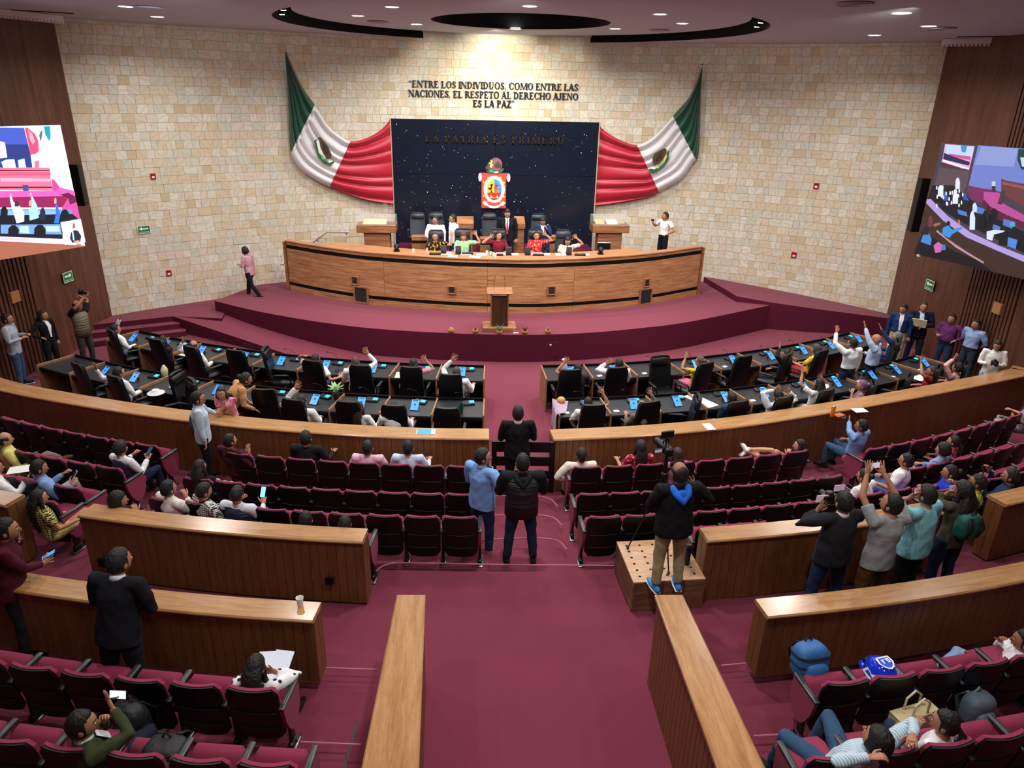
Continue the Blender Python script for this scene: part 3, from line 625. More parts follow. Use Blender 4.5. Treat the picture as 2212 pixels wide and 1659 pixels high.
def desks(key, seps, R0, R1, name):
    fl = 4.5e-4
    ths = []
    for x, y in seps:
        p = P(x, y, .78)[:2]-O2; ths.append(math.degrees(math.atan2(p[0], -p[1])))
    for k in range(len(ths)-1):
        a0, a1 = ths[k], ths[k+1]; am = (a0+a1)/2; c, rz = ring(am, R0, fl); M_ = Matrix.Rotation(-rz, 2); n_ = len(ths)-1; kk = (n_-1-k) if key[1] == 'L' else k
        def lc(th, R): q = ring(th, R, fl)[0]-c; return (q[0]*cos(-rz)-q[1]*sin(-rz), q[0]*sin(-rz)+q[1]*cos(-rz))
        t = thing('desk', 'black topped desk unit, '+ordn(kk)+' from the aisle in the '+name, 'desk', (c[0], c[1], 0), rz, 'desk units in the '+name)
        D_ = R1-R0; g = G(); q = [lc(a0, R0+.02), lc(a1, R0+.02), lc(a1, R1), lc(a0, R1)]
        g.prism(q[::-1], .70, .735); obj('desktop', g, deskm, t, smooth=0)
        g = G(); q = [lc(a0, R0), lc(a1, R0), lc(a1, R0+.03), lc(a0, R0+.03)]; g.prism(q[::-1], 0, .79); obj('front_panel', g, matte_black, t, smooth=0)
        g = G(); q = [lc(a0, R1-.02), lc(a1, R1-.02), lc(a1, R1), lc(a0, R1)]; g.prism(q[::-1], .64, .70); obj('apron', g, matte_black, t, smooth=0)
        for e, th in ((0, a0), (1, a1)):
            if e == 0 and k > 0: continue
            v0 = np.array(lc(th, R0)); v1 = np.array(lc(th, R1+.03)); d = v1-v0; l = np.linalg.norm(d); g = G()
            g.rbox((l/2, 0, .395), (l, .032, .79), .004); obj('divider', g, lightw, t, (v0[0], v0[1], 0), math.atan2(d[1], d[0]), smooth=0)
        g = G(); g.rbox((-.3 if key[1] == 'L' else .3, -D_+.25, .2), (.16, .2, .14), .006, mat=0); g.lathe([(0, .0), (.05, .0), (.05, .01), (0, .01)], (0, 0, 0)); 
        DESK[key, kk] = (c, rz, R0, R1, am)
desks('AL', SA_L, 14.68, 15.52, 'front left desk row'); desks('AR', SA_R, 14.68, 15.52, 'front right desk row')
desks('BL', SB_L, 16.58, 17.4, 'back left desk row'); desks('BR', SB_R, 16.62, 17.42, 'back right desk row')
# side cladding of row ends facing the aisle: done by the light wooden dividers
# tablets and consoles on every desk
def tablet_proto():
    t = thing('tablet', 'x', 'tablet', (0, 0, -50)); g = G(); g.rbox((0, 0, .085), (.17, .01, .25), .004, rx=rad(-52)); obj('body', g, black_mat, t)
    M_ = Matrix.Translation((0, -.0035, .0895)) @ Matrix.Rotation(rad(90-52), 4, 'X')
    g = G(); g.add([M_ @ Vector(p) for p in [(-.077, -.117, .001), (.077, -.117, .001), (.077, .117, .001), (-.077, .117, .001)]], [(0, 1, 2, 3)]); s = obj('screen', g, scr_b, t, smooth=0)
    decal('mark', [('1b3f8f', oval(0, .01, .022, .022, 14)), ('16327a', rect(-.05, .085, .05, .105))], Matrix.Translation((0, -.0035, .0895)) @ Matrix.Rotation(rad(90-52), 4, 'X') @ Matrix.Translation((0, 0, .0012)), s, colmat('tablet_marks', .6))
    g = G(); g.box((0, .06, .05), (.06, .01, .1), rx=rad(30)); obj('stand', g, black_mat, t); return t
def console_proto():
    t = thing('conference_console', 'x', 'microphone console', (0, 0, -50)); g = G(); g.rbox((0, 0, .025), (.26, .15, .05), .012, rx=rad(8)); obj('base', g, black_mat, t)
    g = G(); g.box((.07, -.01, .056), (.1, .09, .003), rx=rad(8)); obj('screen', g, scr_c, t, smooth=0)
    g = G(); g.tube([(-.02, .04, .05), (-.05, .05, .16), (-.13, .04, .25), (-.22, 0, .27)], [.004]*4, n=5); n_ = obj('gooseneck', g, black_mat, t)
    g = G(); g.tube([(-.22, 0, .27), (-.27, -.02, .268)], [.01, .01], n=6); obj('microphone', g, black_mat, n_); return t
tp, cp = tablet_proto(), console_proto()
TABSKIP = {('AL', 8), ('AL', 7), ('AR', 2)}
cards = []
for (key, kk), (c, rz, R0, R1, am) in list(DESK.items()):
    def at(dth, R): p, a = ring(am+dth, R, 4.5e-4); return p
    nm = {'AL': 'front left row', 'AR': 'front right row', 'BL': 'back left row', 'BR': 'back right row'}[key]
    if not (key == 'BL' and kk == 9):
        if not (key == 'BL' and kk == 0): p = at(.1+RNG.uniform(-.3, .3), R1-.32); dup(tp, (p[0], p[1], .735), rz+RNG.uniform(-.12, .12), 'upright blue screen tablet, '+ordn(kk)+' from the aisle in the '+nm, 'tablets on the desks')
        p = at(.55, R1-.62); dup(cp, (p[0], p[1], .735), rz+RNG.uniform(-.25, .25), 'black microphone console with cyan display, '+ordn(kk)+' from the aisle, '+nm, 'consoles on the desks')
    if RNG.rand() < .75:
        p = at(-1.1+RNG.uniform(-.3, .3)*0, R1-.2); big = RNG.rand() < .4; g = G(); g.box((0, 0, .003), (.26, .34, .006) if big else (.11, .09, .004), RNG.uniform(-.2, .2))
        if big and key+str(kk) in ('AL0', 'AL1', 'BR4', 'BR8', 'AL6', 'AR0', 'BL6', 'BR7') or not big:
            o = obj('folder' if big else 'note_card', g, cream_m if big else paper_m, None, (p[0], p[1], .736), rz, smooth=0)
            tag(o, ('cream folder lying on the ' if big else 'small white note card on the ')+ordn(kk)+' desk from the aisle, '+nm, 'folder' if big else 'card', 'papers on the desks')
for t in (tp, cp):
    for c in list(t.children):
        for e in list(c.children): bpy.data.objects.remove(e)
        bpy.data.objects.remove(c)
    bpy.data.objects.remove(t)
CH.clear()
# ---------------------------------------------------------------- executive chairs
def exec_proto(lm, hi=1.0):
    t = thing('office_chair', 'x', 'chair', (0, 0, -50)); pr = lambda z: -.30+.0-(z-.45)*.16
    g = slab(.52, .46, 1.24, lambda z: pr(z), .07, corner=.05, wtop=.9, wbot=1., curve=.03); obj('backrest', g, lm, t, smooth=40)
    g = G(); g.rbox((0, pr(1.12)+.085, 1.12), (.46, .07, .2), .03, rx=rad(9)); obj('headrest', g, lm, t, smooth=60)
    g = G(); g.rbox((0, 0, .47), (.52, .52, .1), .035); obj('seat', g, lm, t, smooth=60)
    for s in (-1, 1):
        g = G(); g.tube([(s*.28, -.24, .5), (s*.295, -.22, .68), (s*.295, .16, .69), (s*.28, .2, .5)], [.017]*4, n=6, side=(1, 0, 0)); a = obj('armrest', g, black_mat, t)
        g = G(); g.rbox((s*.295, -.02, .7), (.06, .3, .03), .01); obj('arm_pad', g, lm, a)
    g = G(); g.tube([(0, 0, .42), (0, 0, .09)], [.03, .03], dome=False, n=8); obj('column', g, chrome, t)
    g = G()
    for k in range(5):
        a = 2*pi*k/5; g.tube([(0, 0, .1), (.3*cos(a), .3*sin(a), .07)], [.025, .018], n=6); g.ell((.3*cos(a), .3*sin(a), .03), (.03, .03, .03), 8, 5)
    obj('star_base', g, black_mat, t); return t
ep = exec_proto(leather); ep2 = exec_proto(leather2)
CHAIR = {}
def chair(key, px, py, label, turn=0, pr=ep, z0=0., group='black office chairs at the desks', ztop=1.24):
    p = P(px, py, z0+ztop); d = p[:2]-O2; a = math.atan2(d[0], -d[1]); rz = a+rad(turn)
    off = np.array([-sin(rz), cos(rz)])*.42; loc = (p[0]+off[0], p[1]+off[1], z0)
    CHAIR[key] = (loc[0], loc[1], z0, rz); return dup(pr, loc, rz, label, group)
for key, px, py, turn, lab in [
    ('A1', 232, 712, -12, 'leftmost black chair of the front desk row, man with raised arm in it'), ('A2', 331, 733, 0, 'black chair of the front desk row with a dark haired woman, second from the left'),
    ('A3', 406, 749, -6, 'black chair behind the balding man with raised hand'), ('A4', 503, 757, 0, 'empty black chair seen from behind in the front left row'),
    ('A5', 566, 752, -68, 'empty black chair turned sideways in the front left row'), ('A6', 670, 780, -4, 'black chair of the front left row, man resting his arm on his knee'),
    ('A7', 775, 790, 0, 'black chair in front of the man raising his arm beside a phone'), ('A8', 886, 794, 0, 'black chair of the woman in pink by the aisle'), ('A9', 972, 810, 0, 'black chair nearest the aisle in the front left row'),
    ('B0', 158, 784, -10, 'empty black chair at the far left end of the back desk row'), ('B1', 238, 812, -10, 'black chair of the man with glasses raising his hand at far left'),
    ('B2', 374, 803, -80, 'empty black chair turned sideways beside the blue lit desks'), ('B3', 420, 818, 150, 'empty black chair turned to face the public, beside the woman in pink'),
    ('B4', 566, 842, 12, 'black chair right of the person in the tan shirt'), ('B6', 628, 864, -5, 'black chair of the man raising his hand beside the potted plant'),
    ('B7', 748, 869, 0, 'black chair of the woman in white behind the barrier'), ('B8', 848, 877, 0, 'black chair left of the empty last chair in the back left row'), ('B9', 964, 883, 0, 'empty black chair nearest the gate on the left'),
    ('C1', 1234, 800, 0, 'black chair nearest the aisle in the front right row'), ('C2', 1337, 795, 2, 'black chair of the person in white, second in the front right row'),
    ('C3', 1424, 766, 180, 'empty black chair turned to face the public in the front right row'), ('C4', 1530, 785, 14, 'black chair of the woman in the yellow flowered blouse'),
    ('C5', 1612, 770, 4, 'empty black chair right of the woman in the yellow flowered blouse'), ('C6', 1712, 762, 26, 'black chair of the woman in black with raised hand'),
    ('C7', 1783, 757, 8, 'black chair of the woman in yellow and red'), ('C8', 1948, 735, 32, 'black chair of the grey haired man in navy at the far right'),
    ('D1', 1285, 876, 2, 'black chair nearest the gate on the right'), ('D2', 1408, 869, 10, 'black chair of the blond woman in grey'),
    ('D3', 1516, 856, 70, 'empty black chair turned sideways in the back right row'), ('D4', 1602, 868, 8, 'black chair of the man in dark navy in the back right row'),
    ('D5', 1702, 858, 10, 'black chair of the man clasping his hands behind his head'), ('D6', 1795, 842, 12, 'black chair of the woman in the white blouse raising her arm'),
    ('D7', 1897, 825, 42, 'black chair of the woman in the purple headscarf'), ('D8', 1975, 812, 25, 'empty black chair left of the woman in maroon'),
    ('D9', 2038, 793, 22, 'black chair of the woman in maroon'), ('D10', 2098, 785, 20, 'rightmost black chair of the back desk row, person in pale pink')]:
    chair(key, px, py, lab, turn)
# ================================================================ the presiding desk on the stage
def wallhit(x, y, off=0.):
    r = MW @ np.array([x-CXP, y-CYP, FPX]); R = WR-off
    a = r[0]**2+r[1]**2; b = 2*((CAM[0]-WC[0])*r[0]+(CAM[1]-WC[1])*r[1]); c = (CAM[0]-WC[0])**2+(CAM[1]-WC[1])**2-R*R
    t = (-b+math.sqrt(b*b-4*a*c))/2/a; return CAM+r*t
def wallY(X, off=0.): return WC[1]+math.sqrt((WR-off)**2-(X-WC[0])**2)
ZT = 2.3; ZS = .75; ZR = 1.5
DP = smooth_path([(-5.42, 22.0), (-4.22, 21.18), (-2.7, 20.4), (-.75, 19.85), (.93, 19.62), (2.6, 19.68), (5.1, 20.42), (7.25, 21.62)], 70)
def yz(py, Y=19.62): return PY(1078, py, Y)[2]
z1a, z1b, z2a, z2b = yz(578), yz(569), yz(663.5), yz(655.5)
desk = thing('presiding_desk', 'large curved teak desk with two black bands on the stage', 'desk', (DP[0][0], DP[0][1], ZS)); off0 = np.array([DP[0][0], DP[0][1], ZS])
def band(nm, prof, path, m, sm=30):
    g = G(); g.sweep(prof[::-1], path); g.v = [tuple(np.array(v)-off0) for v in g.v]; return obj(nm, g, m, desk, smooth=sm)
seams = [0, 7, 22, 38, 52, 63, len(DP)-1]
for i, (a, b) in enumerate(zip(seams, seams[1:])):
    p = [np.array(q) for q in DP[a:b+1]]; t = unit(p[0]-p[1])*-.004; p[0] = p[0]+t; p[-1] = p[-1]-unit(p[-1]-p[-2])*.004
    for zz0, zz1 in [(z1b+.0, ZT-.04), (z2b, z1a), (ZS, z2a)]:
        band('panel', [(0, zz0), (0, zz1), (-.03, zz1), (-.03, zz0)], p, deskw)
band('core', [(-.025, ZS), (-.025, ZT-.04), (-.1, ZT-.04), (-.1, ZS)], DP, matte_black)
band('top_ledge', [(.03, ZT-.04), (.03, ZT-.01), (.02, ZT), (-.2, ZT), (-.2, ZT-.04)], DP, deskw)
band('worktop', [(-.2, ZT-.04), (-.2, ZT-.001), (-.78, ZT-.001), (-.78, ZT-.04)], DP[10:62], deskw)
band('inner_panel', [(-.1, ZR), (-.1, ZT-.04), (-.16, ZT-.04), (-.16, ZR)], DP, deskw)
for e, (p, q) in enumerate(((DP[0], DP[1]), (DP[-1], DP[-2]))):
    t = unit(np.array(p)-np.array(q)); g = G(); g.rbox((p[0]+t[0]*.02-off0[0]+(-t[1] if e else t[1])*.0, p[1]+.0-off0[1]+.08, (ZT-ZS)/2-.02), (.04, .24, ZT-ZS-.04), .005, math.atan2(t[1], t[0])); obj('end_panel', g, deskw2, desk)
def onfront(px, py, z):        # the point of the desk front seen at that column
    best = min(DP, key=lambda q: abs(PJ((q[0], q[1], z))[0]-px)); i = [id(d) for d in DP].index(id(best)); i = min(max(i, 1), len(DP)-2); t = unit(np.array(DP[i+1])-np.array(DP[i-1])); return np.array(best), math.atan2(t[1], t[0])
grille = mat('grille', '101418', .5, bump=.6, bscale=220)
for x0, y0, x1, y1, lab in [(757, 618, 793, 655, 'large black left'), (1376, 622, 1410, 659, 'large black right'), (764, 596, 782, 615, 'small black leftmost'), (970, 617, 988, 635, 'small black second'), (1188, 617, 1207, 637, 'small black third'), (1389, 601, 1405, 620, 'small black rightmost')]:
    c, rz = onfront((x0+x1)/2, (y0+y1)/2, 1.2); za, zb = PY((x0+x1)/2, y1, c[1])[2], PY((x0+x1)/2, y0, c[1])[2]; ww = (x1-x0)/FPX*PJ((c[0], c[1], 1.2))[2]; za = max(za, ZS); h_ = zb-za
    t = link('speaker_grille', bpy.data.meshes.new('grille_frame'), desk); t.location = (c[0]-off0[0]+sin(rz)*.028, c[1]-off0[1]-cos(rz)*.028, za-ZS); t.rotation_euler = (0, 0, rz); t['label'] = lab+' grille in the desk front'
    g = G(); f = .045 if ww > .35 else .035
    for bx in [((-ww/2+f/2), h_/2, f, h_), (ww/2-f/2, h_/2, f, h_), (0, f/2, ww-2*f, f), (0, h_-f/2, ww-2*f, f)]: g.rbox((bx[0], 0, bx[1]), (bx[2], .05, bx[3]), .004)
    t.data = g.mesh('grille_frame', deskw2, 0); g = G(); g.box((0, .005, h_/2), (ww-2*f, .03, h_-2*f)); obj('grille', g, grille, t, smooth=0)
g = G(); bk = [tuple(np.array(q)+np.array([0, .1])) for q in DP]; g.prism(bk+[(7.0, 22.4), (5, 24.5), (-2.6, 24.5), (-5.2, 22.7)], ZS, ZR); struct(obj('floor', g, carpet))
g = G(); g.prism([(-2.2, 22.35), (4.1, 22.35), (4.1, 24.05), (-2.2, 24.05)], ZR, 1.85); struct(obj('floor', g, riser))
# lectern in front of the desk
h = thing('lectern', 'dark wooden lectern on a plinth in front of the desk', 'lectern', (.87, 18.15, ZS))
g = G(); g.rbox((0, 0, .06), (.88, .62, .12), .01); obj('plinth', g, deskw2, h)
for s in (-1, 1): g = G(); g.rbox((s*.215, -.02, .56), (.03, .36, .9), .004); obj('side_panel', g, deskw2, h)
g = G(); g.rbox((0, -.15, .53), (.40, .03, .82), .004); obj('front_panel', g, wood('lectern_front', '5e4228', '3a2614', 'Object', (7, 7, .8), 2.5), h)
g = G(); g.rbox((0, -.02, 1.03), (.66, .46, .035), .008, rx=rad(6)); obj('top', g, deskw2, h)
for s in (-1, 1): g = G(); g.tube([(s*.14, .05, 1.05), (s*.14, .06, 1.3), (s*.11, .0, 1.42)], [.005]*3, n=5); m_ = obj('microphone', g, black_mat, h)
# tall black starry slab on the wall
PXL, PXR, PZ0, PZ1, PYY = -2.32, 4.25, 1.5, 5.72, 24.12
slab_m = mat('polished_black_stone', '171d2c', .2, noise=.3, nscale=14, spec=.5)
h = thing('backdrop', 'tall polished black slab backdrop dotted with tiny lights, behind the desk', 'backdrop', (0, PYY, PZ0)); mx_, mz_ = (PXL+PXR)/2, 4.05
for x0, x1 in ((PXL, mx_), (mx_, PXR)):
    for z0, z1 in ((PZ0, mz_), (mz_, PZ1)): g = G(); g.rbox(((x0+x1)/2, 0, (z0+z1)/2-PZ0), (x1-x0-.006, .1, z1-z0-.006), .004); obj('slab', g, slab_m, h)
for x0 in (PXL, PXR): g = G(); g.rbox((x0+(-.02 if x0 < 0 else .02), .02, (PZ1-PZ0)/2), (.035, .16, PZ1-PZ0+.03), .004); obj('edge_trim', g, mat('beige_trim', 'b7a98c', .5), h)
g = G(); g.box(((PXL+PXR)/2, .07, (PZ1-PZ0)/2), (PXR-PXL, .04, PZ1-PZ0-.01)); obj('backing', g, matte_black, h)
g = G()
for _ in range(190):
    x, z, r = RNG.uniform(PXL+.1, PXR-.1), RNG.uniform(.5, PZ1-PZ0-.1), RNG.choice([.004, .005, .006, .011], p=[.5, .3, .16, .04]); g.add([(x+r*cos(a), -.052, z+r*sin(a)) for a in (.1, 1.35, 2.6, 3.9, 5.1)], [(4, 3, 2, 1, 0)])
o = obj('light_points', g, mat('star_light', 'ffffff', .5, emit=2.2), h, smooth=0); o['kind'] = 'stuff'
# ---------------------------------------------------------------- serif lettering
def glyph(c):
    """polygons of a serif capital with cap height 1; returns (polys, advance)"""
    T, t, s, e = .21, .085, .075, .065      # stem, hair, serif height, serif reach
    P_ = []
    def R_(x0, y0, x1, y1): P_.append([(x0, y0), (x1, y0), (x1, y1), (x0, y1)])
    def stem(x, y0=0, y1=1, w=T, top=True, bot=True):
        R_(x, y0, x+w, y1)
        if bot: R_(x-e, y0, x+w+e, y0+s)
        if top: R_(x-e, y1-s, x+w+e, y1)
    def diag(x0, y0, x1, y1, w): P_.append([(x0-w/2, y0), (x0+w/2, y0), (x1+w/2, y1), (x1-w/2, y1)])
    def serif(x, y, l=.17): R_(x-l/2-.03, y, x+l/2+.03, y+s)
    def arc(cx, cy, rx, ry, a0, a1, w0=T, w1=t, n=12):
        for i in range(n):
            q = [rad(a0+(a1-a0)*k/n) for k in (i, i+1)]; o_ = [(cx+rx*cos(a), cy+ry*sin(a)) for a in q]
            wd = [w1+(w0-w1)*abs(cos(a)) for a in q]; n_ = [(cx+(rx-wd[k])*cos(q[k]), cy+(ry-t*1.0-(0))*sin(q[k])) for k in (0, 1)]
            P_.append([o_[0], o_[1], n_[1], n_[0]])
    x = .1
    if c == 'I': stem(x); w_ = .36
    elif c == 'L': stem(x); R_(x, 0, x+.5, s); P_.append([(x+.43, 0), (x+.52, 0), (x+.55, .26), (x+.5, .26)]); w_ = .68
    elif c == 'E':
        stem(x); R_(x, 0, x+.5, s); R_(x, 1-s, x+.48, 1); R_(x+T, .49, x+.36, .49+s); P_.append([(x+.43, 0), (x+.52, 0), (x+.55, .25), (x+.5, .25)]); P_.append([(x+.42, 1), (x+.5, 1), (x+.51, .76), (x+.47, .76)]); R_(x+.33, .4, x+.37, .62); w_ = .7
    elif c == 'T': stem(.26, top=False); R_(0, 1-s, .67, 1); P_.append([(0, 1), (.06, 1), (.03, .74), (-.01, .74)]); P_.append([(.61, 1), (.67, 1), (.68, .74), (.64, .74)]); w_ = .7
    elif c == 'N': stem(x, w=t); diag(x+.07, 1, x+.6, 0, .19); R_(x-e, 1-s, x+.1, 1); stem(x+.56, w=t, bot=False); w_ = .84
    elif c == 'M': stem(x, w=t); diag(x+.09, 1, x+.42, 0, .19); diag(x+.42, 0, x+.72, 1, t); stem(x+.7, w=T); w_ = 1.04
    elif c == 'V': diag(.13, 1, .38, 0, T*1.15); diag(.4, 0, .63, 1, t*1.2); serif(.13, 1-s, .22); serif(.63, 1-s); w_ = .76
    elif c == 'A': diag(.12, 0, .35, 1, t*1.2); diag(.36, 1, .62, 0, T*1.15); R_(.2, .3, .53, .3+s); serif(.12, 0); serif(.62, 0, .22); w_ = .76
    elif c == 'Z': R_(.03, 0, .62, s); R_(.05, 1-s, .6, 1); diag(.12, 0, .52, 1, T*1.1); P_.append([(.56, 0), (.62, 0), (.65, .25), (.61, .25)]); P_.append([(.05, 1), (.1, 1), (.06, .76), (.03, .76)]); w_ = .68
    elif c == 'D': stem(x); arc(x+.16, .5, .5, .5, -90, 90); R_(x, 0, x+.2, s); R_(x, 1-s, x+.2, 1); w_ = .8
    elif c in 'PR':
        stem(x); arc(x+.2, .74, .33, .26, -90, 90); R_(x, .48, x+.22, .48+s); R_(x, 1-s, x+.22, 1); w_ = .66
        if c == 'R': diag(x+.33, .5, x+.58, 0, T); serif(x+.6, 0, .16); w_ = .78
    elif c in 'OC':
        arc(.42, .5, .38, .51, 0 if c == 'O' else 38, 360 if c == 'O' else 322, n=24); w_ = .84
        if c == 'C': R_(.69, .66, .735, .97); w_ = .76
    elif c == 'S': arc(.3, .745, .24, .255, 20, 255, T*.8); arc(.31, .26, .26, .26, -160, 75, T*.8); P_.append([(.12, .72), (.24, .78), (.5, .34), (.38, .24)]); R_(.5, .68, .54, .96); R_(.05, .04, .09, .32); w_ = .62
    elif c == 'U': stem(x, .3, 1, bot=False); stem(x+.5, .3, 1, w=t, bot=False); arc(x+.28, .32, .28, .33, 180, 360); w_ = .82
    elif c == 'H': stem(x); stem(x+.5); R_(x, .48, x+.6, .48+s); w_ = .88
    elif c == 'J': stem(.2, .2, 1, bot=False); arc(.18, .2, .175, .22, 180, 360); w_ = .5
    elif c == ',': P_.append(oval(.12, .07, .08, .08, 8)); P_.append([(.2, .08), (.14, .02), (.07, -.2), (.1, -.2)]); w_ = .3
    elif c == '"': P_.append(oval(.1, .8, .07, .07, 8)); P_.append(oval(.28, .8, .07, .07, 8)); P_.append([(.03, .8), (.1, .87), (.13, 1.02), (.05, .95)]); P_.append([(.21, .8), (.28, .87), (.31, 1.02), (.23, .95)]); w_ = .42
    elif c == "'": P_.append(oval(.1, .93, .07, .07, 8)); P_.append(oval(.28, .93, .07, .07, 8)); P_.append([(.17, .93), (.1, .86), (.04, .72), (.12, .78)]); P_.append([(.35, .93), (.28, .86), (.22, .72), (.3, .78)]); w_ = .42
    else: w_ = .3
    return P_, w_-.02
def lettering(txt, mapf, x0, x1, base, hgt, parent, m, depth, gap=0.):
    W_ = sum(glyph(c)[1]+gap for c in txt)-gap; sc = (x1-x0)/W_; x = x0
    for c in txt:
        ps, w_ = glyph(c)
        if c != ' ':
            g = G()
            for p in ps:
                q = [(x+a*sc, base+b*hgt) for a, b in p]
                ar = sum(q[i][0]*q[(i+1) % len(q)][1]-q[(i+1) % len(q)][0]*q[i][1] for i in range(len(q)))
                if ar < 0: q = q[::-1]
                n = len(q); A_ = [mapf(a, b, 0) for a, b in q]; B_ = [mapf(a, b, depth) for a, b in q]
                g.add(A_+B_, [tuple(range(n, 2*n)), *[(i, (i+1) % n, n+(i+1) % n, n+i) for i in range(n)]])
            obj('letter', g, m, parent, smooth=0)
        x += (w_+gap)*sc
letm = mat('black_letters', '0d0d10', .4); brz = mat('dark_bronze', '4a3a35', .35, .7)
h = thing('wall_inscription', 'three lines of black serif capitals on the stone wall above the black backdrop', 'lettering', (0, 0, 0))
for txt, xl, xr, yl, yr, hp in [('"ENTRE LOS INDIVIDUOS, COMO ENTRE LAS', 883, 1249, 189, 195, 14.5), ('NACIONES, EL RESPETO AL DERECHO AJENO', 882, 1249, 209.5, 215, 14.5), ("ES LA PAZ'", 1021, 1111, 230.5, 231.5, 14.5)]:
    a, b, c_ = wallhit(xl, yl, .05), wallhit(xr, yr, .05), wallhit((xl+xr)/2, (yl+yr)/2-hp, .05); b0 = (a[2]+b[2])/2; d_ = wallhit((xl+xr)/2, (yl+yr)/2, .05)
    lettering(txt, lambda X, z, dd: (X, wallY(X, .03+dd), z), a[0], b[0], b0, c_[2]-d_[2], h, letm, .03)
h = thing('backdrop_inscription', 'dark bronze serif letters across the top of the black backdrop', 'lettering', (0, 0, 0))
a, b = PY(918, 308, PYY-.06), PY(1218, 312, PYY-.06); lettering('LA PATRIA ES PRIMERO', lambda X, z, dd: (X, PYY-.05-dd, z), a[0], b[0], (a[2]+b[2])/2, .25, h, brz, .03, .22)
# ---------------------------------------------------------------- coat of arms
ec = PY(1067, 412, PYY-.06); k = PJ(ec)[2]/FPX   # metres per pixel
M_ = Matrix.Translation((ec[0], PYY-.052, ec[2])) @ Matrix.Rotation(rad(90), 4, 'X')
h = thing('coat_of_arms', 'red state coat of arms with white oval and eagle, on the black backdrop', 'emblem', (0, 0, 0))
def S(pts, dx=0, dy=0): return [((x+dx)*k, (y+dy)*k) for x, y in pts]
g = G(); g.prism(S([(-27, -37), (26, -37), (26, 25), (33, 20), (34, 34), (30, 37), (-30, 37), (-34, 34), (-33, 20), (-27, 25)]), 0, .03, M=M_); obj('shield_board', g, mat('board_red', 'd8402c', .5), h, smooth=0)
Mf = Matrix.Translation((ec[0], PYY-.083, ec[2])) @ Matrix.Rotation(rad(90), 4, 'X')
def star(x, y, r, n=5): return [(x+(r if i % 2 == 0 else r*.42)*cos(pi/2+pi*i/n), y+(r if i % 2 == 0 else r*.42)*sin(pi/2+pi*i/n)) for i in range(2*n)]
pol = [('f0563f', S(rect(-26, -36, 25, 36))), ('c9cdf5', S(oval(-30, 28, 4, 9))), ('c9cdf5', S(oval(31, 27.5, 4, 9))), ('ffffff', S(oval(0.5, 3, 23, 28.5, 28)))]
up = lambda a0, a1: S(oval(.5, 3, 16, 22, 14, a0, a1))
pol += [('f6d73d', S([(.5, -4)])+up(90, 198)), ('4aa7e8', S([(.5, -4)])+up(-18, 90)[::1]), ('e9917a', S([(.5, -4), (12, -4), (7, 8), (5, 14), (.5, 16)]))]
for i in range(6): pol.append(('3a2530', S(rect(1, -1+i*3, 6.5-(i > 3)*1, .1+i*3))))
pol += [('d23a2b', S(oval(.5, 3, 16, 22, 14, 198, 342))), ('1a1a16', S([(-9, 12), (-5, 15), (-1, 12), (-4, 12), (-4, 7), (-6, 3), (-4, -2), (-2, -4), (-8, -3), (-6, 0), (-9, 4), (-12, 2), (-12, 7), (-8, 6), (-6, 10)])),
        ('1c2030', S([(4, 12), (8, 13), (6, 9)])), ('f08a3a', S(oval(11, 6.5, 2.4, 2.4, 10))), ('f4e2b0', S([(-9, -15), (-6, -8), (-3, -15)])), ('f4e2b0', S([(4, -15), (7, -8), (10, -15)])), ('e98a8a', S(rect(-3, -16, 4, -13)))]
for a in range(8): pol.append(('ffe27a', S(star([-13, 14, -22, 22, -22, 22, -13, 14][a], [28, 27.5, 18, 17, -11, -12, -22, -22.5][a], 2.7))))
pol += [('ffffff', S([(-25, -24), (-20, -21), (-10, -30), (0, -32), (10, -30), (20, -21), (25, -25), (20, -31), (16, -31), (8, -36), (0, -37), (-8, -36), (-16, -31), (-20, -31)]))]
for i in range(22):                                             # the small letters around the oval
    a = rad(-60+i*300/21+0) ; pol.append(('8a8f9a', S(rect(-.5, -.7, .5, .7), .5+19.6*cos(pi/2+a*1.0), 3+25.3*sin(pi/2+a*1.0))))
decal('shield_painting', pol, Mf, h, step=.0012)
g = G(); g.prism(S([(-12, 40), (-15, 47), (-14, 56), (-8, 64), (-1, 68.5), (8, 68), (15, 62), (17, 54), (16, 46), (20, 47), (17, 40), (10, 36), (-8, 36)]), 0, .045, M=M_); obj('eagle_board', g, mat('eagle_brown', '6d4c49', .6), h, smooth=0)
pe = [('8f6b69', S(oval(5, 55, 12, 13, 20))), ('3b6b50', S([(-19, 50), (-15, 52), (-15, 42), (-8, 38), (-10, 36), (-16, 40)])), ('3b7a58', S([(21, 48), (17, 46), (14, 40), (8, 37), (12, 36), (18, 41)])), ('2fb5a5', S([(-11, 44), (-3, 44), (0, 39), (-8, 38)])), ('e9e07c', S([(-8, 64), (-3, 62), (-6, 57), (-2, 53), (-6, 50), (-4, 47), (-10, 49), (-8, 54), (-12, 58), (-7, 59)])), ('f2f0f2', S([(0, 40), (9, 41), (8, 37), (0, 37)]))]
for i in range(7): pe.append(('3c2629', S([(0+i*2.2, 62-abs(i-3)*2), (1+i*2.2, 62-abs(i-3)*2), (3+i*1.9, 48), (2+i*1.9, 48)])))
decal('eagle_painting', pe, Matrix.Translation((ec[0], PYY-.098, ec[2])) @ Matrix.Rotation(rad(90), 4, 'X'), h, step=.0012)
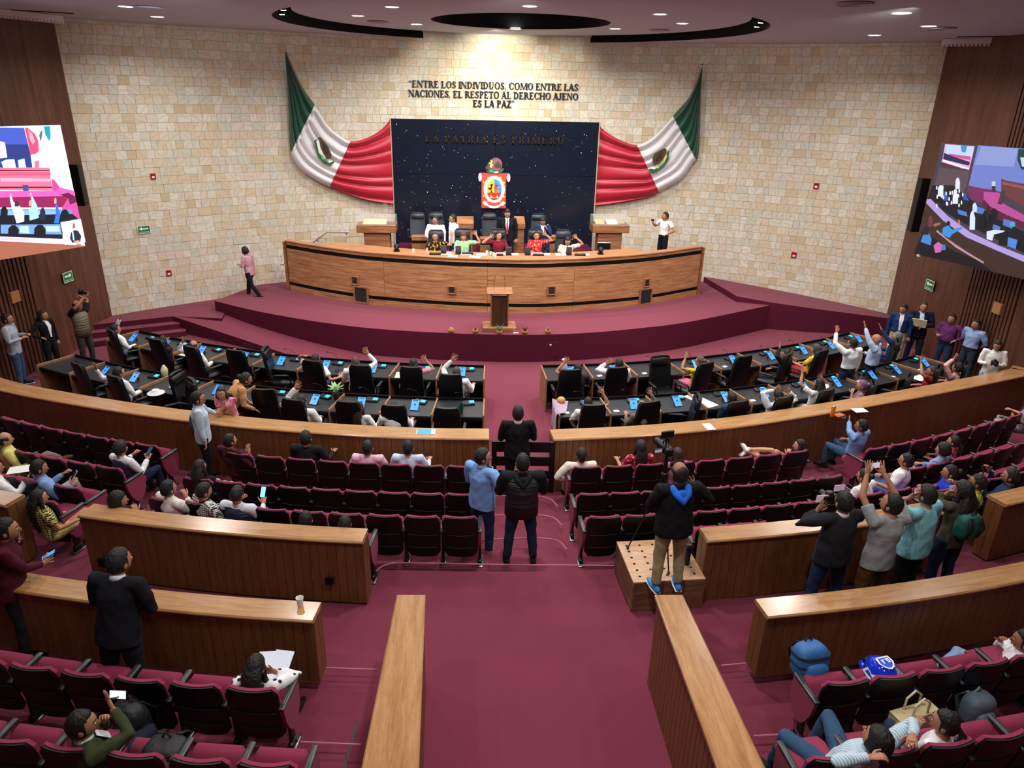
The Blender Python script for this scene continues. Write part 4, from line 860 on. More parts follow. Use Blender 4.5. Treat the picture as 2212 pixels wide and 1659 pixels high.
# ---------------------------------------------------------------- draped flags
def flag(side, top, bot, s1, s2, emb, label):
    """top / bot: pixel outlines of the upper and lower edge from the peak to the backdrop corner"""
    h = thing('draped_flag', label, 'flag', (0, 0, 0), 0)
    tp_, bt_ = smooth_path(top, 60), smooth_path(bot, 60)
    def ev(pth, t): x = t*(len(pth)-1); i = int(min(x, len(pth)-2)); return np.array(pth[i])*(1-(x-i))+np.array(pth[i+1])*(x-i)
    NU, NV = 72, 56; gr = [[None]*(NV+1) for _ in range(NU+1)]
    for i in range(NU+1):
        u = i/NU
        for j in range(NV+1):
            v = j/NV; a, b = ev(tp_, u), ev(bt_, u)
            px = a*(1-v)+b*v; sag = sin(pi*u)*0
            ph = v*2*pi*6.2+1.2*sin(u*3+v*4)+.8*sin(v*17); amp = .035+.055*sin(pi*min(1, max(0, u)))+.02*sin(9*v)
            if u < .35: ph = v*2*pi*5+.6*sin(v*9)
            cr_ = abs(sin(ph/2))**.7; fold = (cr_*2-1)*amp*(min(1, u*7+.1))
            p = wallhit(px[0], px[1], .2+fold); gr[i][j] = tuple(p)
    cols = ['0b4a34', 'd9d7d8', 'b3122f']; names = ['green_field', 'white_field', 'red_field']
    cuts = [0, int(NU*s1), int(NU*s2), NU]
    for c in range(3):
        g = G(); g.grid(gr[cuts[c]:cuts[c+1]+1]); o = obj(names[c], g, mat('satin_'+names[c], cols[c], .38, sheen=.3, spec=.4), h, smooth=180)
    e = []
    for cc, pl in emb:
        e.append((cc, pl))
    vs = []; fs = []; cl = []
    for kk, (cc, pl) in enumerate(e):
        b = len(vs); vs += [tuple(wallhit(x, y, .335+.002*kk)) for x, y in pl]; fs.append(tuple(range(b, b+len(pl)))); cl.append(hexc(cc))
    me = bpy.data.meshes.new('eagle_emblem'); me.from_pydata(vs, [], fs); me.materials.append(colmat()); ca = me.color_attributes.new('Col', 'FLOAT_COLOR', 'CORNER'); a = []
    for cc, f in zip(cl, fs): a += list(cc)*len(f)
    ca.data.foreach_set('color', a); link('eagle_emblem', me, h)
    for q in (top[0], top[-1]):
        p = wallhit(q[0], q[1]-1, .1); g = G(); g.tube([tuple(p+np.array([0, .12, 0])), tuple(p)], [.02, .02], n=6); obj('fixing', g, black_mat, h)
eml = [('2f5b3a', [(678, 305), (684, 300), (690, 325), (700, 345), (712, 352), (722, 347), (722, 352), (712, 358), (700, 354), (688, 340)]), ('e9e6da', [(683, 304), (689, 303), (695, 325), (706, 342), (698, 341), (689, 330)]), ('4b3426', [(686, 297), (692, 296), (697, 303), (708, 316), (716, 333), (716, 342), (706, 344), (698, 332), (692, 318), (690, 306)]), ('2b1d15', [(697, 307), (704, 314), (711, 332), (704, 334), (698, 322)]), ('7fae8a', [(692, 332), (700, 338), (704, 346), (696, 344)])]
emr = [('2f5b3a', [(1400, 368), (1404, 364), (1414, 366), (1428, 356), (1436, 345), (1443, 326), (1446, 326), (1444, 345), (1434, 360), (1418, 372), (1406, 374)]), ('d9c77a', [(1414, 361), (1426, 353), (1434, 342), (1438, 330), (1441, 338), (1434, 352), (1422, 364)]), ('4f3622', [(1424, 326), (1434, 320), (1440, 322), (1439, 332), (1432, 346), (1420, 356), (1410, 352), (1409, 342), (1414, 332)]), ('2e2014', [(1426, 328), (1432, 324), (1430, 342), (1418, 351), (1414, 346)]), ('6aa7a0', [(1420, 358), (1430, 352), (1434, 344), (1432, 355), (1424, 362)])]
flag(-1, [(618, 115), (636, 156), (659, 197), (680, 226), (706, 268), (730, 290), (757, 305), (790, 299), (822, 281), (842, 260)],
     [(616, 117), (620, 180), (624, 250), (627, 318), (634, 343), (654, 370), (690, 394), (722, 408), (752, 419), (795, 432), (850, 440)], .34, .68, eml, 'green white and red flag draped on the stone wall left of the black backdrop')
flag(1, [(1518, 140), (1508, 172), (1486, 214), (1457, 246), (1428, 280), (1400, 304), (1372, 313), (1335, 300), (1308, 284), (1292, 268)],
     [(1518, 142), (1514, 200), (1512, 270), (1508, 335), (1496, 352), (1474, 384), (1440, 406), (1410, 422), (1377, 430), (1330, 438), (1282, 444)], .36, .66, emr, 'green white and red flag draped on the stone wall right of the black backdrop')
# ---------------------------------------------------------------- big screens
def bigscreen(label, p0, dirv, length, z0, z1, polys, sp):
    """p0: the vertical edge near the stone wall; dirv: along the screen towards the camera"""
    d = unit(np.array(dirv)); n = np.array([-d[1], d[0]]) if p0[0] < 0 else np.array([d[1], -d[0]]); n = n if n[1] < 0 else -n
    h = thing('led_screen', label, 'screen', (p0[0], p0[1], z0), 0)
    def loc(px, py):
        r = MW @ np.array([px-CXP, py-CYP, FPX]); q = CAM+r*(((np.array(p0)-CAM[:2]).dot(n))/(r[:2].dot(n))); return ((q[:2]-np.array(p0)).dot(d), q[2]-z0)
    s = -1 if p0[0] < 0 else 1
    Mx = Matrix(((d[0]*s*s, 0, n[0], 0), (d[1], 0, n[1], 0), (0, 1, 0, 0), (0, 0, 0, 1)))
    g = G(); c = np.array([d[0]*length/2-n[0]*.06, d[1]*length/2-n[1]*.06]); g.rbox((c[0], c[1], (z1-z0)/2), (length, .1, z1-z0), .006, math.atan2(d[1], d[0])); obj('cabinet', g, black_mat, h)
    Hh = z1-z0; q = []
    for col, pl in polys:
        L_ = [loc(x, y) for x, y in pl]; L_ = [(max(-.0, min(length, a)), max(0, min(Hh, b))) for a, b in L_]
        ar = sum(L_[i][0]*L_[(i+1) % len(L_)][1]-L_[(i+1) % len(L_)][0]*L_[i][1] for i in range(len(L_))); q.append((col, L_ if (ar > 0) == (Mx.determinant() > 0) else L_[::-1]))
    q[0] = (q[0][0], rect(0, 0, length, Hh) if Mx.determinant() > 0 else rect(0, 0, length, Hh)[::-1])
    decal('picture', q, Mx, h, colmat('lit_picture_left', 1.7) if p0[0] < 0 else colmat('lit_picture', .85), step=.0012)
    for k in (.3, .7): g = G(); a = np.array([d[0]*length*k-n[0]*.1, d[1]*length*k-n[1]*.1]); e = a-n*.9; g.tube([(a[0], a[1], Hh*.6), (e[0], e[1], Hh*.6)], [.03, .03], n=6); obj('bracket', g, black_mat, h)
    return h
def blob(x, y, w_, h_): return [(x-w_, y+h_), (x-w_*.9, y-h_*.5), (x-w_*.3, y-h_), (x+w_*.4, y-h_), (x+w_, y-h_*.3), (x+w_*.9, y+h_)]
PL_ = [('f4f2fb', [(0, 0)]*3), ('3a4aa0', [(-60, 268), (52, 276), (66, 334), (70, 362), (-60, 362)]), ('24306a', [(0, 312), (60, 312), (66, 336), (70, 362), (0, 362)]),
       ('e04060', [(53, 276), (60, 276), (76, 290), (83, 305), (84, 326), (78, 332), (66, 335)]), ('f0859a', [(60, 280), (70, 290), (76, 306), (70, 312), (64, 300)]), ('e8e6ee', [(62, 276), (96, 274), (104, 302), (84, 328), (82, 300), (74, 286)]), ('157f93', [(94, 273), (108, 272), (109, 296), (106, 306), (97, 290)]), ('4e5a70', [(84, 292), (88, 282), (92, 284), (89, 302), (86, 304)]),
       ('e9e2ee', [(0, 305), (10, 308), (15, 340), (0, 342)]), ('f7f5ff', [(2, 350), (12, 345), (30, 344), (34, 362), (8, 364)]), ('aab0e0', [(38, 346), (52, 342), (56, 362), (40, 364)]), ('c0607a', [(74, 348), (84, 346), (84, 362), (74, 362)]),
       ('d45f7c', [(-60, 362), (107, 362), (109, 388), (114, 412), (-60, 410)]), ('bd4a68', [(-60, 372), (108, 372), (109, 378), (-60, 380)]), ('4a1728', [(-60, 366), (106, 367), (106, 369), (-60, 370)]), ('e58aa0', [(0, 384), (109, 386), (110, 392), (0, 392)]), ('3c1226', [(-60, 403), (112, 403), (112, 406), (-60, 407)]),
       ('3b3f6a', [(47, 399), (60, 399), (61, 413), (49, 413)]), ('c84f9a', [(-60, 412), (114, 412), (126, 404), (160, 412), (164, 422), (148, 424), (-60, 430)]), ('b03878', [(110, 386), (116, 388), (128, 404), (118, 412), (113, 412)]),
       ('7a1c46', [(-60, 428), (146, 423), (152, 448), (-60, 448)]), ('c23f86', [(148, 424), (162, 424), (170, 462), (172, 474), (140, 474), (132, 450)]), ('5a1838', [(128, 420), (146, 416), (164, 424), (166, 436), (150, 442), (146, 428)]),
       ('4f77b8', [(-60, 450), (152, 452), (154, 462), (-60, 470)]), ('6f98cc', [(0, 454), (128, 454), (130, 464), (0, 466)]), ('16181f', [(-60, 466), (155, 462), (170, 474), (172, 480), (134, 484), (134, 516), (-60, 512)]), ('5f84c0', [(0, 485), (128, 484), (132, 506), (0, 504)]), ('9cb6e6', [(40, 488), (60, 488), (62, 504), (42, 502)]), ('9cb6e6', [(96, 488), (126, 488), (128, 500), (98, 500)]),
       ('14161b', blob(7, 458, 8, 12)), ('14161b', blob(27, 500, 12, 14)), ('14161b', blob(84, 500, 13, 15)), ('14161b', blob(138, 464, 9, 12)), ('202531', blob(90, 462, 6, 14)),
       ('e6f0f8', [(19, 425), (23, 425), (27, 436), (40, 444), (50, 458), (50, 478), (34, 482), (28, 462), (22, 442)]), ('352a36', blob(34, 440, 5, 6)), ('c98f85', blob(21, 422, 2, 4)), ('8fb9dc', [(64, 425), (68, 424), (78, 444), (82, 470), (62, 476), (60, 452), (68, 442)]), ('c98f85', blob(64, 438, 4, 6)), ('c98f85', blob(64, 419, 2.5, 3.5)),
       ('2d5fb0', [(117, 440), (121, 440), (128, 462), (124, 482), (114, 482), (118, 462)]), ('c98f85', blob(117, 433, 2.5, 6)), ('e9cbe8', [(-60, 508), (136, 516), (138, 526), (0, 520), (-60, 518)]), ('c4a0d8', [(0, 512), (60, 514), (60, 521), (0, 518)]), ('8a5240', [(-60, 516), (0, 520), (138, 527), (183, 530), (183, 540), (0, 566), (-60, 580)]),
       ('f5f4fb', [(128, 480), (172, 472), (183, 522), (138, 528)]), ('20222e', [(150, 502), (158, 496), (166, 498), (173, 510), (170, 522), (153, 524), (148, 514)]), ('8a5a50', blob(156.5, 487, 3.2, 6)), ('9fd0e8', [(152, 498), (155, 497), (158, 518), (155, 519)]), ('b98478', [(157, 520), (168, 518), (168, 524), (157, 525)])]
bigscreen('large LED screen on the left wall, showing the presiding desk and raised hands', (-8.98, 17.5), (-.58, -.81), 3.7, 3.0, 5.69, PL_, -1)
PR_ = [('453d4c', [(0, 0)]*3), ('7080c8', [(2113, 313), (2240, 320), (2240, 420), (2158, 414), (2092, 401)]), ('8c9ad4', [(2120, 316), (2200, 320), (2190, 360), (2105, 356)]), ('143f3a', [(2200, 322), (2240, 322), (2240, 370), (2206, 366), (2198, 345)]), ('c9d0ee', [(2204, 340), (2240, 340), (2240, 362), (2208, 360)]),
       ('e9a9cf', [(2042, 311), (2106, 316), (2094, 366), (2034, 358)]), ('c4d4f4', [(2044, 312), (2105, 317), (2100, 342), (2042, 336)]), ('3a8fd0', [(2076, 314), (2090, 315), (2086, 330), (2078, 328)]), ('d2569a', [(2050, 332), (2098, 338), (2097, 346), (2052, 338)]), ('1e2b50', [(2040, 330), (2060, 338), (2096, 350), (2094, 358), (2038, 344)]), ('f6f4fb', [(2037, 344), (2094, 364), (2094, 367), (2035, 348)]), ('5a2a38', [(2036, 350), (2080, 364), (2060, 362), (2034, 358)]),
       ('5b4a52', [(2030, 362), (2096, 370), (2090, 400), (2080, 418), (2020, 400)]), ('7a2a5a', [(2090, 402), (2158, 412), (2156, 432), (2130, 440), (2098, 430)]), ('b84e98', [(2126, 414), (2160, 416), (2166, 438), (2212, 464), (2240, 472), (2240, 490), (2180, 466), (2136, 444), (2126, 430)]), ('5e1d3c', [(2126, 430), (2140, 446), (2180, 468), (2240, 492), (2240, 504), (2180, 482), (2136, 462), (2122, 444)]),
       ('6b3a3c', [(2164, 386), (2176, 390), (2240, 402), (2240, 456), (2200, 440), (2164, 416)]), ('8a5552', [(2166, 392), (2240, 408), (2240, 414), (2166, 398)]), ('4a3335', [(2166, 410), (2174, 412), (2166, 442), (2156, 440)]), ('2c2f3c', [(2144, 396), (2152, 396), (2152, 414), (2144, 413)]), ('c9c3de', [(2144, 392), (2152, 392), (2152, 402), (2144, 402)]),
       ('17171d', [(2016, 400), (2060, 400), (2100, 432), (2150, 470), (2212, 500), (2240, 512), (2240, 560), (2160, 520), (2080, 480), (2030, 450), (2006, 430)]), ('3d4fa8', [(2030, 412), (2044, 414), (2052, 432), (2040, 434)]), ('3d4fa8', [(2078, 418), (2086, 418), (2096, 434), (2084, 432)]), ('4e79c4', [(2108, 444), (2130, 452), (2124, 464), (2106, 458)]), ('4e79c4', [(2070, 452), (2090, 458), (2092, 468), (2072, 462)]), ('4e79c4', [(2170, 472), (2196, 480), (2188, 494), (2168, 486)]), ('4f86d8', [(2180, 512), (2200, 518), (2196, 538), (2176, 530)]), ('4e79c4', [(2148, 484), (2164, 490), (2160, 500), (2146, 494)]),
       ('e3e6f2', blob(2034, 412, 6, 12)), ('dfe4f2', blob(2071, 396, 5, 12)), ('e3e6f2', blob(2066, 428, 6, 12)), ('cfd8ee', blob(2108, 448, 5, 10)), ('d8e2f4', blob(2103, 476, 6, 20)), ('d8e2f4', [(2134, 500), (2150, 496), (2174, 498), (2168, 502), (2150, 506), (2146, 520), (2134, 516)]), ('16161c', blob(2122, 476, 9, 14)), ('16161c', blob(2150, 460, 7, 10)), ('16161c', blob(2170, 516, 10, 14)), ('20232e', blob(2137, 458, 3, 18)), ('57a0c4', blob(2190, 484, 6, 5)),
       ('b09ad8', [(2004, 430), (2014, 430), (2050, 466), (2100, 502), (2160, 530), (2240, 562), (2240, 576), (2150, 538), (2090, 512), (2040, 476), (2002, 440)]), ('3c2a24', [(2002, 438), (2040, 476), (2090, 512), (2150, 540), (2240, 578), (2240, 620), (2100, 590), (2010, 560), (1990, 500)]), ('17151a', [(1996, 500), (2030, 520), (2060, 540), (2110, 560), (2150, 590), (2240, 630), (2080, 600), (1966, 560), (1970, 540)]),
       ('3a8fd8', [(2040, 492), (2052, 486), (2060, 496), (2080, 490), (2084, 492), (2060, 506), (2054, 514), (2038, 506)]), ('1d1b22', blob(2052, 482, 4, 5)), ('e0702c', blob(2075, 479, 2, 5)), ('4484d0', [(2000, 500), (2008, 498), (2016, 516), (2014, 530), (1992, 522)]), ('22202a', blob(2004, 498, 6, 9)), ('c86aa8', [(2020, 530), (2030, 522), (2042, 530), (2036, 544), (2024, 546)]), ('3c7fc0', blob(2042, 534, 5, 6)), ('b98a9a', [(2028, 496), (2046, 512), (2072, 530), (2100, 548), (2130, 566), (2128, 569), (2098, 552), (2068, 534), (2026, 500)]), ('6a3a44', blob(2014, 478, 5, 12)), ('a06a60', [(2020, 484), (2034, 480), (2036, 484), (2022, 490)])]
for i in range(26): PR_.append(('e3e8f6', blob(2026+RNG.uniform(0, 60), 404+RNG.uniform(0, 40), 1.6, 4)))
bigscreen('large LED screen on the right wall, showing the whole chamber with an inset picture', (11.42, 17.5), (.33, -.94), 3.4, 2.97, 5.66, PR_, 1)
# column loudspeakers, dome cameras and things on the walls
for lab, a, b, Y in [('left', (160, 355), (180, 444), 18.9), ('right', (1998, 385), (1978, 500), 18.9)]:
    p, q = PY(*a, Y), PY(*b, Y); h = thing('column_loudspeaker', 'slim black column loudspeaker on the walnut wall at the '+lab, 'loudspeaker', (p[0], Y, q[2])); g = G(); g.rbox((0, 0, (p[2]-q[2])/2), (.24, .2, p[2]-q[2]), .01); obj('body', g, black_mat, h)
    g = G(); s = -1 if lab == 'left' else 1; g.box((s*.4, .05, (p[2]-q[2])/2), (.8, .04, .06)); obj('bracket', g, chrome, h)
for lab, a in [('left', (168, 530)), ('right', (1987, 552))]:
    p = PY(*a, 17.4); h = thing('dome_camera', 'small white dome camera under the '+lab+' screen', 'camera', (p[0], p[1], p[2])); g = G(); g.lathe([(.07, .06), (.08, .02), (.06, -.03), (.0, -.05)], n=12); obj('dome', g, white_m, h); g = G(); g.tube([(0, 0, .06), (0, 0, .16)], [.02, .02], n=6); obj('stem', g, black_mat, h)
def onwall(px, py, w_, h_, nm, lab, cat, polys, col, grp=None, depth=.04, wallf=None):
    if wallf is None: p = wallhit(px, py, .05); t = math.atan2(-(p[0]-WC[0]), p[1]-WC[1])
    else: p, t = wallf(px, py)
    k = PJ(p)[2]/FPX; h = thing(nm, lab, cat, (p[0], p[1], p[2]), t, grp); g = G(); g.rbox((0, depth/2, 0), (w_*k, depth, h_*k), .005); obj('body', g, mat('plate_'+nm, col, .5), h)
    if polys: decal('face', [(c, [(a*k, b*k) for a, b in pl]) for c, pl in polys], Matrix.Rotation(rad(90), 4, 'X') @ Matrix.Translation((0, 0, .001)), h)
def arrow(d): return [(-9*d, 1), (4*d, 1), (4*d, 4), (10*d, -0), (4*d, -4), (4*d, -1.8), (-9*d, -1.8)][::1 if d < 0 else -1]
def signpoly(d): return [('f2f5f2', rect(-13, -8.4, 13, 8.4)), ('0c7a45', rect(-12, -7.4, 12, 7.4)), ('f6fbf8', [(x, y+2) for x, y in arrow(d)])]+[('cfe8da', rect(-9+i*2.1, -5.9, -7.8+i*2.1, -4.2)) for i in range(9)]
def sidewall(at):
    def f(px, py):
        r = MW @ np.array([px-CXP, py-CYP, FPX]); best = None
        for i in range(700):
            c, t = at(i*.01); 
            s = np.cross(r[:2], c-CAM[:2]); 
            if best is None or abs(s) < best[0]: best = (abs(s), c, t)
        c, t = best[1], best[2]; tt = np.linalg.norm(c-CAM[:2])/np.linalg.norm(r[:2]); z = CAM[2]+r[2]*tt; nn = np.array([t[1], -t[0]]); nn = nn if nn[1] < 0 and abs(nn[1]) > abs(nn[0]) else (nn if nn.dot(CAM[:2]+np.array([1, 10])-c) > 0 else -nn)
        return np.array([c[0]+nn[0]*.09, c[1]+nn[1]*.09, z]), math.atan2(nn[0], -nn[1])
    return f
onwall(311, 496, 25, 15, 'exit_sign', 'green arrow sign pointing left on the stone wall', 'sign', signpoly(-1), '0c7a45', depth=.02)
onwall(140, 598, 30, 22, 'exit_sign', 'green arrow sign pointing right on the left walnut wall', 'sign', [(c, [(x*1.15, y*1.3) for x, y in p]) for c, p in signpoly(1)], '0c7a45', depth=.02, wallf=sidewall(atL))
onwall(2015, 616, 30, 22, 'exit_sign', 'green arrow sign pointing left on the right walnut wall', 'sign', [(c, [(x*1.15, y*1.3) for x, y in p]) for c, p in signpoly(-1)], '0c7a45', depth=.02, wallf=sidewall(atR))
for x, y, lab in [(331, 381, 'upper left'), (1763, 402, 'upper right'), (365, 590, 'lower left'), (1715, 551, 'lower right')]:
    onwall(x, y, 11, 12, 'fire_alarm', 'small red fire alarm unit on the stone wall, '+lab, 'alarm', [('f2eeee', rect(-2.5, -3.5, 2.5, .5)), ('5a0d12', rect(-3.5, 2, 3.5, 4))], 'a3202a', 'fire alarm units', .06)
for x, y, at_, lab in [(27, 641, atL, 'left'), (2160, 666, atR, 'right')]:
    onwall(x, y, 25, 24, 'wall_loudspeaker', 'tan square loudspeaker on the slatted '+lab+' wall', 'loudspeaker', None, 'b98750', None, .1, sidewall(at_))
for pts_, lab in [([(676, 524), (706, 502), (752, 503)], 'upper'), ([(606, 572), (622, 562)], 'lower')]:
    q = [wallhit(x, y, .35 if lab == 'upper' else .5) for x, y in pts_]; h = thing('handrail', 'metal handrail on the stone wall left of the desk, '+lab+' one', 'handrail', (0, 0, 0)); g = G(); g.tube(q, [.022]*len(q), n=8); obj('rail', g, chrome, h)
    for p in (q[0]*.7+q[1]*.3, q[-1]*.9+q[-2]*.1): g = G(); b = p+np.array([0, .3, 0]); g.tube([p, p-np.array([0, 0, .07]), b-np.array([0, 0, .07])], [.012]*3, n=6); obj('bracket', g, chrome, h)
# ---------------------------------------------------------------- behind the desk
def casep(px0, px1, lab, papers):
    a, b = PY(px0, 490, 22.55), PY(px1, 490, 22.55); w_ = b[0]-a[0]; h = thing('display_case', 'glass topped wooden display case '+lab, 'display case', ((a[0]+b[0])/2, 22.55, ZR))
    z0 = PY(px0, 499, 22.55)[2]-ZR; z1 = PY(px0, 482, 22.55)[2]-ZR
    g = G(); g.rbox((0, 0, z0/2), (w_*.66, .5, z0), .01); obj('pedestal', g, deskw2, h); g = G(); g.rbox((0, 0, (z0+z1)/2), (w_, .7, z1-z0), .01); obj('tray', g, deskw2, h)
    gm = mat('case_glass', 'dfe8e4', .05, spec=.5); gm.node_tree.nodes['Principled BSDF'].inputs['Alpha'].default_value = .22
    g = G(); g.box((0, 0, z1+.12), (w_*.98, .68, .24)); obj('glass_cover', g, gm, h, smooth=0)
    for x, y, ww, hh, c in papers: g = G(); g.rbox((x*w_, y, z1+.05), (ww*w_, hh, .02), .004, rx=rad(14)); obj('exhibit', g, mat('exhibit_'+c, c, .7, noise=.15, nscale=12), h)
casep(773, 857, 'left of the black backdrop', [(-.05, 0, .6, .4, 'd8cfa6')]); casep(1277, 1355, 'right of the black backdrop', [(-.28, 0, .25, .38, 'b9ad7e'), (.05, -.02, .3, .36, 'ece6d2'), (.3, 0, .2, .3, 'a79a72')])
for px0, px1, ytop, Yt, lab in [(889, 950, 512, 22.15, 'leftmost'), (1037, 1075, 516, 22.15, 'middle'), (1183, 1222, 512, 22.15, 'rightmost')]:
    a, b = PY(px0, ytop, Yt), PY(px1, ytop, Yt); z = a[2]-ZR; h = thing('rear_desk', 'low wooden desk with black band behind the seated women, '+lab, 'desk', ((a[0]+b[0])/2, Yt, ZR), 0, 'rear desks'); w_ = b[0]-a[0]
    g = G(); g.rbox((0, 0, z*.42), (w_, .04, z*.84-.1), .004); g.rbox((0, 0, z*.93), (w_, .04, z*.1), .004); obj('front_panel', g, deskw2, h); g = G(); g.box((0, .01, z*.82), (w_*.98, .03, z*.14)); obj('band', g, matte_black, h); g = G(); g.rbox((0, .15, z), (w_+.02, .36, .03), .006); obj('top', g, deskw2, h)
for px0, px1, lab in [(987, 1023, 'left'), (1111, 1133, 'right')]:
    a, b = PY(px0, 490, 22.3), PY(px1, 490, 22.3); h = thing('side_lectern', 'small teak lectern with sloping top behind the desk, '+lab+' one', 'lectern', ((a[0]+b[0])/2, 22.3, ZR)); w_ = b[0]-a[0]; zt = PY(px0, 470, 22.3)[2]-ZR
    g = G(); g.rbox((0, 0, (zt-.3)/2), (w_*.86, .4, zt-.3), .01); obj('body', g, deskw2, h); g = G(); g.prism([(-.25, 0), (.25, 0), (.25, .3), (-.25, .16)], -w_/2, w_/2, M=Matrix.Translation((0, 0, zt-.3)) @ Matrix(((0, 0, 1, 0), (1, 0, 0, 0), (0, 1, 0, 0), (0, 0, 0, 1)))); obj('sloping_top', g, deskw2, h)
for key, px, py, Yc, zf, lab in [('R1', 902, 459, 22.9, 1.85, 'tall empty office chair at the left of the rear row on the stage'), ('R2', 942, 459, 23.0, 1.85, 'tall office chair behind the man in white sitting at the rear'), ('R3', 1057, 462, 22.9, 1.85, 'tall empty office chair in front of the coat of arms'), ('R4', 1163, 462, 22.9, 1.85, 'tall office chair of the man in navy at the rear'),
                          ('S1', 942, 496, 20.7, 1.5, 'office chair of the woman with glasses and yellow flowers'), ('S2', 999, 493, 20.65, 1.5, 'office chair of the curly haired woman in mint and yellow'), ('S3', 1076, 494, 20.6, 1.5, 'office chair of the woman in red checks with a necklace'), ('S4', 1157, 494, 20.65, 1.5, 'office chair of the woman in red with both hands near her face'), ('S5', 1217, 496, 20.7, 1.5, 'office chair of the woman with long black hair at the desk')]:
    q = PY(px, py, Yc+.38); CHAIR[key] = (q[0], Yc, zf, pi); o = dup(ep2, (q[0], Yc, zf), pi, lab, 'office chairs on the stage')
    sc = min(1.25, max(.9, (q[2]-zf)/1.24)); o.scale = (.95, 1, sc)
q = PY(1302, 545, 21.7); h = thing('folding_chair', 'black folding chair by the right display case', 'chair', (q[0], 21.7, ZR), rad(175)); zc = .45
g = G()
for s in (-1, 1): g.tube([(s*.2, -.18, 0), (s*.2, .16, .45), (s*.19, .22, .9)], [.012]*3, n=6); g.tube([(s*.2, .2, 0), (s*.2, -.16, .45)], [.012]*2, n=6)
g.tube([(-.19, .22, .9), (.19, .22, .9)], [.012]*2, n=6); obj('frame', g, chrome, h); g = G(); g.rbox((0, 0, .46), (.4, .38, .04), .015); obj('seat', g, black_mat, h); g = G(); g.rbox((0, .225, .8), (.38, .03, .2), .01); obj('backrest', g, black_mat, h)
q = PY(1347, 546, 21.9); h = thing('fire_extinguisher', 'red fire extinguisher standing right of the folding chair', 'fire extinguisher', (q[0], 21.9, ZR)); g = G(); g.lathe([(0, 0), (.085, 0), (.09, .03), (.09, .42), (.06, .5), (.03, .53), (.03, .56), (0, .56)]); obj('cylinder', g, mat('extinguisher_red', 'b3151c', .3), h)
g = G(); g.rbox((0, 0, .58), (.05, .16, .05), .01); g.tube([(0, -.07, .58), (.1, -.08, .5), (.11, -.08, .2)], [.012]*3, n=6); obj('valve_and_hose', g, black_mat, h); g = G(); g.lathe([(.0905, .18), (.0915, .18), (.0915, .36), (.0905, .36)]); obj('label', g, mat('extinguisher_label', 'd9d0dc', .5), h)
# things on the presiding desk
def ondesk(px, py): return P(px, py, ZT)
k_ = 0
for px, py, nm in [(958, 546, 'left'), (990, 547, 'second'), (1099, 549, 'third'), (1140, 549, 'fourth'), (1229, 549, 'right')]:
    q = ondesk(px-0, py+2); h = thing('desk_monitor', 'small upright grey display unit on the desk, '+{'left': 'leftmost', 'second': 'second from the left', 'third': 'in the middle', 'fourth': 'second from the right', 'right': 'rightmost'}[nm], 'display', (q[0], q[1], ZT), 0, 'display units on the presiding desk')
    g = G(); g.rbox((0, .03, .12), (.16, .03, .24), .006, rx=rad(18)); obj('body', g, mat('grey_plastic', '3c4048', .4), h); g = G(); g.rbox((0, .03, .012), (.16, .16, .024), .006); obj('foot', g, black_mat, h)
for px, py, nm in [(857, 539, 'left'), (1297, 545, 'right')]:
    q = ondesk(px, py+4); h = thing('ptz_camera', 'round black pan tilt camera on the '+nm+' part of the desk', 'camera', (q[0], q[1], ZT)); g = G(); g.lathe([(.09, 0), (.09, .04), (.06, .05), (0, .05)]); obj('base', g, black_mat, h); g = G(); g.ell((0, 0, .13), (.085, .085, .085), 12, 8); b = obj('head', g, black_mat, h); g = G(); g.tube([(0, -.08, .13), (0, -.09, .13)], [.035, .035], dome=False, n=10); obj('lens', g, mat('lens', '3a4458', .1), b)
for i, (px, py, w_, d_, rz) in enumerate([(962, 548, .34, .24, .1), (978, 553, .26, .2, -.1), (1005, 549, .3, .24, .2), (1026, 555, .3, .22, -.3), (1040, 550, .28, .22, .1), (1085, 548, .34, .24, 0), (1112, 549, .2, .2, .2), (1160, 548, .34, .24, .05), (1180, 549, .22, .2, 0), (1212, 550, .32, .22, .1), (1262, 550, .3, .2, -.1)]):
    q = ondesk(px, py); g = G(); g.box((0, 0, .004), (w_, d_, .008)); o = obj('paper_sheet', g, paper_m, None, (q[0], q[1], ZT), rz, smooth=0); tag(o, 'white papers on the presiding desk, '+ordn(i)+' pile from the left', 'paper', 'papers on the presiding desk')
for i, (px, py) in enumerate([(940, 549), (1010, 548), (1075, 551), (1163, 551), (1253, 551)]):
    q = ondesk(px, py+1); h = thing('desk_microphone', 'low black microphone unit on the presiding desk, '+ordn(i)+' from the left', 'microphone', (q[0], q[1], ZT), 0, 'microphones on the presiding desk'); g = G(); g.rbox((0, 0, .025), (.32, .1, .05), .01); obj('base', g, black_mat, h); g = G(); g.tube([(-.1, 0, .04), (-.1, .03, .2), (-.06, .08, .28)], [.004]*3, n=5); obj('stem', g, black_mat, h)
for i, (px, py, c) in enumerate([(893, 545, 'e8e6e6'), (1052, 549, 'f0eeee'), (1060, 551, 'dcdcdc'), (1066, 553, 'e8e0d0'), (1070, 555, 'f2f2f2'), (1217, 551, 'e6e2da')]):
    q = ondesk(px, py); g = G(); g.lathe([(0, 0), (.03, 0), (.035, .1), (.03, .1), (.026, .01), (0, .01)], n=12); o = obj('cup', g, mat('cup_'+c, c, .4), None, (q[0], q[1], ZT)); tag(o, 'small white cup on the presiding desk, '+ordn(i)+' from the left', 'cup', 'cups on the presiding desk')
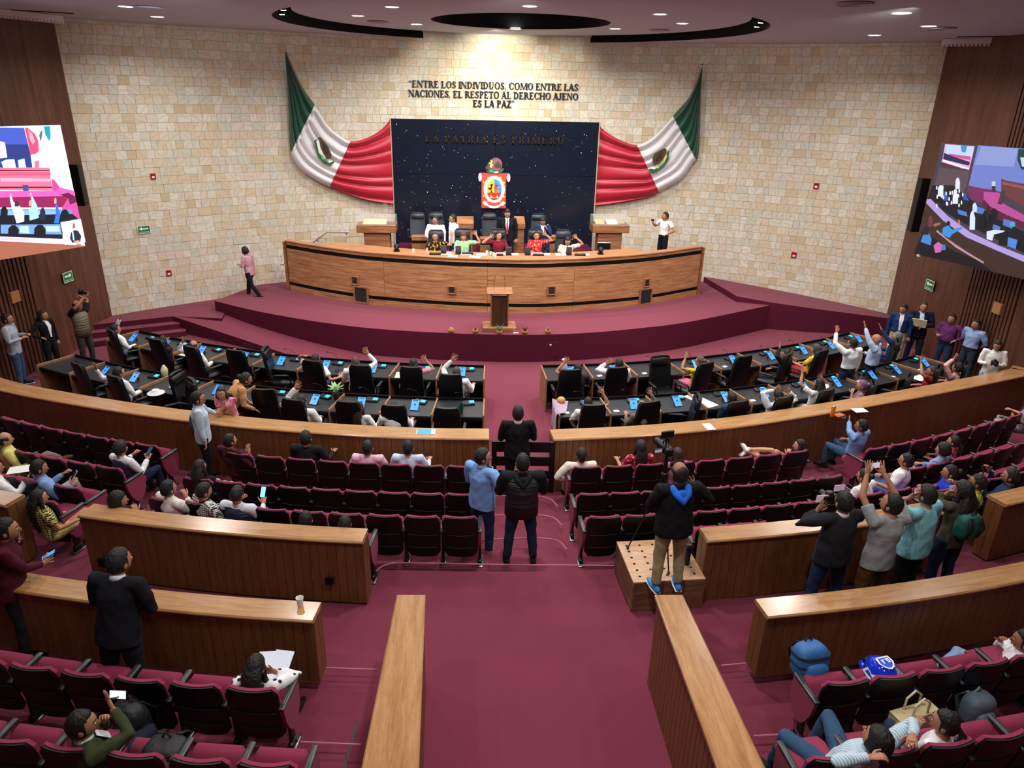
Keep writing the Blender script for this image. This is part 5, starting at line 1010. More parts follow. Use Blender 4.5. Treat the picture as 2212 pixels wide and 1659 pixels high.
# five little cactus pots on the edge of the stage
for i, (px, py, sz) in enumerate([(975, 719, .06), (1027, 720, .05), (1079, 722, .16), (1134, 722, .1), (1184, 721, .09)]):
    q = P(px, py, ZS); h = thing('potted_succulent', ['pale flat succulent in yellow bowl, leftmost on the stage edge', 'dark low succulent in yellow bowl, second on the stage edge', 'tall spiky aloe in yellow bowl before the lectern', 'dark spiky succulent in yellow bowl right of the lectern', 'thin leaved succulent in yellow bowl, rightmost on the stage edge'][i], 'plant', (q[0], q[1]+.03, ZS)); g = G(); g.lathe([(0, 0), (.05, 0), (.08, .05), (.075, .09), (.06, .09), (.055, .07), (0, .07)], n=14); obj('bowl', g, mat('yellow_bowl', 'b0811f', .5), h)
    g = G()
    for a in range(9): th = a*2.4; l = sz*(.7+.3*(a % 3)/2); g.tube([(0, 0, .07), (l*.5*cos(th), l*.5*sin(th), .07+l*.8), (l*.75*cos(th), l*.75*sin(th), .07+l*1.3)], [.014, .01, .002], n=5)
    obj('leaves', g, mat(['leaf_pale', 'leaf_dark', 'leaf_green', 'leaf_dark', 'leaf_purple'][i], ['c9cfc0', '3b4238', '5f8a62', '3b4238', '8a7f9a'][i], .6), h)
q = P(1114, 719, ZS); g = G(); g.box((0, 0, .003), (.13, .07, .006)); tag(obj('card', g, paper_m, None, (q[0], q[1], ZS)), 'small white card on the stage edge right of the lectern', 'card')
# ================================================================ people
def patmat(kind, c1, c2, sc=1.):
    name = 'fabric_%s_%s_%s' % (kind, c1, c2)
    if name in MATS: return MATS[name]
    m = bpy.data.materials.new(name); m.use_nodes = True; nt = m.node_tree; b = nt.nodes['Principled BSDF']; b.inputs['Roughness'].default_value = .85; b.inputs['Specular IOR Level'].default_value = .2
    tc = nt.nodes.new('ShaderNodeTexCoord'); mx = nt.nodes.new('ShaderNodeMix'); mx.data_type = 'RGBA'; mx.inputs[6].default_value = hexc(c1); mx.inputs[7].default_value = hexc(c2)
    if kind == 'stripe' or kind == 'hstripe':
        wv = nt.nodes.new('ShaderNodeTexWave'); wv.bands_direction = 'X' if kind == 'stripe' else 'Z'; wv.inputs['Scale'].default_value = 16*sc; wv.inputs['Distortion'].default_value = .8; nt.links.new(tc.outputs['Object'], wv.inputs[0]); f = wv.outputs['Fac']
    elif kind in ('plaid', 'check'):
        ws = []
        for d in 'XZ':
            wv = nt.nodes.new('ShaderNodeTexWave'); wv.bands_direction = d; wv.inputs['Scale'].default_value = 11*sc; nt.links.new(tc.outputs['Object'], wv.inputs[0]); ws.append(wv)
        ma = nt.nodes.new('ShaderNodeMath'); ma.operation = 'MULTIPLY' if kind == 'plaid' else 'ADD'; nt.links.new(ws[0].outputs['Fac'], ma.inputs[0]); nt.links.new(ws[1].outputs['Fac'], ma.inputs[1])
        mr = nt.nodes.new('ShaderNodeMapRange'); mr.inputs[1].default_value = .25 if kind == 'plaid' else .8; mr.inputs[2].default_value = .6 if kind == 'plaid' else 1.2; nt.links.new(ma.outputs[0], mr.inputs[0]); f = mr.outputs[0]
    else:
        n = nt.nodes.new('ShaderNodeTexVoronoi'); n.inputs['Scale'].default_value = 16*sc; nt.links.new(tc.outputs['Object'], n.inputs[0]); mr = nt.nodes.new('ShaderNodeMapRange'); mr.inputs[1].default_value = .28; mr.inputs[2].default_value = .36; nt.links.new(n.outputs['Distance'], mr.inputs[0]); f = mr.outputs[0]
    nt.links.new(f, mx.inputs[0]); nt.links.new(mx.outputs[2], b.inputs['Base Color'])
    nz = nt.nodes.new('ShaderNodeTexNoise'); nz.inputs['Scale'].default_value = 11; bp = nt.nodes.new('ShaderNodeBump'); bp.inputs['Distance'].default_value = .02; bp.inputs['Strength'].default_value = .5
    nt.links.new(tc.outputs['Object'], nz.inputs[0]); nt.links.new(nz.outputs['Fac'], bp.inputs['Height']); nt.links.new(bp.outputs[0], b.inputs['Normal'])
    MATS[name] = m; return m
def fab(c): return clothm(c) if isinstance(c, str) else patmat(*c)
def skinm(c): return mat('skin_'+c, c, .55, noise=.06, nscale=20, spec=.35)
eye_w = mat('eye_white', 'd8d4cc', .3); eye_d = mat('eye_dark', '140d0a', .3)
ARM = {'down': ((.12, .0, -1), (.03, .15, -1)), 'up': ((.2, .1, 1), (.05, .12, 1)), 'upbent': ((.8, .35, -.15), (.1, .15, 1)), 'lap': ((.18, .3, -1), (-.45, .9, -.12)), 'desk': ((.2, .55, -.85), (-.15, 1, .02)),
       'chin': ((.1, .55, -.8), (-.5, .1, .9)), 'cam': ((.35, .7, -.45), (-.45, .45, .85)), 'camhi': ((.3, .5, .8), (-.35, .25, .95)), 'hip': ((.75, -.15, -.8), (-.75, .45, -.5)), 'fold': ((.25, .3, -.95), (-.95, .55, .12)),
       'back': ((.3, -.3, -1), (-.6, -.45, -.55)), 'phone': ((.15, .35, -.9), (-.3, .9, .5)), 'headback': ((.85, .1, .65), (-.85, -.35, .45)), 'hold': ((.18, .15, -1), (-.5, .85, .2)), 'rest': ((.3, .3, -1), (.05, 1, .05)), 'rail': ((.3, .65, -.75), (-.75, .75, .0))}
PEND = []; HANDS = {}
def person(label, hx, hy, zf, pose='stand', face=0., top='e8e8ea', bot='1a1c24', hair='short', arms=('down', 'down'), S=1., skin='b17c60', sleeve='long', lean=0., tilt=0., look=0., nod=0., hairc='130f0e', legs='norm', shoes='1a1716', inner=None, tie=None, glasses=False, tuck=True, bulk=1., roll=0., skirt=None, key=None, vest=None, hood=None, fat=0., barelegs=False):
    slouch = pose == 'sit' and (zf[1] < 12 if isinstance(zf, tuple) else 0 < zf < 1.4)
    if slouch: S = S*.97
    SKIN, HAIR = skinm(skin), mat('hair_'+hairc, hairc, .62, noise=.3, nscale=60, bump=.8, bscale=45, stretch=(1, 1, .4))
    B = bulk*(1.04 if label.split()[0] in ('woman', 'girl', 'young') or 'woman' in label[:24] else 1.15); FZ = isinstance(zf, tuple); Yf = zf[1] if FZ else 0; zf = 0. if FZ else zf
    if pose == 'stand':
        pel = np.array([0, 0, .95]); hips = [np.array([s*.09, 0, .9]) for s in (-1, 1)]; sp = {'norm': .035, 'apart': .065}.get(legs, .05)
        knees = [np.array([s*(.085+sp), .02, .49]) for s in (-1, 1)]; ank = [np.array([s*(.085+sp*1.5), -.01, .09]) for s in (-1, 1)]
        if legs == 'walk': knees = [np.array([-.09, -.08, .5]), np.array([.09, .14, .5])]; ank = [np.array([-.09, -.36, .17]), np.array([.09, .2, .09])]
        if legs == 'lean': knees = [np.array([-.11, -.1, .49]), np.array([.13, -.05, .5])]; ank = [np.array([-.12, -.3, .09]), np.array([.16, -.28, .09])]
        base = 0.
    else:
        pel = np.array([0, -.08, .53]); hips = [np.array([s*.095, -.05, .52]) for s in (-1, 1)]; knees = [np.array([s*.14, .38, .53]) for s in (-1, 1)]; ank = [np.array([s*.14, .42, .09]) for s in (-1, 1)]
        if legs == 'cross': knees = [np.array([-.1, .38, .53]), np.array([.02, .42, .66])]; ank = [np.array([-.13, .45, .09]), np.array([-.22, .62, .38])]
        if legs == 'ext': knees = [np.array([-.1, .38, .72]), np.array([.08, .36, .86])]; ank = [np.array([-.02, .78, .74]), np.array([-.04, .8, .8])]
        if slouch:
            dz = np.array([0, .05, -.085]); pel = pel+dz; hips = [h_+dz for h_ in hips]; knees = [k_+np.array([0, .03, -.04]) for k_ in knees]
        if legs == 'wide': knees = [np.array([s*.26, .36, .56]) for s in (-1, 1)]; ank = [np.array([s*.24, .44, .09]) for s in (-1, 1)]
        base = -6.
    Rt = np.array(Matrix.Rotation(rad(-(lean+base)), 3, 'X') @ Matrix.Rotation(rad(roll), 3, 'Y'))
    up = lambda x, y, z: pel+Rt @ np.array([x, y, z])
    waist, chest, nb = up(0, 0, .14), up(0, -.01, .33), up(0, -.025, .475); hc0 = up(0, -.02, .56)
    hd = hc0+np.array([0, .03, .07]); hd = up(0, .012, .607)
    sh = [up(s*.19*B, -.02, .435) for s in (-1, 1)]
    # scale and place
    hdS = hd*S
    if FZ and slouch: pass
    if FZ: zf = PY(hx, hy, Yf)[2]-hdS[2]
    fr = rad(face); Rz = np.array([[cos(fr), -sin(fr)], [sin(fr), cos(fr)]]); tgt = P(hx, hy, zf+hdS[2]); org = tgt[:2]-Rz @ hdS[:2]
    def tolocal(p): q = np.array(p, float)-np.array([org[0], org[1], zf]); xy = Rz.T @ q[:2]; return np.array([xy[0], xy[1], q[2]])/S
    def toworld(p): q = np.array(p)*S; xy = Rz @ q[:2]; return np.array([xy[0]+org[0], xy[1]+org[1], q[2]+zf])
    el, wr, hdir = [], [], []
    for i, s in enumerate((-1, 1)):
        A_ = arms[i]; L1, L2 = .285, .25
        if not isinstance(A_, str) and len(A_) == 4:
            q = tolocal(P(A_[0], A_[1], A_[3])); A_ = None
        if isinstance(A_, str):
            u, v = ARM[A_]; u = unit(Rt @ np.array([u[0]*s, u[1], u[2]])); v = unit(Rt @ np.array([v[0]*s, v[1], v[2]])); e = sh[i]+u*L1; w_ = e+v*L2; hd_ = v
        else:
            if A_ is not None: px, py = A_[0], A_[1]
            if A_ is not None: W0 = toworld(sh[i]+np.array([0, .08, 0])); r = unit(MW @ np.array([px-CXP, py-CYP, FPX])); t = (W0-CAM).dot(r); q = tolocal(CAM+r*t+r*(A_[2] if len(A_) > 2 else 0))
            d = q-sh[i]; l = np.linalg.norm(d); rch = (L1+L2)*.985
            if l > rch: d = d/l*rch; l = rch
            l = max(l, .12); dn = d/l; a = (L1*L1-L2*L2+l*l)/(2*l); hgt = math.sqrt(max(0, L1*L1-a*a)); hint = np.array([s*.8, -.1, -.7]); hint = unit(hint-hint.dot(dn)*dn); e = sh[i]+dn*a+hint*hgt; w_ = sh[i]+d; hd_ = unit(unit(w_-e)+np.array([0, .1, .35])) if A_ is not None else unit((w_-e)*np.array([1, 1, .1]))
        el.append(e); wr.append(w_); hdir.append(hd_)
    HANDS[key or label] = [toworld(wr[i]+hdir[i]*.1) for i in (0, 1)]+[fr]
    root = thing('person', label, 'person', (org[0], org[1], zf), fr, 'people in the chamber' if False else None)
    sx, sy, sz = (1, 0, 0), None, None; side = Rt @ np.array([1, 0, 0])
    def place(g): g.v = [tuple(np.array(p)*S) for p in g.v]; return g
    ks = .86                                             # body under the clothes is a little slimmer
    W_ = .155*B+fat; D_ = .105*B+fat*.9
    # ---- body
    g = G(); g.tube([pel-np.array([0, 0, .02]), waist, chest, up(0, -.02, .43), nb], [(W_*ks, D_*ks), (.135*B*ks+fat, .1*B*ks+fat), (.16*B*ks, .11*B*ks), (.13*B*ks, .08), (.05, .05)], side=side, n=14)
    neck_top = up(0, .0, .56); g.tube([nb-np.array([0, 0, .03]), neck_top], [.062, .056], n=10)
    for i in (0, 1):
        g.tube([up(0, -.02, .43), sh[i], (sh[i]+el[i])/2, el[i], (el[i]*.6+wr[i]*.4), wr[i]], [.05, .052*ks, .047*ks, .04, .04, .027], n=9)
        kk = 1. if barelegs else ks
        g.tube([hips[i], (hips[i]+knees[i])/2, knees[i], knees[i]*.65+ank[i]*.35, ank[i]], [.085*kk, .075*kk, .055*kk, .053*kk, .036], n=9)
    raw = obj('raw', place(g), SKIN)
    ex = G()
    # head
    q = Matrix.Rotation(rad(look), 3, 'Z') @ Matrix.Rotation(rad(-nod-lean*.35), 3, 'X') @ Matrix.Rotation(rad(tilt), 3, 'Y'); HR = np.array(q)
    hd_ = hd
    def hf(p):
        x, y, z = p; z_ = z/.118
        if z_ < 0: x *= 1-.30*(-z_)**1.6; y = y*(1-.16*(-z_)) if y < 0 else y*(1-.05*(-z_))
        if y > .05: y += .004*cos(x*30)
        return np.array([x, y, z])
    HK = 1.1
    def H(p): return HR @ (np.array(p)*HK)+hd_
    ex.ell(hd_, (.077*HK, .097*HK, .118*HK), 16, 12, HR, 0, fn=lambda p: hf(p/HK)*HK)
    ex.tube([H((0, .085, .02)), H((0, .108, -.022)), H((0, .092, -.034))], [.008, .015, .012], n=6)
    for s in (-1, 1):
        ex.ell(H((s*.079, -.008, -.012)), (.01, .022, .032), 8, 6, HR, 0)
        ex.ell(H((s*.031, .0865, .012)), (.014, .008, .0075), 8, 5, HR, 1); ex.ell(H((s*.031, .0925, .012)), (.006, .004, .006), 6, 4, HR, 2)
        ex.tube([H((s*.014, .096, .033)), H((s*.048, .083, .036))], [.0045, .004], n=5, mat=3)
    ex.tube([H((-.022, .087, -.062)), H((0, .0925, -.061)), H((.022, .087, -.062))], [.004, .0065, .004], n=6, mat=4)
    # hands
    for i, s in enumerate((-1, 1)):
        d = hdir[i]; op = not isinstance(arms[i], str) or arms[i] in ('up', 'upbent'); pn = np.array([0, 1., 0]) if op else np.array([0, -.2, -1.]); pn = unit(pn-pn.dot(d)*d+1e-6); sd = np.cross(d, pn)*(-s) if op else np.cross(pn, d)*(-s)
        sd = unit(sd); sd = sd if (sd[0]*(-s) > -.2 or abs(sd[0]) < .3) else -sd
        w0 = wr[i]; kn = w0+d*.085; ex.tube([w0-d*.02, w0+d*.035, kn], [(.024, .019), (.038, .016), (.041, .013)], side=sd, n=9)
        cl = 0. if op else .55
        for f_, (o_, l_) in enumerate([(-.031, .058), (-.0105, .072), (.0105, .08), (.031, .072)]):
            b = kn+sd*o_-d*.01; spd = sd*o_*(.9 if op else 0); m1 = b+(d*(1-cl*.4)+pn*cl*.6)*l_*.55+spd*.5; m2 = m1+(d*(1-cl*1.3)+pn*cl*1.3)*l_*.5+spd*.4
            ex.tube([b, m1, m2], [.0095, .0088, .007], n=6)
        b = w0+d*.03+sd*.032; ex.tube([b, b+(sd*.8+d*.7)*.035, b+(sd*.75+d*1.1)*.062+pn*cl*.02], [.013, .011, .008], n=6)
    place(ex); PEND.append(('body', raw, root, [SKIN, eye_w, eye_d, HAIR, mat('lips', '8a4a42', .5)], ex, .019*1.0))
    # ---- hair
    g = G(); rr = np.random.RandomState(int(abs(hx)*7+hy))
    if hair != 'bald':
        cur = hair in ('curly', 'longcurly'); bl = hair == 'balding'; f = 1.19 if cur else 1.09; ph = rr.uniform(0, 6, 6)
        def hfn(p):
            x, y, z = p; n_ = np.array(p)/np.array([.077, .097, .118]); k = 1.
            low = z < (.045 if not bl else .0) and y > (.035 if not bl else -.01); 
            if low or z < -.07: k = .80
            elif z < .065 and y > .055: k = .84
            if bl and z > .05 and y > -.06: k = .8
            if cur: k *= 1+.05*sin(x*150+ph[0])*sin(y*140+ph[1])*sin(z*130+ph[2])
            else: k *= 1+.02*sin(x*90+ph[0])*sin(y*70+ph[1]+z*60)
            return np.array(p)*k*HK
        g.ell(HR @ np.array([0, -.008, .008])+hd_, (.077*f, .097*f, .118*f), 24, 18, HR, 0, fn=hfn)
        if hair in ('long', 'longcurly', 'half'):
            ln = .34 if hair != 'half' else .22; wv = .012 if hair == 'longcurly' else .004; bk = [H((0, -.045, .03)), H((0, -.09, -.06)), up(0, -.135, .46), up(0, -.15, .46-ln*.5), up(0, -.14, .46-ln)]
            st = len(g.v); g.tube(bk, [(.085, .06), (.098, .055), (.115 if hair == 'longcurly' else .1, .04), (.1, .035), (.06, .02)], side=side, n=16)
            for k in range(st, len(g.v)): p = np.array(g.v[k]); g.v[k] = tuple(p+np.array([sin(p[2]*60)*wv, cos(p[2]*70+p[0]*60)*wv, 0]))
            for s in (-1, 1): g.tube([H((s*.07, .0, .03)), H((s*.088, -.005, -.07)), up(s*.1, .0, .44), up(s*.1, .02, .36)], [.022, .03, .03, .012], n=7)
        if hair == 'bun': g.ell(H((0, -.115, .05)), (.05, .05, .05), 10, 8)
        if hair == 'pony': g.tube([H((0, -.095, .01)), H((0, -.15, -.05)), up(0, -.15, .4), up(0, -.14, .25)], [.025, .035, .035, .012], n=8)
        obj('hair', place(g), HAIR, root, smooth=180)
    if glasses:
        g = G()
        for s in (-1, 1):
            g.tube([H((s*.031+.02*cos(a), .1, .012+.016*sin(a))) for a in np.linspace(0, 2*pi, 9)], [.0022]*9, n=4); g.tube([H((s*.051, .099, .014)), H((s*.08, .0, .012))], [.0022]*2, n=4)
        obj('glasses', place(g), black_mat, root)
    # ---- top
    TM = fab(top); g = G(); hem = .03 if tuck else -.16
    if pose == 'sit': hem = -.03
    a_, b_ = W_*1.06, D_*1.1
    g.tube([up(0, 0, hem), up(0, 0, .05), waist, chest, up(0, -.02, .425), nb], [(a_*(1.0 if tuck else 1.06), b_), (a_, b_), (.146*B+fat, .114*B+fat), (.172*B, .124*B), (.15*B, .095), (.07, .066)], side=side, n=18, dome=False)
    for i in (0, 1):
        sE = wr[i]*.96+el[i]*.04 if sleeve == 'long' else sh[i]*.35+el[i]*.65; sr = [.062, .068*B, .062*B]+([.054, .05, .039] if sleeve == 'long' else [.062*B]); pp = [up(0, -.02, .42), sh[i], (sh[i]+el[i])/2 if sleeve == 'long' else sh[i]*.65+el[i]*.35]+([el[i], el[i]*.5+wr[i]*.5, sE] if sleeve == 'long' else [sE])
        if sleeve != 'none': g.tube(pp, sr, n=12, dome=False)
    raw = obj('raw', place(g), TM); PEND.append(('shirt' if not inner else 'jacket', raw, root, [TM], None, .0165))
    if inner or tie or sleeve == 'long':
        g = G(); c0 = fab(inner or (top if isinstance(top, str) else top[1])); g.tube([up(0, -.015, .455), up(0, -.01, .50)], [(.076, .074), (.062, .06)], side=side, n=14, dome=False); obj('collar', place(g), c0, root, smooth=180)
    if inner:
        g = G(); rws = []
        for z_, w_ in ((.47, .045), (.36, .05), (.2, .03), (.08, .02)):
            yf = [.07, .135*B, .125*B+fat, .13*B+fat][[.47, .36, .2, .08].index(z_)]; rws.append([tuple(up(x*w_, yf-abs(x)*.004, z_)) for x in (-1, 0, 1)])
        g.grid(rws); obj('shirt_front', place(g), fab(inner), root, smooth=180)
        if tie:
            g = G(); g.tube([up(0, .078, .46), up(0, .14*B, .36), up(0, .145*B, .1)], [(.012, .006), (.02, .006), (.028, .005)], side=side, n=8); obj('tie', place(g), clothm(tie), root)
    if vest:
        g = G(); g.tube([up(0, 0, hem), up(0, 0, .05), waist, chest, up(0, -.02, .425), up(0, -.02, .45)], [(a_*1.06, b_*1.08), (a_*1.06, b_*1.08), (.162*B, .13*B), (.186*B, .14*B), (.17*B, .11), (.1, .085)], side=side, n=20, dome=False)
        st = 0
        obj('vest', place(g), mat('quilted_'+vest, vest, .5, noise=.2, nscale=20, bump=1.5, bscale=6, stretch=(.4, .4, 5)), root, smooth=180)
    if hood:
        g = G(); g.tube([up(-.09, -.06, .46), up(-.07, -.12, .42), up(0, -.155, .34), up(.07, -.12, .42), up(.09, -.06, .46)], [.04, .045, .055, .045, .04], n=10); g.ell(up(0, -.13, .4), (.075, .04, .075), 10, 8); obj('hood', place(g), fab(hood), root, smooth=180)
    # ---- bottom
    if bot:
        BM = fab(bot); g = G(); wk = .9 if not tuck else 1.; g.tube([up(0, 0, .04 if not tuck else .07), pel, pel-np.array([0, 0, .07]) if pose == 'stand' else pel+np.array([0, .08, -.01])], [((.146*B+fat)*wk, (.105*B+fat)*wk), ((.165*B+fat*.7)*wk, (.12*B+fat*.7)*wk), (.16*wk, .1*wk)], side=(1, 0, 0), n=16)
        if skirt:
            if pose == 'stand': g.tube([pel, pel-np.array([0, 0, .4])], [(.17, .14), (.2, .17)], side=(1, 0, 0), n=16)
            elif barelegs: g.tube([pel, pel*.4+(knees[0]+knees[1])*.3], [(.18, .12), (.19, .1)], side=(1, 0, 0), n=16)
            else: g.tube([pel, (knees[0]+knees[1])/2, (knees[0]+knees[1])/2+np.array([0, .1, -.2])], [(.18, .13), (.2, .1), (.2, .09)], side=(1, 0, 0), n=16)
        else:
            for i in (0, 1): g.tube([hips[i], (hips[i]+knees[i])/2, knees[i], knees[i]*.5+ank[i]*.5, ank[i]+(knees[i]-ank[i])*.03], [.102, .093, .073, .066, .06], n=12, dome=False)
        raw = obj('raw', place(g), BM); PEND.append(('skirt' if skirt else 'trousers', raw, root, [BM], None, .018))
        if pose == 'stand' and tuck and not skirt: g = G(); g.tube([up(0, 0, .02), up(0, 0, .05)], [(a_*1.01, b_*1.02)]*2, side=side, n=20, dome=False); obj('belt', place(g), leather, root, smooth=40)
    # ---- shoes
    SM = clothm(shoes)
    for i in (0, 1):
        leg_d = unit(ank[i]-knees[i]); fwd = np.array([.12*(-1, 1)[i], 1, 0.]); fwd = unit(fwd-fwd.dot(leg_d)*leg_d*(.9 if legs == 'ext' or (legs == 'cross' and i) else 0)); flat = not ((legs == 'ext') or (legs == 'cross' and i == 1) or (legs == 'walk' and i == 0))
        a0 = ank[i]; c = a0+leg_d*.035 if not flat else np.array([a0[0], a0[1], .045]); g = G(); sdv = unit(np.cross(fwd, leg_d if not flat else (0, 0, -1)))
        g.tube([c-fwd*.06, c-fwd*.02, c+fwd*.08, c+fwd*.17], [(.034, .04), (.038, .045), (.044, .034), (.03, .024)], side=sdv, n=10); g.tube([a0*.85+knees[i]*.15 if False else a0-leg_d*.02, c], [.042, .042], n=8)
        o = obj('shoe', place(g), SM, root, smooth=180); dn_ = np.array([0, 0, -1.]) if flat else leg_d
        g = G(); c2 = c+dn_*.036; g.tube([c2-fwd*.07, c2+fwd*.05, c2+fwd*.185], [(.038, .01), (.046, .01), (.03, .01)], side=sdv, n=8); obj('sole', place(g), clothm('d8d8d8' if shoes in ('3f86c9', 'ded6c8', '202020') else '0c0c0c'), o)
    root['_s'] = S
    del root['_s']
    return root, toworld
def finish_people():
    for nm, raw, root, ms, ex, vox in PEND:
        m = raw.modifiers.new('r', 'REMESH'); m.mode = 'VOXEL'; m.voxel_size = vox; m.use_smooth_shade = True
        m = raw.modifiers.new('s', 'SMOOTH'); m.factor = .5; m.iterations = 5 if nm != 'body' else 2
    bpy.context.view_layer.update(); dg = bpy.context.evaluated_depsgraph_get()
    for nm, raw, root, ms, ex, vox in PEND:
        ev = raw.evaluated_get(dg); me = ev.to_mesh(); n = len(me.vertices); V = np.empty(n*3, np.float32); me.vertices.foreach_get('co', V); V = V.reshape(-1, 3)
        nl = len(me.loops); Lv = np.empty(nl, np.int32); me.loops.foreach_get('vertex_index', Lv); npn = len(me.polygons); ls = np.empty(npn, np.int32); me.polygons.foreach_get('loop_start', ls)
        mi = np.zeros(npn, np.int32); ev.to_mesh_clear()
        if ex is not None:
            ev_ = np.array(ex.v, np.float32); lens = np.array([len(f) for f in ex.f]); el_ = np.array([i for f in ex.f for i in f], np.int32)+n
            ls = np.concatenate([ls, nl+np.concatenate([[0], np.cumsum(lens)[:-1]])]).astype(np.int32); Lv = np.concatenate([Lv, el_]).astype(np.int32); V = np.vstack([V, ev_]); mi = np.concatenate([mi, np.array(ex.m, np.int32)])
        if nm != 'body':                                                          # shallow folds in the cloth
            a, b = RNG.uniform(0, 6, 2); k = (np.sin(V[:, 2]*34+3*np.sin(V[:, 0]*16+a)+b)+np.sin(V[:, 0]*30+V[:, 2]*20+2*np.sin(V[:, 1]*18)+a))*.0032; cxy = V[:, :2].mean(0); d = V[:, :2]-cxy; l = np.linalg.norm(d, axis=1)[:, None]+.05; V[:, :2] += d/l*k[:, None]
        me2 = bpy.data.meshes.new(nm); me2.vertices.add(len(V)); me2.vertices.foreach_set('co', V.ravel()); me2.loops.add(len(Lv)); me2.loops.foreach_set('vertex_index', Lv); me2.polygons.add(len(ls)); me2.polygons.foreach_set('loop_start', ls)
        me2.update(calc_edges=True)
        for m in ms: me2.materials.append(m)
        me2.polygons.foreach_set('material_index', mi); me2.polygons.foreach_set('use_smooth', np.ones(len(ls), bool)); me2.update(); me2.validate()
        link(nm, me2, root)
    olds = [p[1] for p in PEND]
    for o in olds: m = o.data; bpy.data.objects.remove(o); bpy.data.meshes.remove(m)
W, WH = 'e9e9ec', 'dfe3ea'
# ---- deputies, left half
person('man in white shirt raising his arm at the far left end of the front desks', 250, 712, 0, 'sit', -50, W, '1f2638', arms=((258, 690), 'lap'), lean=-4)
person('woman with long black hair and dark blouse, second in the front left row', 353, 737, 0, 'sit', -25, '3a1d26', 'b5a688', 'long', ('lap', (334, 742)), S=.95)
person('balding man in white shirt with raised hand, third in the front left row', 418, 748, 0, 'sit', -35, W, '4a4744', 'balding', ((394, 740), 'lap'))
person('man in short sleeved white shirt holding his head, arm resting on his knee', 682, 778, 0, 'sit', -25, W, '26324e', sleeve='short', arms=('headback', (733, 815)))
person('man in white shirt raising his right arm behind the black phone charger', 768, 785, 0, 'sit', 0, W, '2c3a5a', arms=('lap', (795, 764)), hairc='4a3428')
person('woman with long black hair in a pink top raising her bare arm', 893, 787, 0, 'sit', 0, 'd07f98', '1c1c20', 'long', ('lap', (921, 780)), sleeve='short', S=.96)
person('man in white shirt raising his left arm in the last chair before the aisle', 986, 806, 0, 'sit', -8, W, '2a2a30', arms=((976, 778), 'rest'), hairc='3a3430')
person('man with glasses and white shirt raising his hand at the far left back desk', 257, 806, 0, 'sit', -40, W, '16161a', arms=((208, 798), 'lap'), glasses=True)
person('woman in pink ruffled blouse leaning on the barrier, talking to the man with the bag', 478, 850, 0, 'stand', 160, ('floral', 'c8506a', 'e596a2'), '1c1c22', 'long', ((448, 893, 0, 1.09), (496, 892, 0, 1.09)), lean=18, sleeve='short', look=25, hairc='2a1a14', S=.95)
person('person in tan shirt leaning over the desk', 531, 820, 0, 'stand', -60, 'c08d5f', '2a2420', 'bun', ('desk', 'desk'), lean=38, hairc='191413', fat=.02)
person('man with glasses and white shirt raising his arm beside the potted plant', 652, 868, 0, 'sit', -20, W, '2c2c30', arms=((638, 838), 'lap'), glasses=True)
person('woman with brown hair and white blouse seated behind the barrier', 776, 882, 0, 'sit', -20, W, '33333a', 'long', ('lap', 'rest'), hairc='3a2218', S=.93)
person('person in white hidden behind the eighth chair of the back left row', 850, 884, 0, 'sit', 0, W, '33333a', 'short', ('rest', 'rest'), S=.98)
# ---- deputies, right half
person('person in dark clothes with bent raised arm, first in the front right row', 1248, 798, 0, 'sit', 5, '26262c', '1c1c20', 'short', ((1218, 785), 'lap'), sleeve='short')
person('person in white shirt with raised hand, second in the front right row', 1337, 787, 0, 'sit', 8, W, '1c1c20', 'short', ((1310, 785), 'lap'))
person('woman in yellow flowered blouse and pink skirt with raised hand', 1512, 782, 0, 'sit', 38, ('floral', '2f6a4a', 'd9b52a'), 'd0608a', 'bun', ((1480, 775), 'lap'), sleeve='short', skirt=True, hairc='5a3a2a', glasses=True)
person('woman in black with long black hair raising her hand', 1698, 768, 0, 'sit', 55, '17171b', '17171b', 'long', ((1684, 752), 'lap'), look=10, S=.96)
person('woman in yellow and red flowered blouse and red skirt', 1763, 756, 0, 'sit', 40, ('floral', 'b03030', 'dcbc2c'), 'b3202c', 'curly', ('desk', 'lap'), sleeve='short', skirt=True, hairc='3a3634')
person('man in white shirt standing with one arm stretched up high', 1842, 742, 0, 'stand', 18, W, '1d2740', 'short', ((1807, 718), 'down'), S=1.0)
person('bald man in light blue shirt standing with one arm stretched up high', 1893, 734, 0, 'stand', 50, 'b5c9ea', '1d2740', 'bald', ((1867, 702), 'hold'), S=1.0, fat=.015)
person('grey haired man in navy suit with raised hand, rightmost of the front desk row', 1938, 728, 0, 'sit', 55, '1c2c55', '1c2c55', 'short', ((1903, 710), 'lap'), hairc='6a6a6c', inner='e6e8ee')
person('person in white with red bracelet arm raised, nearest the gate on the right', 1270, 872, 0, 'sit', 5, 'e4e2df', '33333a', 'short', ('rest', (1303, 850)), sleeve='short', S=.95)
person('blond woman in grey cardigan holding a phone, arm raised', 1386, 880, 0, 'sit', 15, '6e665c', '2a2a30', 'half', ('phone', (1407, 852)), hairc='a08552', S=.93)
person('man in dark navy jacket bending forward in the back right row', 1580, 862, 0, 'sit', 20, '1d2842', '15151a', 'short', ('lap', 'lap'), lean=14)
person('man in white shirt with both hands raised to his head', 1680, 856, 0, 'sit', 18, W, '15151a', 'short', ((1672, 843), (1706, 846)))
person('woman in white blouse raising her bare arm, long dark hair', 1769, 830, 0, 'sit', 22, 'efece4', 'e0dac8', 'long', ((1733, 806), (1776, 818)), sleeve='short', S=.97)
person('woman in mauve blouse and purple headscarf with raised hand', 1862, 834, 0, 'sit', 62, '8a6d72', 'd8cfb2', 'bun', ('chin', (1860, 822)), sleeve='short', hairc='7a4a72', S=.93)
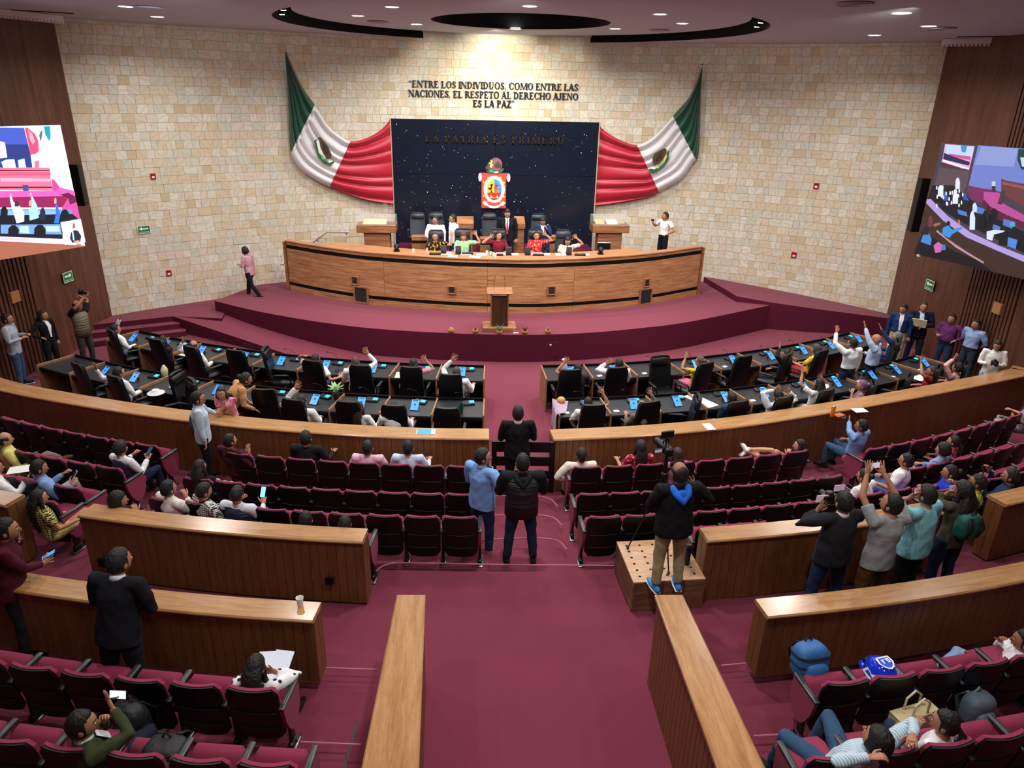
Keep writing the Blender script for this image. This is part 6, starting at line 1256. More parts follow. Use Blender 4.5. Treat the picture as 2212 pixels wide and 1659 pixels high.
person('woman in maroon blouse raising her bare arm near the right wall', 2013, 803, 0, 'sit', 58, '8e1a2e', '15151a', 'bun', ((1990, 785), 'lap'), sleeve='short', hairc='3a281e', S=.96)
person('person in pale pink shirt raising a hand, last at the back right desks', 2068, 795, 0, 'sit', 20, 'e0a9a4', '15151a', 'short', ((2060, 776), 'lap'))
# ---- along the side walls
person('man in grey shirt and jeans standing by the left slatted wall, hands clasped', 16, 690, 0, 'stand', -75, 'a9adb8', '3b526e', 'short', ('hold', 'hold'), tuck=False, shoes='202020', S=1.04)
person('woman in black cardigan over white top leaning on the left wall', 93, 682, 0, 'stand', -110, '141418', '16161a', 'half', ('down', 'hip'), inner='ecebee', S=.96, look=20, hairc='1d1512')
person('photographer in olive vest holding his camera up at the left wall', 167, 660, 0, 'stand', -115, '18181b', '3c3a3b', 'balding', ((172, 640), (181, 642)), sleeve='short', vest='6e6250', nod=-30, tuck=False, key='photog')
person('man in blue blazer and beige trousers leaning at the right wall', 1952, 668, 0, 'stand', 150, '1e3562', 'a79d84', 'short', ('down', 'down'), inner='e2e2e6', look=-30, nod=15, S=1.02)
person('man in dark suit holding a cream folder at the right wall', 1995, 664, 0, 'stand', 155, '171b28', '1e2a44', 'short', ('fold', 'hold'), inner='c9d6ee', S=1.05, tuck=False, fat=.01, hairc='2b1d18', key='folderman')
person('man in purple shirt leaning at the right wall', 2056, 690, 0, 'stand', 120, '5d2c5e', '24364e', 'short', ('hip', 'hold'), fat=.02, look=0, S=.98)
person('man in light blue shirt with hands behind his back at the right wall', 2108, 702, 0, 'stand', 110, '8fa3cf', '2e3547', 'short', ('back', 'back'))
person('woman in white blouse and pale jeans looking at her black camera by the wall', 2154, 746, 0, 'stand', 150, 'e8e4de', '9fb8d2', 'half', ('hold', 'hold'), S=.98, nod=25, hairc='2a1a16', tuck=False, key='camwoman')
# ---- stage
person('woman in pink top and black trousers walking along the stone wall', 529, 543, .62, 'stand', 70, 'bf8e98', '15151a', 'curly', ('hold', 'down'), S=.93, legs='walk', lean=6, tuck=False, shoes='202020')
person('woman with glasses in black and yellow flowers, hand raised, at the desk', 940, 512, ('Y', 20.75), 'sit', 180, ('floral', 'e0a020', '1b1716'), '15151a', 'half', ('upbent', 'desk'), sleeve='short', glasses=True, S=.99, skin='c08d72', hairc='3a221a')
person('curly haired woman in mint and yellow blouse, hand raised, at the desk', 1001, 511, ('Y', 20.75), 'sit', 180, ('floral', 'e3c62a', '8ccaa8'), '15151a', 'longcurly', ((1029, 508), 'desk'), sleeve='short', S=.99, nod=15, skin='c59679', hairc='52301e')
person('woman in red checked blouse with necklace, hand raised, middle of the desk', 1077, 510, ('Y', 20.75), 'sit', 180, ('plaid', '3a0f1c', 'bf2440'), '15151a', 'bun', ('desk', (1057, 514)), sleeve='short', S=.99, look=25, skin='c08a6c')
person('woman in red embroidered blouse, hand raised, right of the middle', 1159, 510, ('Y', 20.8), 'sit', 180, ('floral', 'e0a84a', 'c4203a'), '15151a', 'bun', ((1180, 508), 'desk'), sleeve='short', S=.99, skin='bb8468')
person('woman with long black hair looking down, hand raised, rightmost at the desk', 1226, 521, ('Y', 20.85), 'sit', 180, ('floral', '8a7a5a', 'e4dccb'), '15151a', 'long', ((1246, 515), 'desk'), sleeve='short', S=1.0, nod=30, skin='c08d70', lean=8)
person('man in white shirt seated at the rear of the stage', 941, 477, 1.85, 'sit', 170, 'eef0f2', '2a3550', 'short', ('down', 'lap'), look=-25, skin='a8735a')
person('man in white shirt standing at the rear of the stage, facing left', 978, 473, 1.5, 'stand', 110, 'eef0f2', '25304a', 'short', ('down', 'down'), glasses=True, tuck=False, S=1.0, skin='b5805f')
person('bearded man in black suit with red tie standing at the rear of the stage', 1096, 462, 1.55, 'stand', 178, '17181c', '17181c', 'short', ('down', 'down'), inner='f0eef0', tie='c01f38', nod=25, S=1.06, tuck=False, skin='c09072')
person('man in navy suit seated at the rear of the stage, hand at his forehead', 1172, 479, 1.85, 'sit', 180, '1e2d55', '1e2d55', 'short', ('chin', 'lap'), inner='e8ecf4', nod=30, lean=8, S=.95)
person('man in white shirt photographing with his phone at the right end of the stage', 1437, 468, 1.5, 'stand', 115, 'e9e6e6', '141418', 'short', ('hip', (1411, 482)), sleeve='short', look=-10, S=1.0, key='stagephone')
# ---- aisle and gate
person('man in black suit standing in front of the gate with his back to us', 1119, 893, .0, 'stand', 0, '141417', '101013', 'short', ('hold', 'hold'), inner='e6e6e8', tuck=False, S=1.05, skin='8a5c48', fat=.015)
person('man in blue shirt and jeans holding a phone beside the steps', 1043, 988, .26, 'stand', -40, '7ba3dd', '1f2f4a', 'short', ('hold', (1064, 1037)), look=-40, S=1.02, fat=.015, tuck=False, key='blueshirt', hairc='1d1614')
person('man in black hooded quilted jacket and jeans on the central steps', 1129, 1000, .39, 'stand', 0, '15161a', '1e2a40', 'short', ('hold', 'hold'), vest='15161b', hood='15161a', bulk=1.14, tuck=False, legs='apart', S=1.02)
person('man in light blue shirt with a grey sling bag, standing at the barrier', 428, 862, .13, 'stand', -70, 'b9c9d9', '15151a', 'short', ((474, 897, 0, 1.09), 'down'), glasses=True, tuck=False, S=1.0, key='bagman')
# ---- first public row
person('man in maroon plaid shirt seated at the left of the first row', 497, 953, .13, 'sit', -25, ('plaid', '2a1620', '7a3040'), '2a3550', arms=('lap', (538, 978)), look=-20)
person('man in black jacket seated alone in the first row', 661, 947, .13, 'sit', -10, '1c1b1d', '26262c', arms=('lap', 'rest'), S=1.06, fat=.01, key='bj')
person('man in pale pink shirt seated in the first row', 794, 968, .13, 'sit', -6, 'e3b4c6', '26262c', arms=('rest', 'lap'), S=1.02)
person('man in pale blue shirt seated beside the man in pink', 881, 968, .13, 'sit', -4, 'c3cfe4', '26262c', arms=('lap', 'rest'), S=1.02)
person('man in cream sweater spreading his elbows in the first row right of the aisle', 1256, 984, ('Y', 10.45), 'sit', 3, 'ded9cf', '9a8d74', arms=('hip', 'rest'), S=1.03)
person('woman with long wavy black hair and red blouse in the first row', 1384, 968, .13, 'sit', 4, ('floral', 'd8a0a8', '9c2338'), '26262c', 'longcurly', ('rest', 'lap'), sleeve='short')
person('woman with long brown hair and pink striped blouse behind the camcorder', 1463, 984, .13, 'sit', 6, ('hstripe', '5a2040', 'd0a0b4'), '26262c', 'longcurly', ('lap', 'lap'), sleeve='short', hairc='2c1a14', S=.95)
person('girl in black with bare legs stretched out to the left in the first row', 1728, 964, ('Y', 10.78), 'sit', 62, '141417', '23305a', 'long', ('chin', 'phone'), sleeve='short', legs='ext', shoes='ded6c8', barelegs=True, skirt=True, skin='c79274', S=.97)
# ---- further rows, middle
person('woman with long black hair and black jacket in the second row', 432, 1010, .26, 'sit', -20, '18181b', 'd6a9a6', 'long', ('lap', 'lap'), S=.97)
person('man in white shirt resting his face on his hand in the third row', 364, 1056, .39, 'sit', -35, 'e4e2da', '33333a', arms=('lap', 'chin'), S=1.0)
person('man in black and white checked shirt in the third row', 440, 1062, .39, 'sit', -45, ('check', '1a1f26', 'e8eae8'), '35588a', arms=('lap', 'lap'), nod=20, glasses=True)
person('man in navy vest looking at his phone in the third row', 512, 1070, .39, 'sit', -15, 'd7dde6', '26262c', arms=('phone', 'phone'), vest='1b2644', nod=25, key='vest2')
person('person with curly black hair and sunglasses just above the left partition', 255, 1082, .52, 'sit', -60, '33333a', '33333a', 'curly', ('lap', 'chin'))
person('dark haired head showing above the left partition, left one of two', 661, 1123, .52, 'sit', -5, '33333a', '33333a', 'short', ('lap', 'lap'), S=.93)
person('dark haired head showing above the left partition, right one of two', 745, 1132, .52, 'sit', 5, '3a3a42', '33333a', 'short', ('lap', 'lap'), S=.92)
# ---- far left block
person('man in yellow shirt with crossed legs at the left edge of the photo', 10, 950, .26, 'sit', -55, 'd9cf7c', '7d7466', 'balding', ('lap', 'rest'), legs='cross', shoes='6a4a30', skin='c08f72')
person('young man in navy quilted vest at the end of the second left row', 260, 970, .26, 'sit', -28, 'e6e6ea', '1a2238', 'curly', ('phone', 'phone'), vest='1b2848', nod=15, key='vest1')
person('man in blue shirt and khaki trousers with a phone in the third left row', 84, 1012, .39, 'sit', -50, '7f9fd0', 'b0a184', 'short', ('phone', 'phone'), legs='wide', nod=10, key='khaki')
person('man in white shirt with papers on his lap at the left edge of the photo', -12, 1012, .39, 'sit', -50, 'e8e6e8', '8a8478', arms=('lap', (58, 1036)), key='paperman')
person('girl in yellow patterned dress at the end of the fourth left row', 84, 1077, .52, 'sit', -45, ('check', '2a2418', 'dccf86'), 'cdbf78', 'long', ('lap', 'rest'), sleeve='short', skirt=True, barelegs=True, skin='b97f60', legs='cross', shoes='7a5034', S=.95)
person('man in maroon shirt holding a blue lit phone behind the lower left partition', 14, 1145, .55, 'stand', -65, '4a1424', '22222a', 'short', ((40, 1165), (92, 1218, 0, 1.62)), lean=8, S=1.03, fat=.02, tuck=False, key='maroon')
person('man in black windbreaker leaning on the lower left partition with his back to us', 258, 1214, .68, 'stand', -12, '17171f', '14161f', 'short', ('fold', 'fold'), lean=16, inner='dcdcde', tuck=False, S=1.06, fat=.02, legs='lean', look=-15, hairc='1b1a1a', shoes='0d0d0f')
# ---- foreground seats
person('woman in white flowered blouse with black hair half tied, reading papers', 552, 1444, ('Y', 5.33), 'sit', -8, ('floral', '2a2a2e', 'ebe9ec'), '33333a', 'half', ('lap', (595, 1452)), nod=25, lean=4, key='reader')
person('man in olive jacket filming with a phone on a small grip at lower left', 178, 1566, ('Y', 4.5), 'sit', -48, '3b4129', '1d2130', 'short', ('chin', (243, 1530)), key='olive', look=-20, inner='e0e0e0', S=1.03, fat=.01)
person('man in ripped jeans and white hooded top at the right edge of the photo', 2212, 1385, ('Y', 5.55), 'sit', 55, 'e9e8ec', '93b2d8', 'short', ('lap', 'chin'), legs='cross', shoes='ded6c8', skin='9c6a50')
person('man in blue striped shirt lying back in his seat with hands behind his head', 1893, 1600, ('Y', 4.08), 'sit', 22, ('stripe', '8fb0c4', 'd9e6ee'), '35506e', 'curly', ('headback', 'headback'), lean=-16, legs='wide', shoes='202020', S=1.05, fat=.02, nod=-15, key='striped')
person('young woman in white T-shirt with black ponytail, hand at her mouth', 2040, 1562, ('Y', 4.3), 'sit', 28, 'f0eef2', '2a3550', 'pony', ('chin', 'lap'), sleeve='short', look=20, S=.96, skin='b07c60')
# ---- right hand side of the public
person('man in denim shirt reaching his arm onto the barrier at the right', 1861, 921, ('Y', 11.3), 'sit', 30, '7397c8', '35506e', 'short', ((1830, 893, 0, 1.09), 'lap'), look=20, skin='9c6a50')
person('man in white T-shirt with glasses leaning back in the second far right row', 1957, 996, .26, 'sit', 45, 'ecebee', '4a6a9a', 'short', ('rest', 'lap'), sleeve='short', glasses=True, nod=-5)
person('man with curly black hair in blue and white striped sweater', 2037, 973, .26, 'sit', 35, ('stripe', 'a8b8d8', '3f62a4'), '4a6a9a', 'curly', ('lap', 'lap'), skin='b58566')
person('girl with a pink hair scrunchie in the right hand seats', 2060, 955, .13, 'sit', 40, 'b04a66', '26262c', 'pony', ('lap', 'lap'), S=.92)
person('person in white shirt bending forward in front of the phone filming man', 1866, 1030, .39, 'sit', 30, 'ecebee', '33333a', 'bun', ('lap', 'lap'), lean=10, S=.95, glasses=True)
person('woman in bright blue dress with clasped hands in the third right row', 2052, 1022, .39, 'sit', 60, '1c3cb4', '1c3cb4', 'bun', ('hold', 'hold'), sleeve='short', skirt=True, skin='b07a5e')
person('man in yellow shirt and glasses in the fourth right row', 2112, 1043, .52, 'sit', 45, 'cfd457', '33333a', 'short', ('lap', 'lap'), glasses=True, skin='9c6a50')
person('man in navy shirt photographing with a phone at the right edge', 2183, 1030, .52, 'sit', 45, '1f2b4a', '1c1c22', 'short', ('cam', 'cam'), skin='a8745a', key='navyphone')
person('person cut by the right edge of the photo, bare arm on the armrest', 2232, 868, .13, 'sit', 42, '8a8a90', '9a9a9a', 'short', ((2196, 905), 'rest'), sleeve='short', shoes='ded6c8', skin='c08a6c')
person('man in dark windbreaker with a camera rig, leftmost of the four at the partition', 1822, 1085, .55, 'stand', 8, '26252b', '1d2c4c', 'short', ((1765, 1103), 'cam'), inner='dfe6f0', tuck=False, S=1.06, fat=.03, legs='apart', key='rig')
person('man in grey T-shirt holding his phone high with both hands', 1925, 1090, .55, 'stand', 12, '97999b', '5b3f22', 'short', ((1873, 1024), (1909, 1022)), sleeve='short', look=25, nod=-15, tuck=False, S=1.07, lean=3, key='greytee', roll=4)
person('man in turquoise checked shirt with a black shoulder strap', 2001, 1070, .55, 'stand', 25, ('plaid', '7fc0cc', '9fd8e0'), '121214', 'short', ((1964, 1075), 'hold'), sleeve='short', glasses=True, fat=.035, tuck=False, S=1.05, key='turq')
person('woman in olive top with long curly black hair and a green backpack', 2080, 1062, .55, 'stand', 10, '4a463c', '18233a', 'longcurly', ((2042, 1068), 'cam'), look=20, S=1.0, tuck=False, key='backpack', shoes='ded6c8')
PB = P(1440, 1250, 1.0)
# ================================================================ loose things
def at_hand(key, i): return HANDS[key][i]
def phone(key, i, label, scr='2a2f3a', emit=0., land=False, dz=.04, tilt=60, rot=None, case='101114', pos=None, sz=(.075, .155)):
    p = at_hand(key, i) if pos is None else pos; rz = HANDS[key][2] if rot is None else rad(rot)
    h = thing('phone', label, 'phone', (p[0], p[1], p[2]+dz), rz); w_, l_ = sz if not land else (sz[1], sz[0]); M_ = Matrix.Rotation(rad(tilt), 4, 'X')
    g = G(); g.rbox((0, 0, 0), (w_, l_, .009), .003); g.xf(M_); obj('body', g, mat('phone_'+case, case, .3), h)
    g = G(); g.add([(-w_*.46, -l_*.47, .0052), (w_*.46, -l_*.47, .0052), (w_*.46, l_*.47, .0052), (-w_*.46, l_*.47, .0052)], [(0, 1, 2, 3)]); g.xf(M_); obj('screen', g, mat('phone_screen_%s_%g' % (scr, emit), scr, .15, emit=emit), h, smooth=0); return h
phone('blueshirt', 1, 'phone with pale case in the hand of the man in the blue shirt', case='c9cdd2', tilt=50)
phone('maroon', 1, 'blue lit phone in the hand of the man in the maroon shirt', '3f8fd8', .9, tilt=25, dz=.05)
phone('khaki', 1, 'phone held by the man in blue shirt and khaki trousers', tilt=50, case='d8d8da')
phone('vest1', 1, 'phone held by the young man in the navy quilted vest', '3a4a6a', .3, tilt=45)
phone('vest2', 1, 'pale blue lit phone held by the man in the navy vest', '7fc8ee', 1., tilt=60, dz=.08)
phone('stagephone', 1, 'black phone raised by the man in white at the right end of the stage', land=True, tilt=85)
phone('greytee', 0, 'phone held high over the head of the man in the grey T-shirt', 'b9a9b9', .8, land=True, tilt=85, pos=(at_hand('greytee', 0)+at_hand('greytee', 1))/2, dz=.0)
phone('turq', 0, 'phone with lit screen held by the man in the turquoise shirt', 'a37f90', .7, land=True, tilt=80)
phone('backpack', 0, 'phone with pale green edge held by the woman with the backpack', '8a6f74', .7, land=True, tilt=80, case='a9c9a4')
phone('navyphone', 0, 'dark phone held up by the man in the navy shirt at the right edge', tilt=70)
p_ = PY(255, 1500, 4.95); phone('olive', 1, 'phone on a small black grip filming the chamber, held by the man in olive', 'cfd0f2', 1.1, land=True, tilt=70, pos=p_, dz=0, rot=-5)
q_ = at_hand('olive', 1); h = thing('phone_grip', 'small black grip under the filming phone at lower left', 'phone grip', tuple(q_)); g = G(); g.tube([(0, 0, -.03), tuple(p_-q_-np.array([0, 0, .03]))], [.012, .008], n=8); obj('handle', g, black_mat, h)
def camera(p, rz, label, lens=.12, sc=1.):
    h = thing('camera', label, 'camera', tuple(p), rz); g = G(); g.rbox((0, 0, 0), (.14*sc, .07*sc, .1*sc), .012); g.rbox((0, 0, .06*sc), (.06*sc, .06*sc, .04*sc), .01); obj('body', g, black_mat, h); g = G(); g.tube([(0, .03*sc, 0), (0, .04*sc+lens, 0)], [.036*sc, .034*sc], n=12, dome=False); obj('lens', g, black_mat, h); return h
a, b = at_hand('photog', 0), at_hand('photog', 1); camera((a+b)/2+np.array([0, 0, .04]), HANDS['photog'][2], 'black camera held up by the photographer in the olive vest')
a, b = at_hand('camwoman', 0), at_hand('camwoman', 1); camera((a+b)/2+np.array([0, 0, .05]), HANDS['camwoman'][2], 'black camera with strap in the hands of the woman in white blouse', .14)
a = at_hand('rig', 0); h = camera(a+np.array([.08, .05, .04]), .1, 'video camera rig with lit screens held by the man in the dark windbreaker', .1, 1.3); g = G(); g.box((-.1, -.03, .03), (.16, .01, .09)); g.box((.09, -.03, .16), (.13, .01, .08)); obj('monitor', g, mat('rig_screen', '9a7f90', .3, emit=.6), h)
# folders and papers in hands
a = (at_hand('folderman', 0)+at_hand('folderman', 1))/2; h = thing('folder', 'cream folder held against the chest by the man in the dark suit', 'folder', (a[0], a[1], a[2]+.06), HANDS['folderman'][2]-.2); g = G(); g.rbox((0, .02, 0), (.34, .02, .24), .003, rx=rad(-20)); obj('cover', g, cream_m, h)
a = at_hand('reader', 1); h = thing('paper_sheet', 'open white papers read by the woman in the flowered blouse', 'paper', tuple(PY(592, 1440, 5.6)), -.1); g = G(); g.rbox((-.07, 0, 0), (.19, .3, .004), .001, rx=rad(25), rz=.12); g.rbox((.06, .01, .01), (.19, .3, .004), .001, rx=rad(25), rz=-.1); obj('sheets', g, mat('print_paper', 'dfe6f4', .6, noise=.06, nscale=40, stretch=(1, 6, 1)), h)
a = P(42, 1014, 1.05); g = G(); g.box((0, 0, 0), (.3, .24, .006), .3); tag(obj('paper_sheet', g, paper_m, None, tuple(a)), 'white papers on the lap of the man in white at the left edge', 'paper')
# things on the barriers
def oncap(px, py, z=1.05): return P(px, py, z)
q = oncap(919, 933); h = thing('folder', 'bright blue folder on a white folder on the left barrier', 'folder', tuple(q), -.03); g = G(); g.box((.01, 0, .004), (.33, .2, .008)); obj('white_folder', g, mat('white_folder', 'e3e6cf', .6), h); g = G(); g.box((-.02, 0, .012), (.24, .17, .008)); obj('blue_folder', g, mat('blue_folder', '22a5d4', .5), h)
q = oncap(1531, 922); g = G(); g.box((0, 0, .003), (.16, .26, .006), .15); tag(obj('leaflet', g, white_m, None, tuple(q)), 'white leaflet on the right barrier above the camcorder', 'leaflet')
q = oncap(1857, 887); g = G(); g.box((0, 0, .005), (.26, .18, .01), .1); tag(obj('notebook', g, white_m, None, tuple(q)), 'white notebook on the right barrier beside the reaching hand', 'notebook')
q = oncap(1797, 899); h = thing('bottle', 'orange insulated tumbler on the right barrier', 'bottle', tuple(q)); g = G(); g.lathe([(0, 0), (.034, 0), (.038, .02), (.042, .19), (.036, .2)], n=16); obj('body', g, mat('orange_steel', 'ee7414', .3), h); g = G(); g.lathe([(.037, .195), (.037, .21), (.0, .215)], n=16); obj('lid', g, chrome, h)
q = oncap(1812, 898); g = G(); g.rbox((0, .0, .012), (.2, .14, .024), .004, .4); tag(obj('notebook', g, mat('orange_notebook', 'b0562c', .6), None, tuple(q)), 'orange notebook lying beside the orange tumbler', 'notebook')
q = oncap(1823, 902); g = G(); g.rbox((0, 0, .006), (.075, .15, .012), .003, -.6); tag(obj('phone', g, black_mat, None, tuple(q)), 'black phone lying on the barrier beside the orange notebook', 'phone')
q = P(649, 1308, 1.52); h = thing('paper_cup', 'white paper cup on the lower left partition', 'cup', tuple(q)); g = G(); g.lathe([(0, 0), (.028, 0), (.038, .1), (.041, .103), (.036, .1), (.026, .01), (0, .01)], n=20); obj('cup', g, white_m, h)
for px, py, w_, lab in [(213, 1216, .12, 'left black'), (711, 1255, .1, 'right black')]:
    q = PY(px, py, 7.46 if px > 500 else 8.0); th = math.atan2(q[0]-O2[0], -(q[1]-O2[1])); R_ = 22.7; q = np.array([O2[0]+R_*sin(th), O2[1]-R_*cos(th), 0]); t0 = MW @ np.array([px-CXP, py-CYP, FPX]); zz = CAM[2]+t0[2]*(q[1]-.01)/t0[1]
    h = thing('floor_socket', lab+' square socket plate in the left middle partition', 'socket', (q[0]+.0, q[1]-.01, zz), th); g = G(); g.rbox((0, 0, 0), (w_, .03, w_), .004); obj('plate', g, matte_black, h)
# things on the deputies' desks
q = P(727, 862, .735); h = thing('potted_plant', 'green agave in a brown pot on the back left desks', 'plant', tuple(q)); g = G(); g.lathe([(0, 0), (.055, 0), (.075, .14), (.065, .14), (.06, .12), (0, .12)]); obj('pot', g, mat('brown_pot', '3a1d14', .4), h); g = G()
for i in range(16):
    th = i*2.4; e = .1+.012*i if i < 8 else .15; up_ = .06+.012*(16-i)*.5; c, s = cos(th), sin(th); g.grid([[(c*r-s*w_, s*r+c*w_, z) for w_ in (-wd, 0, wd)] for r, z, wd in ((.02, .13, .02), (e*.6, .15+up_, .035), (e*1.15, .15+up_*1.3, .004))])
obj('leaves', g, mat('agave_leaf', '9dc58c', .5), h, smooth=180)
q = P(996, 893, .735); h = thing('cup', 'dark green tumbler behind the last chair of the back left row', 'cup', tuple(q)); g = G(); g.lathe([(0, 0), (.04, 0), (.055, .2), (.05, .2), (.036, .02), (0, .02)]); obj('body', g, mat('green_steel', '14483c', .35), h)
q = P(1232, 864, .745); h = thing('woven_cloth', 'purple and white striped woven cloth hanging over the desk end by the aisle', 'cloth', (0, 0, 0)); c, rz, R0, R1, am = DESK['BR', 0]; a = P(1196, 863, .8); b = P(1228, 863, .8); e = P(1208, 899, .8)
g = G(); rws = []
for i in range(9):
    t = i/8; rws.append([tuple(np.array([a[0]-.03-.01*sin(i*2), a[1]-t*.75, z])) for z in (.81, .72, .5-.1*t, .32-.14*t)][::1]); rws[-1] = [tuple(np.array([b[0]-t*.12, b[1]-t*.55, .765+.0*t]))]+rws[-1]
g.grid(rws); obj('cloth', g, patmat('hstripe', '5a2a60', 'cdb6d0', 1.6) if False else patmat('stripe', '5a2050', 'd9c2d4', 2.2), h, smooth=180)
q = P(1212, 870, .77); g = G(); g.ell((0, 0, .06), (.085, .085, .07), 16, 10); tag(obj('bowl', g, mat('straw', 'c99a55', .8), None, tuple(q)), 'round straw coloured bowl upside down on the striped cloth', 'bowl')
q = P(1217, 806, .735); h = thing('doll', 'small figurine in black and white striped cloth on the first front right desk', 'doll', tuple(q)); g = G(); g.lathe([(0, 0), (.13, 0), (.09, .16), (.05, .24), (0, .26)]); obj('dress', g, patmat('hstripe', '1c141a', 'e2d2dc', 2.2), h, smooth=180); g = G(); g.ell((0, 0, .28), (.035, .035, .04), 10, 8); obj('head', g, mat('doll_head', '2a1c18', .5), h); g = G(); g.lathe([(0, .32), (.05, .31), (.05, .33), (.03, .35), (0, .36)]); obj('hat', g, white_m, h)
q = P(1560, 880-20, .74); q = P(1505, 872, .74); g = G(); g.box((0, .1, .003), (.3, .7, .004), .5); tag(obj('paper_sheet', g, paper_m, None, tuple(P(1517, 870, .737))), 'long white paper laid across the third desk of the back right row', 'paper')
for i, (px, py, lab) in enumerate([(337, 849, 'white cap at the edge of the blue lit desks, far left'), (1988, 818, 'white flowered hat on the desk before the woman in maroon')]):
    q = P(px, py, .74); g = G(); g.lathe([(0, .07), (.06, .065), (.1, .02), (.17, .0), (.17, .008), (.1, .03), (.065, .075), (0, .08)]); tag(obj('hat', g, white_m, None, tuple(q)), lab, 'hat')
q = P(357, 813, .735); g = G(); g.ell((0, 0, .12), (.07, .1, .13), 12, 8, fn=lambda p: p*(1+.1*sin(p[2]*60))); tag(obj('bag', g, mat('cream_bag', 'cbbf93', .7), None, tuple(q)), 'small crumpled cream bag standing on the blue lit desks', 'bag')
for px, py, lab in [(844, 806, 'black phone charger standing on the front left desks'), (728, 801, 'black phone lying on the sixth desk of the front left row')]:
    q = P(px, py, .735); g = G(); g.rbox((0, 0, .01), (.08, .15, .02), .005); tag(obj('phone', g, black_mat, None, tuple(q)), lab, 'phone')
# ---- bags
M0 = mat('black_nylon', '121316', .6, bump=.8, bscale=14); M1 = mat('blue_nylon', '2b66a4', .6, bump=.7, bscale=10)
def pack(name, label, cat, loc, rz, dims, m, rx=0., strapm=None):
    h = thing(name, label, cat, loc, rz); w_, d_, hh = dims; Mx = Matrix.Rotation(rx, 4, 'X')
    g = G(); g.ell((0, 0, hh*.5), (w_/2, d_/2, hh/2), 18, 12, fn=lambda p: np.sign(p)*np.abs(p/np.array([w_/2, d_/2, hh/2]))**.62*np.array([w_/2, d_/2, hh/2])); g.xf(Mx); obj('main_body', g, m, h, smooth=180)
    g = G(); g.ell((0, -d_*.42, hh*.36), (w_*.36, d_*.28, hh*.28), 14, 10, fn=lambda p: np.sign(p)*np.abs(p/np.array([w_*.36, d_*.28, hh*.28]))**.7*np.array([w_*.36, d_*.28, hh*.28])); g.xf(Mx); obj('front_pocket', g, m, h, smooth=180)
    for s in (-1, 1): g = G(); g.tube([(s*w_*.22, d_*.4, hh*.92), (s*w_*.27, d_*.75, hh*.6), (s*w_*.25, d_*.45, hh*.15)], [(.03, .008)]*3, side=(1, 0, 0), n=8); g.xf(Mx); obj('strap', g, strapm or M0, h, smooth=180)
    g = G(); g.tube([(-w_*.1, d_*.2, hh), (0, d_*.2, hh+.05), (w_*.1, d_*.2, hh)], [.01]*3, n=6); g.xf(Mx); obj('handle', g, strapm or M0, h); return h
pack('backpack', 'large black backpack on the floor in front of the man in olive', 'backpack', tuple(P(303, 1600, .95)), -.5, (.36, .24, .5), M0, .1)
pack('backpack', 'black backpack lying on a seat at the bottom left', 'backpack', tuple(P(362, 1640, 1.27)), -.1, (.36, .26, .2), M0)
pb_ = pack('backpack', 'blue backpack with black straps on the first lower right seat', 'backpack', tuple(P(1745, 1468, 1.12)), .15, (.36, .26, .42), M1, -.15)
for z in (.12, .22, .32): g = G(); g.tube([(np.sign(cos(a))*abs(cos(a))**.62*.176, np.sign(sin(a))*abs(sin(a))**.62*.128, z) for a in np.linspace(0, 2*pi, 33)], [.012]*33, n=6); g.xf(Matrix.Rotation(-.15, 4, 'X')); obj('black_band', g, M0, pb_)
hm = P(1895, 1478, 1.2); h = thing('helmet', 'blue and white motocross helmet on the second lower right seat', 'helmet', tuple(hm), .2)
hb = mat('helmet_blue', '1233d4', .12, coat=1.); g = G(); g.ell((0, 0, .16), (.13, .165, .15), 24, 16, R=np.array(Matrix.Rotation(rad(-15), 3, 'X')), fn=lambda p: p*(1+.12*max(0, p[1]/.165)**2)); obj('shell', g, hb, h, smooth=180)
g = G(); g.tube([(0, .1, .07), (0, .22, .06)], [(.09, .06), (.055, .04)], side=(1, 0, 0), n=12); obj('chin_bar', g, hb, h, smooth=180); g = G(); g.tube([(0, .11, .19), (0, .165, .17)], [(.085, .045), (.08, .04)], side=(1, 0, 0), n=12); obj('visor', g, black_mat, h, smooth=180)
Mh = Matrix.Translation((0, -.03, .307)) @ Matrix.Rotation(rad(6), 4, 'X'); dec = [('e8ecf8', [(-.07, .07), (-.085, .0), (-.05, -.06), (0, -.085), (.05, -.06), (.085, 0), (.07, .07)]), ('2a52d8', [(-.055, .055), (-.068, .0), (-.04, -.048), (0, -.068), (.04, -.048), (.068, 0), (.055, .055)])]
def bits(t, x0, y0, s):
    F = {'F': ['111', '1..', '11.', '1..', '1..'], '9': ['111', '1.1', '111', '..1', '111'], 'D': ['11.', '1.1', '1.1', '1.1', '11.'], '7': ['111', '..1', '.1.', '.1.', '.1.'], 'Z': ['111', '..1', '.1.', '1..', '111']}; o_ = []
    for i, c in enumerate(t):
        for r, rw in enumerate(F[c]):
            for k, b in enumerate(rw):
                if b == '1': o_.append(('f4f6fd', rect(x0+(i*4+k)*s, y0-(r+1)*s, x0+(i*4+k+1.02)*s, y0-r*s+.0002)))
    return o_
decal('top_print', dec+bits('F9', -.037, .035, .0105), Mh, h, step=.001)
for s in (-1, 1): decal('side_print', [('f2f4fc', [(-.09, -.02), (-.05, .05), (.02, .02), (.09, .06), (.06, -.03), (0, -.05)]), ('1636c8', [(-.06, -.01), (-.03, .03), (.03, 0), (.05, -.02)])]+bits('D7', -.03, -.05, .008), Matrix.Translation((s*.142, -.01, .17)) @ Matrix.Rotation(s*rad(90), 4, 'Z') @ Matrix.Rotation(rad(80), 4, 'X'), h, step=.001)
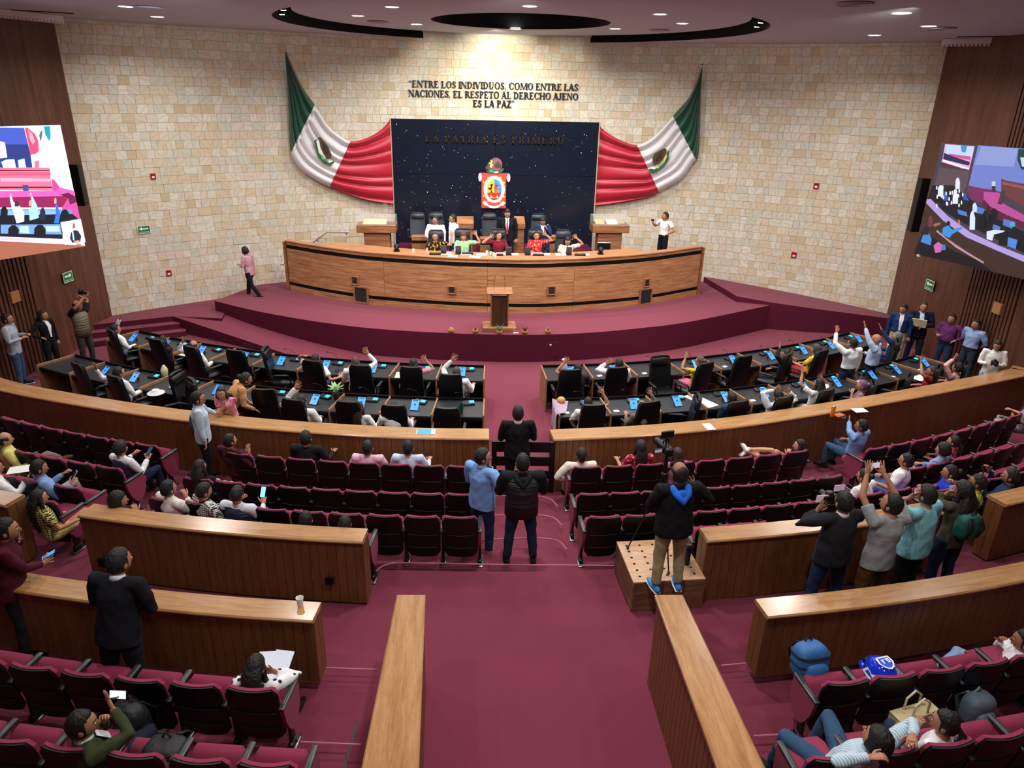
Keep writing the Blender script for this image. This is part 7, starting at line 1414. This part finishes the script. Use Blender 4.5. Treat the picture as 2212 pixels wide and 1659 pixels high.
tb = P(1960, 1592, .95); h = thing('tote_bag', 'beige patterned tote bag with tall handles between the two seated people', 'bag', tuple(tb), .25); tm = patmat('plaid', 'c7b78d', 'b29f73', 2.5); g = G(); g.prism([(-.21, -.08), (.21, -.08), (.21, .08), (-.21, .08)], 0, .33); g.v = [(x*(1.12 if z > .1 else 1), y*(1. if z < .1 else .9), z) for x, y, z in g.v]; obj('body', g, tm, h, smooth=0)
for y in (-.05, .05): g = G(); g.tube([(-.09, y, .3), (-.085, y, .46), (0, y, .53), (.085, y, .46), (.09, y, .3)], [.011]*5, n=7); obj('handle', g, mat('cream_leather', 'cfc3a0', .5), h)
pack('backpack', 'grey backpack with pale straps on the floor under the lower right front seats', 'backpack', tuple(P(2100, 1560, .9)), .2, (.32, .22, .36), mat('grey_nylon', '5d6b7a', .6, bump=.7, bscale=12), 0, mat('pale_strap', '8b98a6', .6))
def worn(key, label, name, cat, px, py, z, dims, m, back=.26):
    q = P(px, py, z); return pack(name, label, cat, tuple(q), HANDS[key][2]+pi, dims, m)
worn('backpack', 'dark green backpack on the back of the woman with curly hair', 'backpack', 'backpack', 2082, 1162, 1.55, (.32, .2, .36), mat('green_nylon', '1d5a50', .6, bump=.7, bscale=12))
q = P(418, 915, 1.0); h = thing('sling_bag', 'grey sling bag on the back of the man at the barrier', 'bag', tuple(q), HANDS['bagman'][2]); g = G(); g.ell((0, 0, 0), (.11, .07, .2), 14, 10); obj('pouch', g, mat('grey_nylon2', '474c55', .7, bump=.6, bscale=14), h, smooth=180)
g = G(); g.tube([(0, .0, .18), (.02, .06, .36), (.06, .2, .4)], [(.02, .006)]*3, n=6); obj('strap', g, mat('grey_nylon2', '474c55'), h, smooth=180)
q = P(1945, 1180, 1.35); h = thing('shoulder_bag', 'olive shoulder bag hanging at the side of the man in the grey T-shirt', 'bag', tuple(q), .2); g = G(); g.ell((0, 0, 0), (.11, .06, .14), 14, 10); obj('pouch', g, mat('olive_nylon', '3f392c', .7, bump=.6, bscale=14), h, smooth=180)
g = G(); a = np.array(P(1912, 1100, 1.95))-q; g.tube([(0, 0, .1), tuple(a*.5+np.array([.03, -.05, 0])), tuple(a)], [(.025, .005)]*3, n=8); obj('strap', g, mat('olive_nylon', '3f392c'), h, smooth=180)
# ---------------------------------------------------------------- platform, tripod and videographer
ZB = 1.0; bx = [P(x, y, ZB)[:2] for x, y in [(1331, 1170), (1488, 1163), (1511, 1250), (1369, 1258)]]
c = sum(bx)/4; bw, bd = .94, .80; rzb = math.atan2((bx[1]-bx[0])[1]+(bx[2]-bx[3])[1], (bx[1]-bx[0])[0]+(bx[2]-bx[3])[0]); h = thing('camera_platform', 'wooden box platform with round holes carrying the videographer', 'platform', (c[0], c[1], .55), rzb)
bw = (np.linalg.norm(bx[1]-bx[0])+np.linalg.norm(bx[2]-bx[3]))/2; bd = (np.linalg.norm(bx[3]-bx[0])+np.linalg.norm(bx[2]-bx[1]))/2; hb_ = ZB-.55
pw = wood('platform_wood', '8a6247', '4c3122', 'Object', (1, 1, 6), 3, .45); pt = wood('platform_top', 'c9a07c', 'a07653', 'Object', (1.5, 8, 1), 3, .4)
for s in (-1, 1): g = G(); g.rbox((s*(bw/2-.01), 0, hb_/2-.01), (.02, bd, hb_-.02), .002); obj('side_board', g, pw, h, smooth=0); g = G(); g.rbox((0, s*(bd/2-.01), hb_/2-.01), (bw-.042, .02, hb_-.02), .002); obj('end_board', g, pw, h, smooth=0)
g = G(); g.rbox((0, 0, hb_-.01), (bw, bd, .02), .002); obj('top_board', g, pt, h, smooth=0)
for i in range(5):
    for j in range(6): g = G(); g.lathe([(0, .0), (.018, 0), (.018, .0012), (0, .0012)], ((i-2)*bw*.19, (j-2.5)*bd*.15, hb_), n=12); obj('hole', g, matte_black, h, smooth=0)
person('videographer in black jacket with blue hood standing on the wooden platform', 1468, 1022, ZB, 'stand', 6, '141618', 'a3946f', 'balding', ('fold', (1503, 1053)), hood='2a6ad8', fat=.03, tuck=False, S=1.03, legs='norm', shoes='3f86c9', key='video', skin='9c6a52')
tf = [P(1356, 1186, ZB), P(1444, 1240, ZB), P(1478, 1166, ZB)]; apex = P(1433, 1010, 2.15); apex = np.array([sum(t[0] for t in tf)/3+.0, sum(t[1] for t in tf)/3+.05, 2.3]); ap = PY(1436, 1025, apex[1]); apex = np.array([ap[0], ap[1], ap[2]])
h = thing('tripod', 'black video tripod on the wooden platform', 'tripod', (apex[0], apex[1], ZB)); o3 = np.array([apex[0], apex[1], ZB])
for t in tf: g = G(); g.tube([tuple(apex-o3), tuple((apex*.5+t*.5)-o3)], [.018, .015], n=8, dome=False); g.tube([tuple((apex*.5+t*.5)-o3), tuple(t-o3+np.array([0, 0, .02]))], [.011, .009], n=8, dome=False); g.ell(tuple(t-o3+np.array([0, 0, .02])), (.02, .02, .02), 8, 6); obj('leg', g, black_mat, h)
cz = PY(1436, 985, apex[1])[2]; g = G(); g.tube([tuple(apex-o3), (0, 0, cz-ZB)], [.03, .025], n=10); g.ell((0, 0, apex[2]-ZB), (.05, .05, .04), 10, 8); obj('fluid_head', g, black_mat, h); g = G(); g.tube([(0, 0, cz-ZB), (.16, -.35, cz-ZB-.12)], [.009, .011], n=6); obj('pan_handle', g, black_mat, h)
c1 = PY(1437, 968, apex[1]); h = thing('camcorder', 'black camcorder on the tripod with side display and top monitor', 'camcorder', tuple(c1), .25); g = G(); g.rbox((0, 0, 0), (.1, .28, .12), .02); obj('body', g, black_mat, h); g = G(); g.tube([(0, .13, 0), (0, .22, 0)], [.045, .05], n=12, dome=False); obj('lens', g, black_mat, h)
g = G(); g.rbox((-.12, -.04, .0), (.13, .012, .06), .003); b = obj('side_display', g, black_mat, h); g = G(); g.box((-.12, -.047, 0), (.1, .002, .04)); obj('display_picture', g, mat('cam_pic', '8a93a8', .3, emit=.5), b, smooth=0)
g = G(); g.tube([(0, 0, .06), (0, .0, .17)], [.012, .012], n=6); g.rbox((0, -.02, .2), (.17, .03, .09), .005); obj('top_monitor', g, black_mat, h); g = G(); g.tube([(-.04, 0, .07), (-.04, -.02, .12), (.04, .02, .12), (.04, 0, .07)], [.01]*4, n=6); obj('grip', g, black_mat, h)
q = P(1483, 1218, ZB); h = thing('bottle', 'black thermos bottle standing on the platform', 'bottle', tuple(q)); g = G(); g.lathe([(0, 0), (.036, 0), (.038, .01), (.038, .23), (.03, .25)], n=16); obj('body', g, mat('dark_steel', '2a2c30', .3, .6), h); g = G(); g.lathe([(.031, .25), (.034, .255), (.034, .3), (0, .305)], n=16); obj('cap', g, black_mat, h)
finish_people()
for t in (ep, ep2):
    for c in list(t.children):
        for e in list(c.children): bpy.data.objects.remove(e)
        bpy.data.objects.remove(c)
    bpy.data.objects.remove(t)
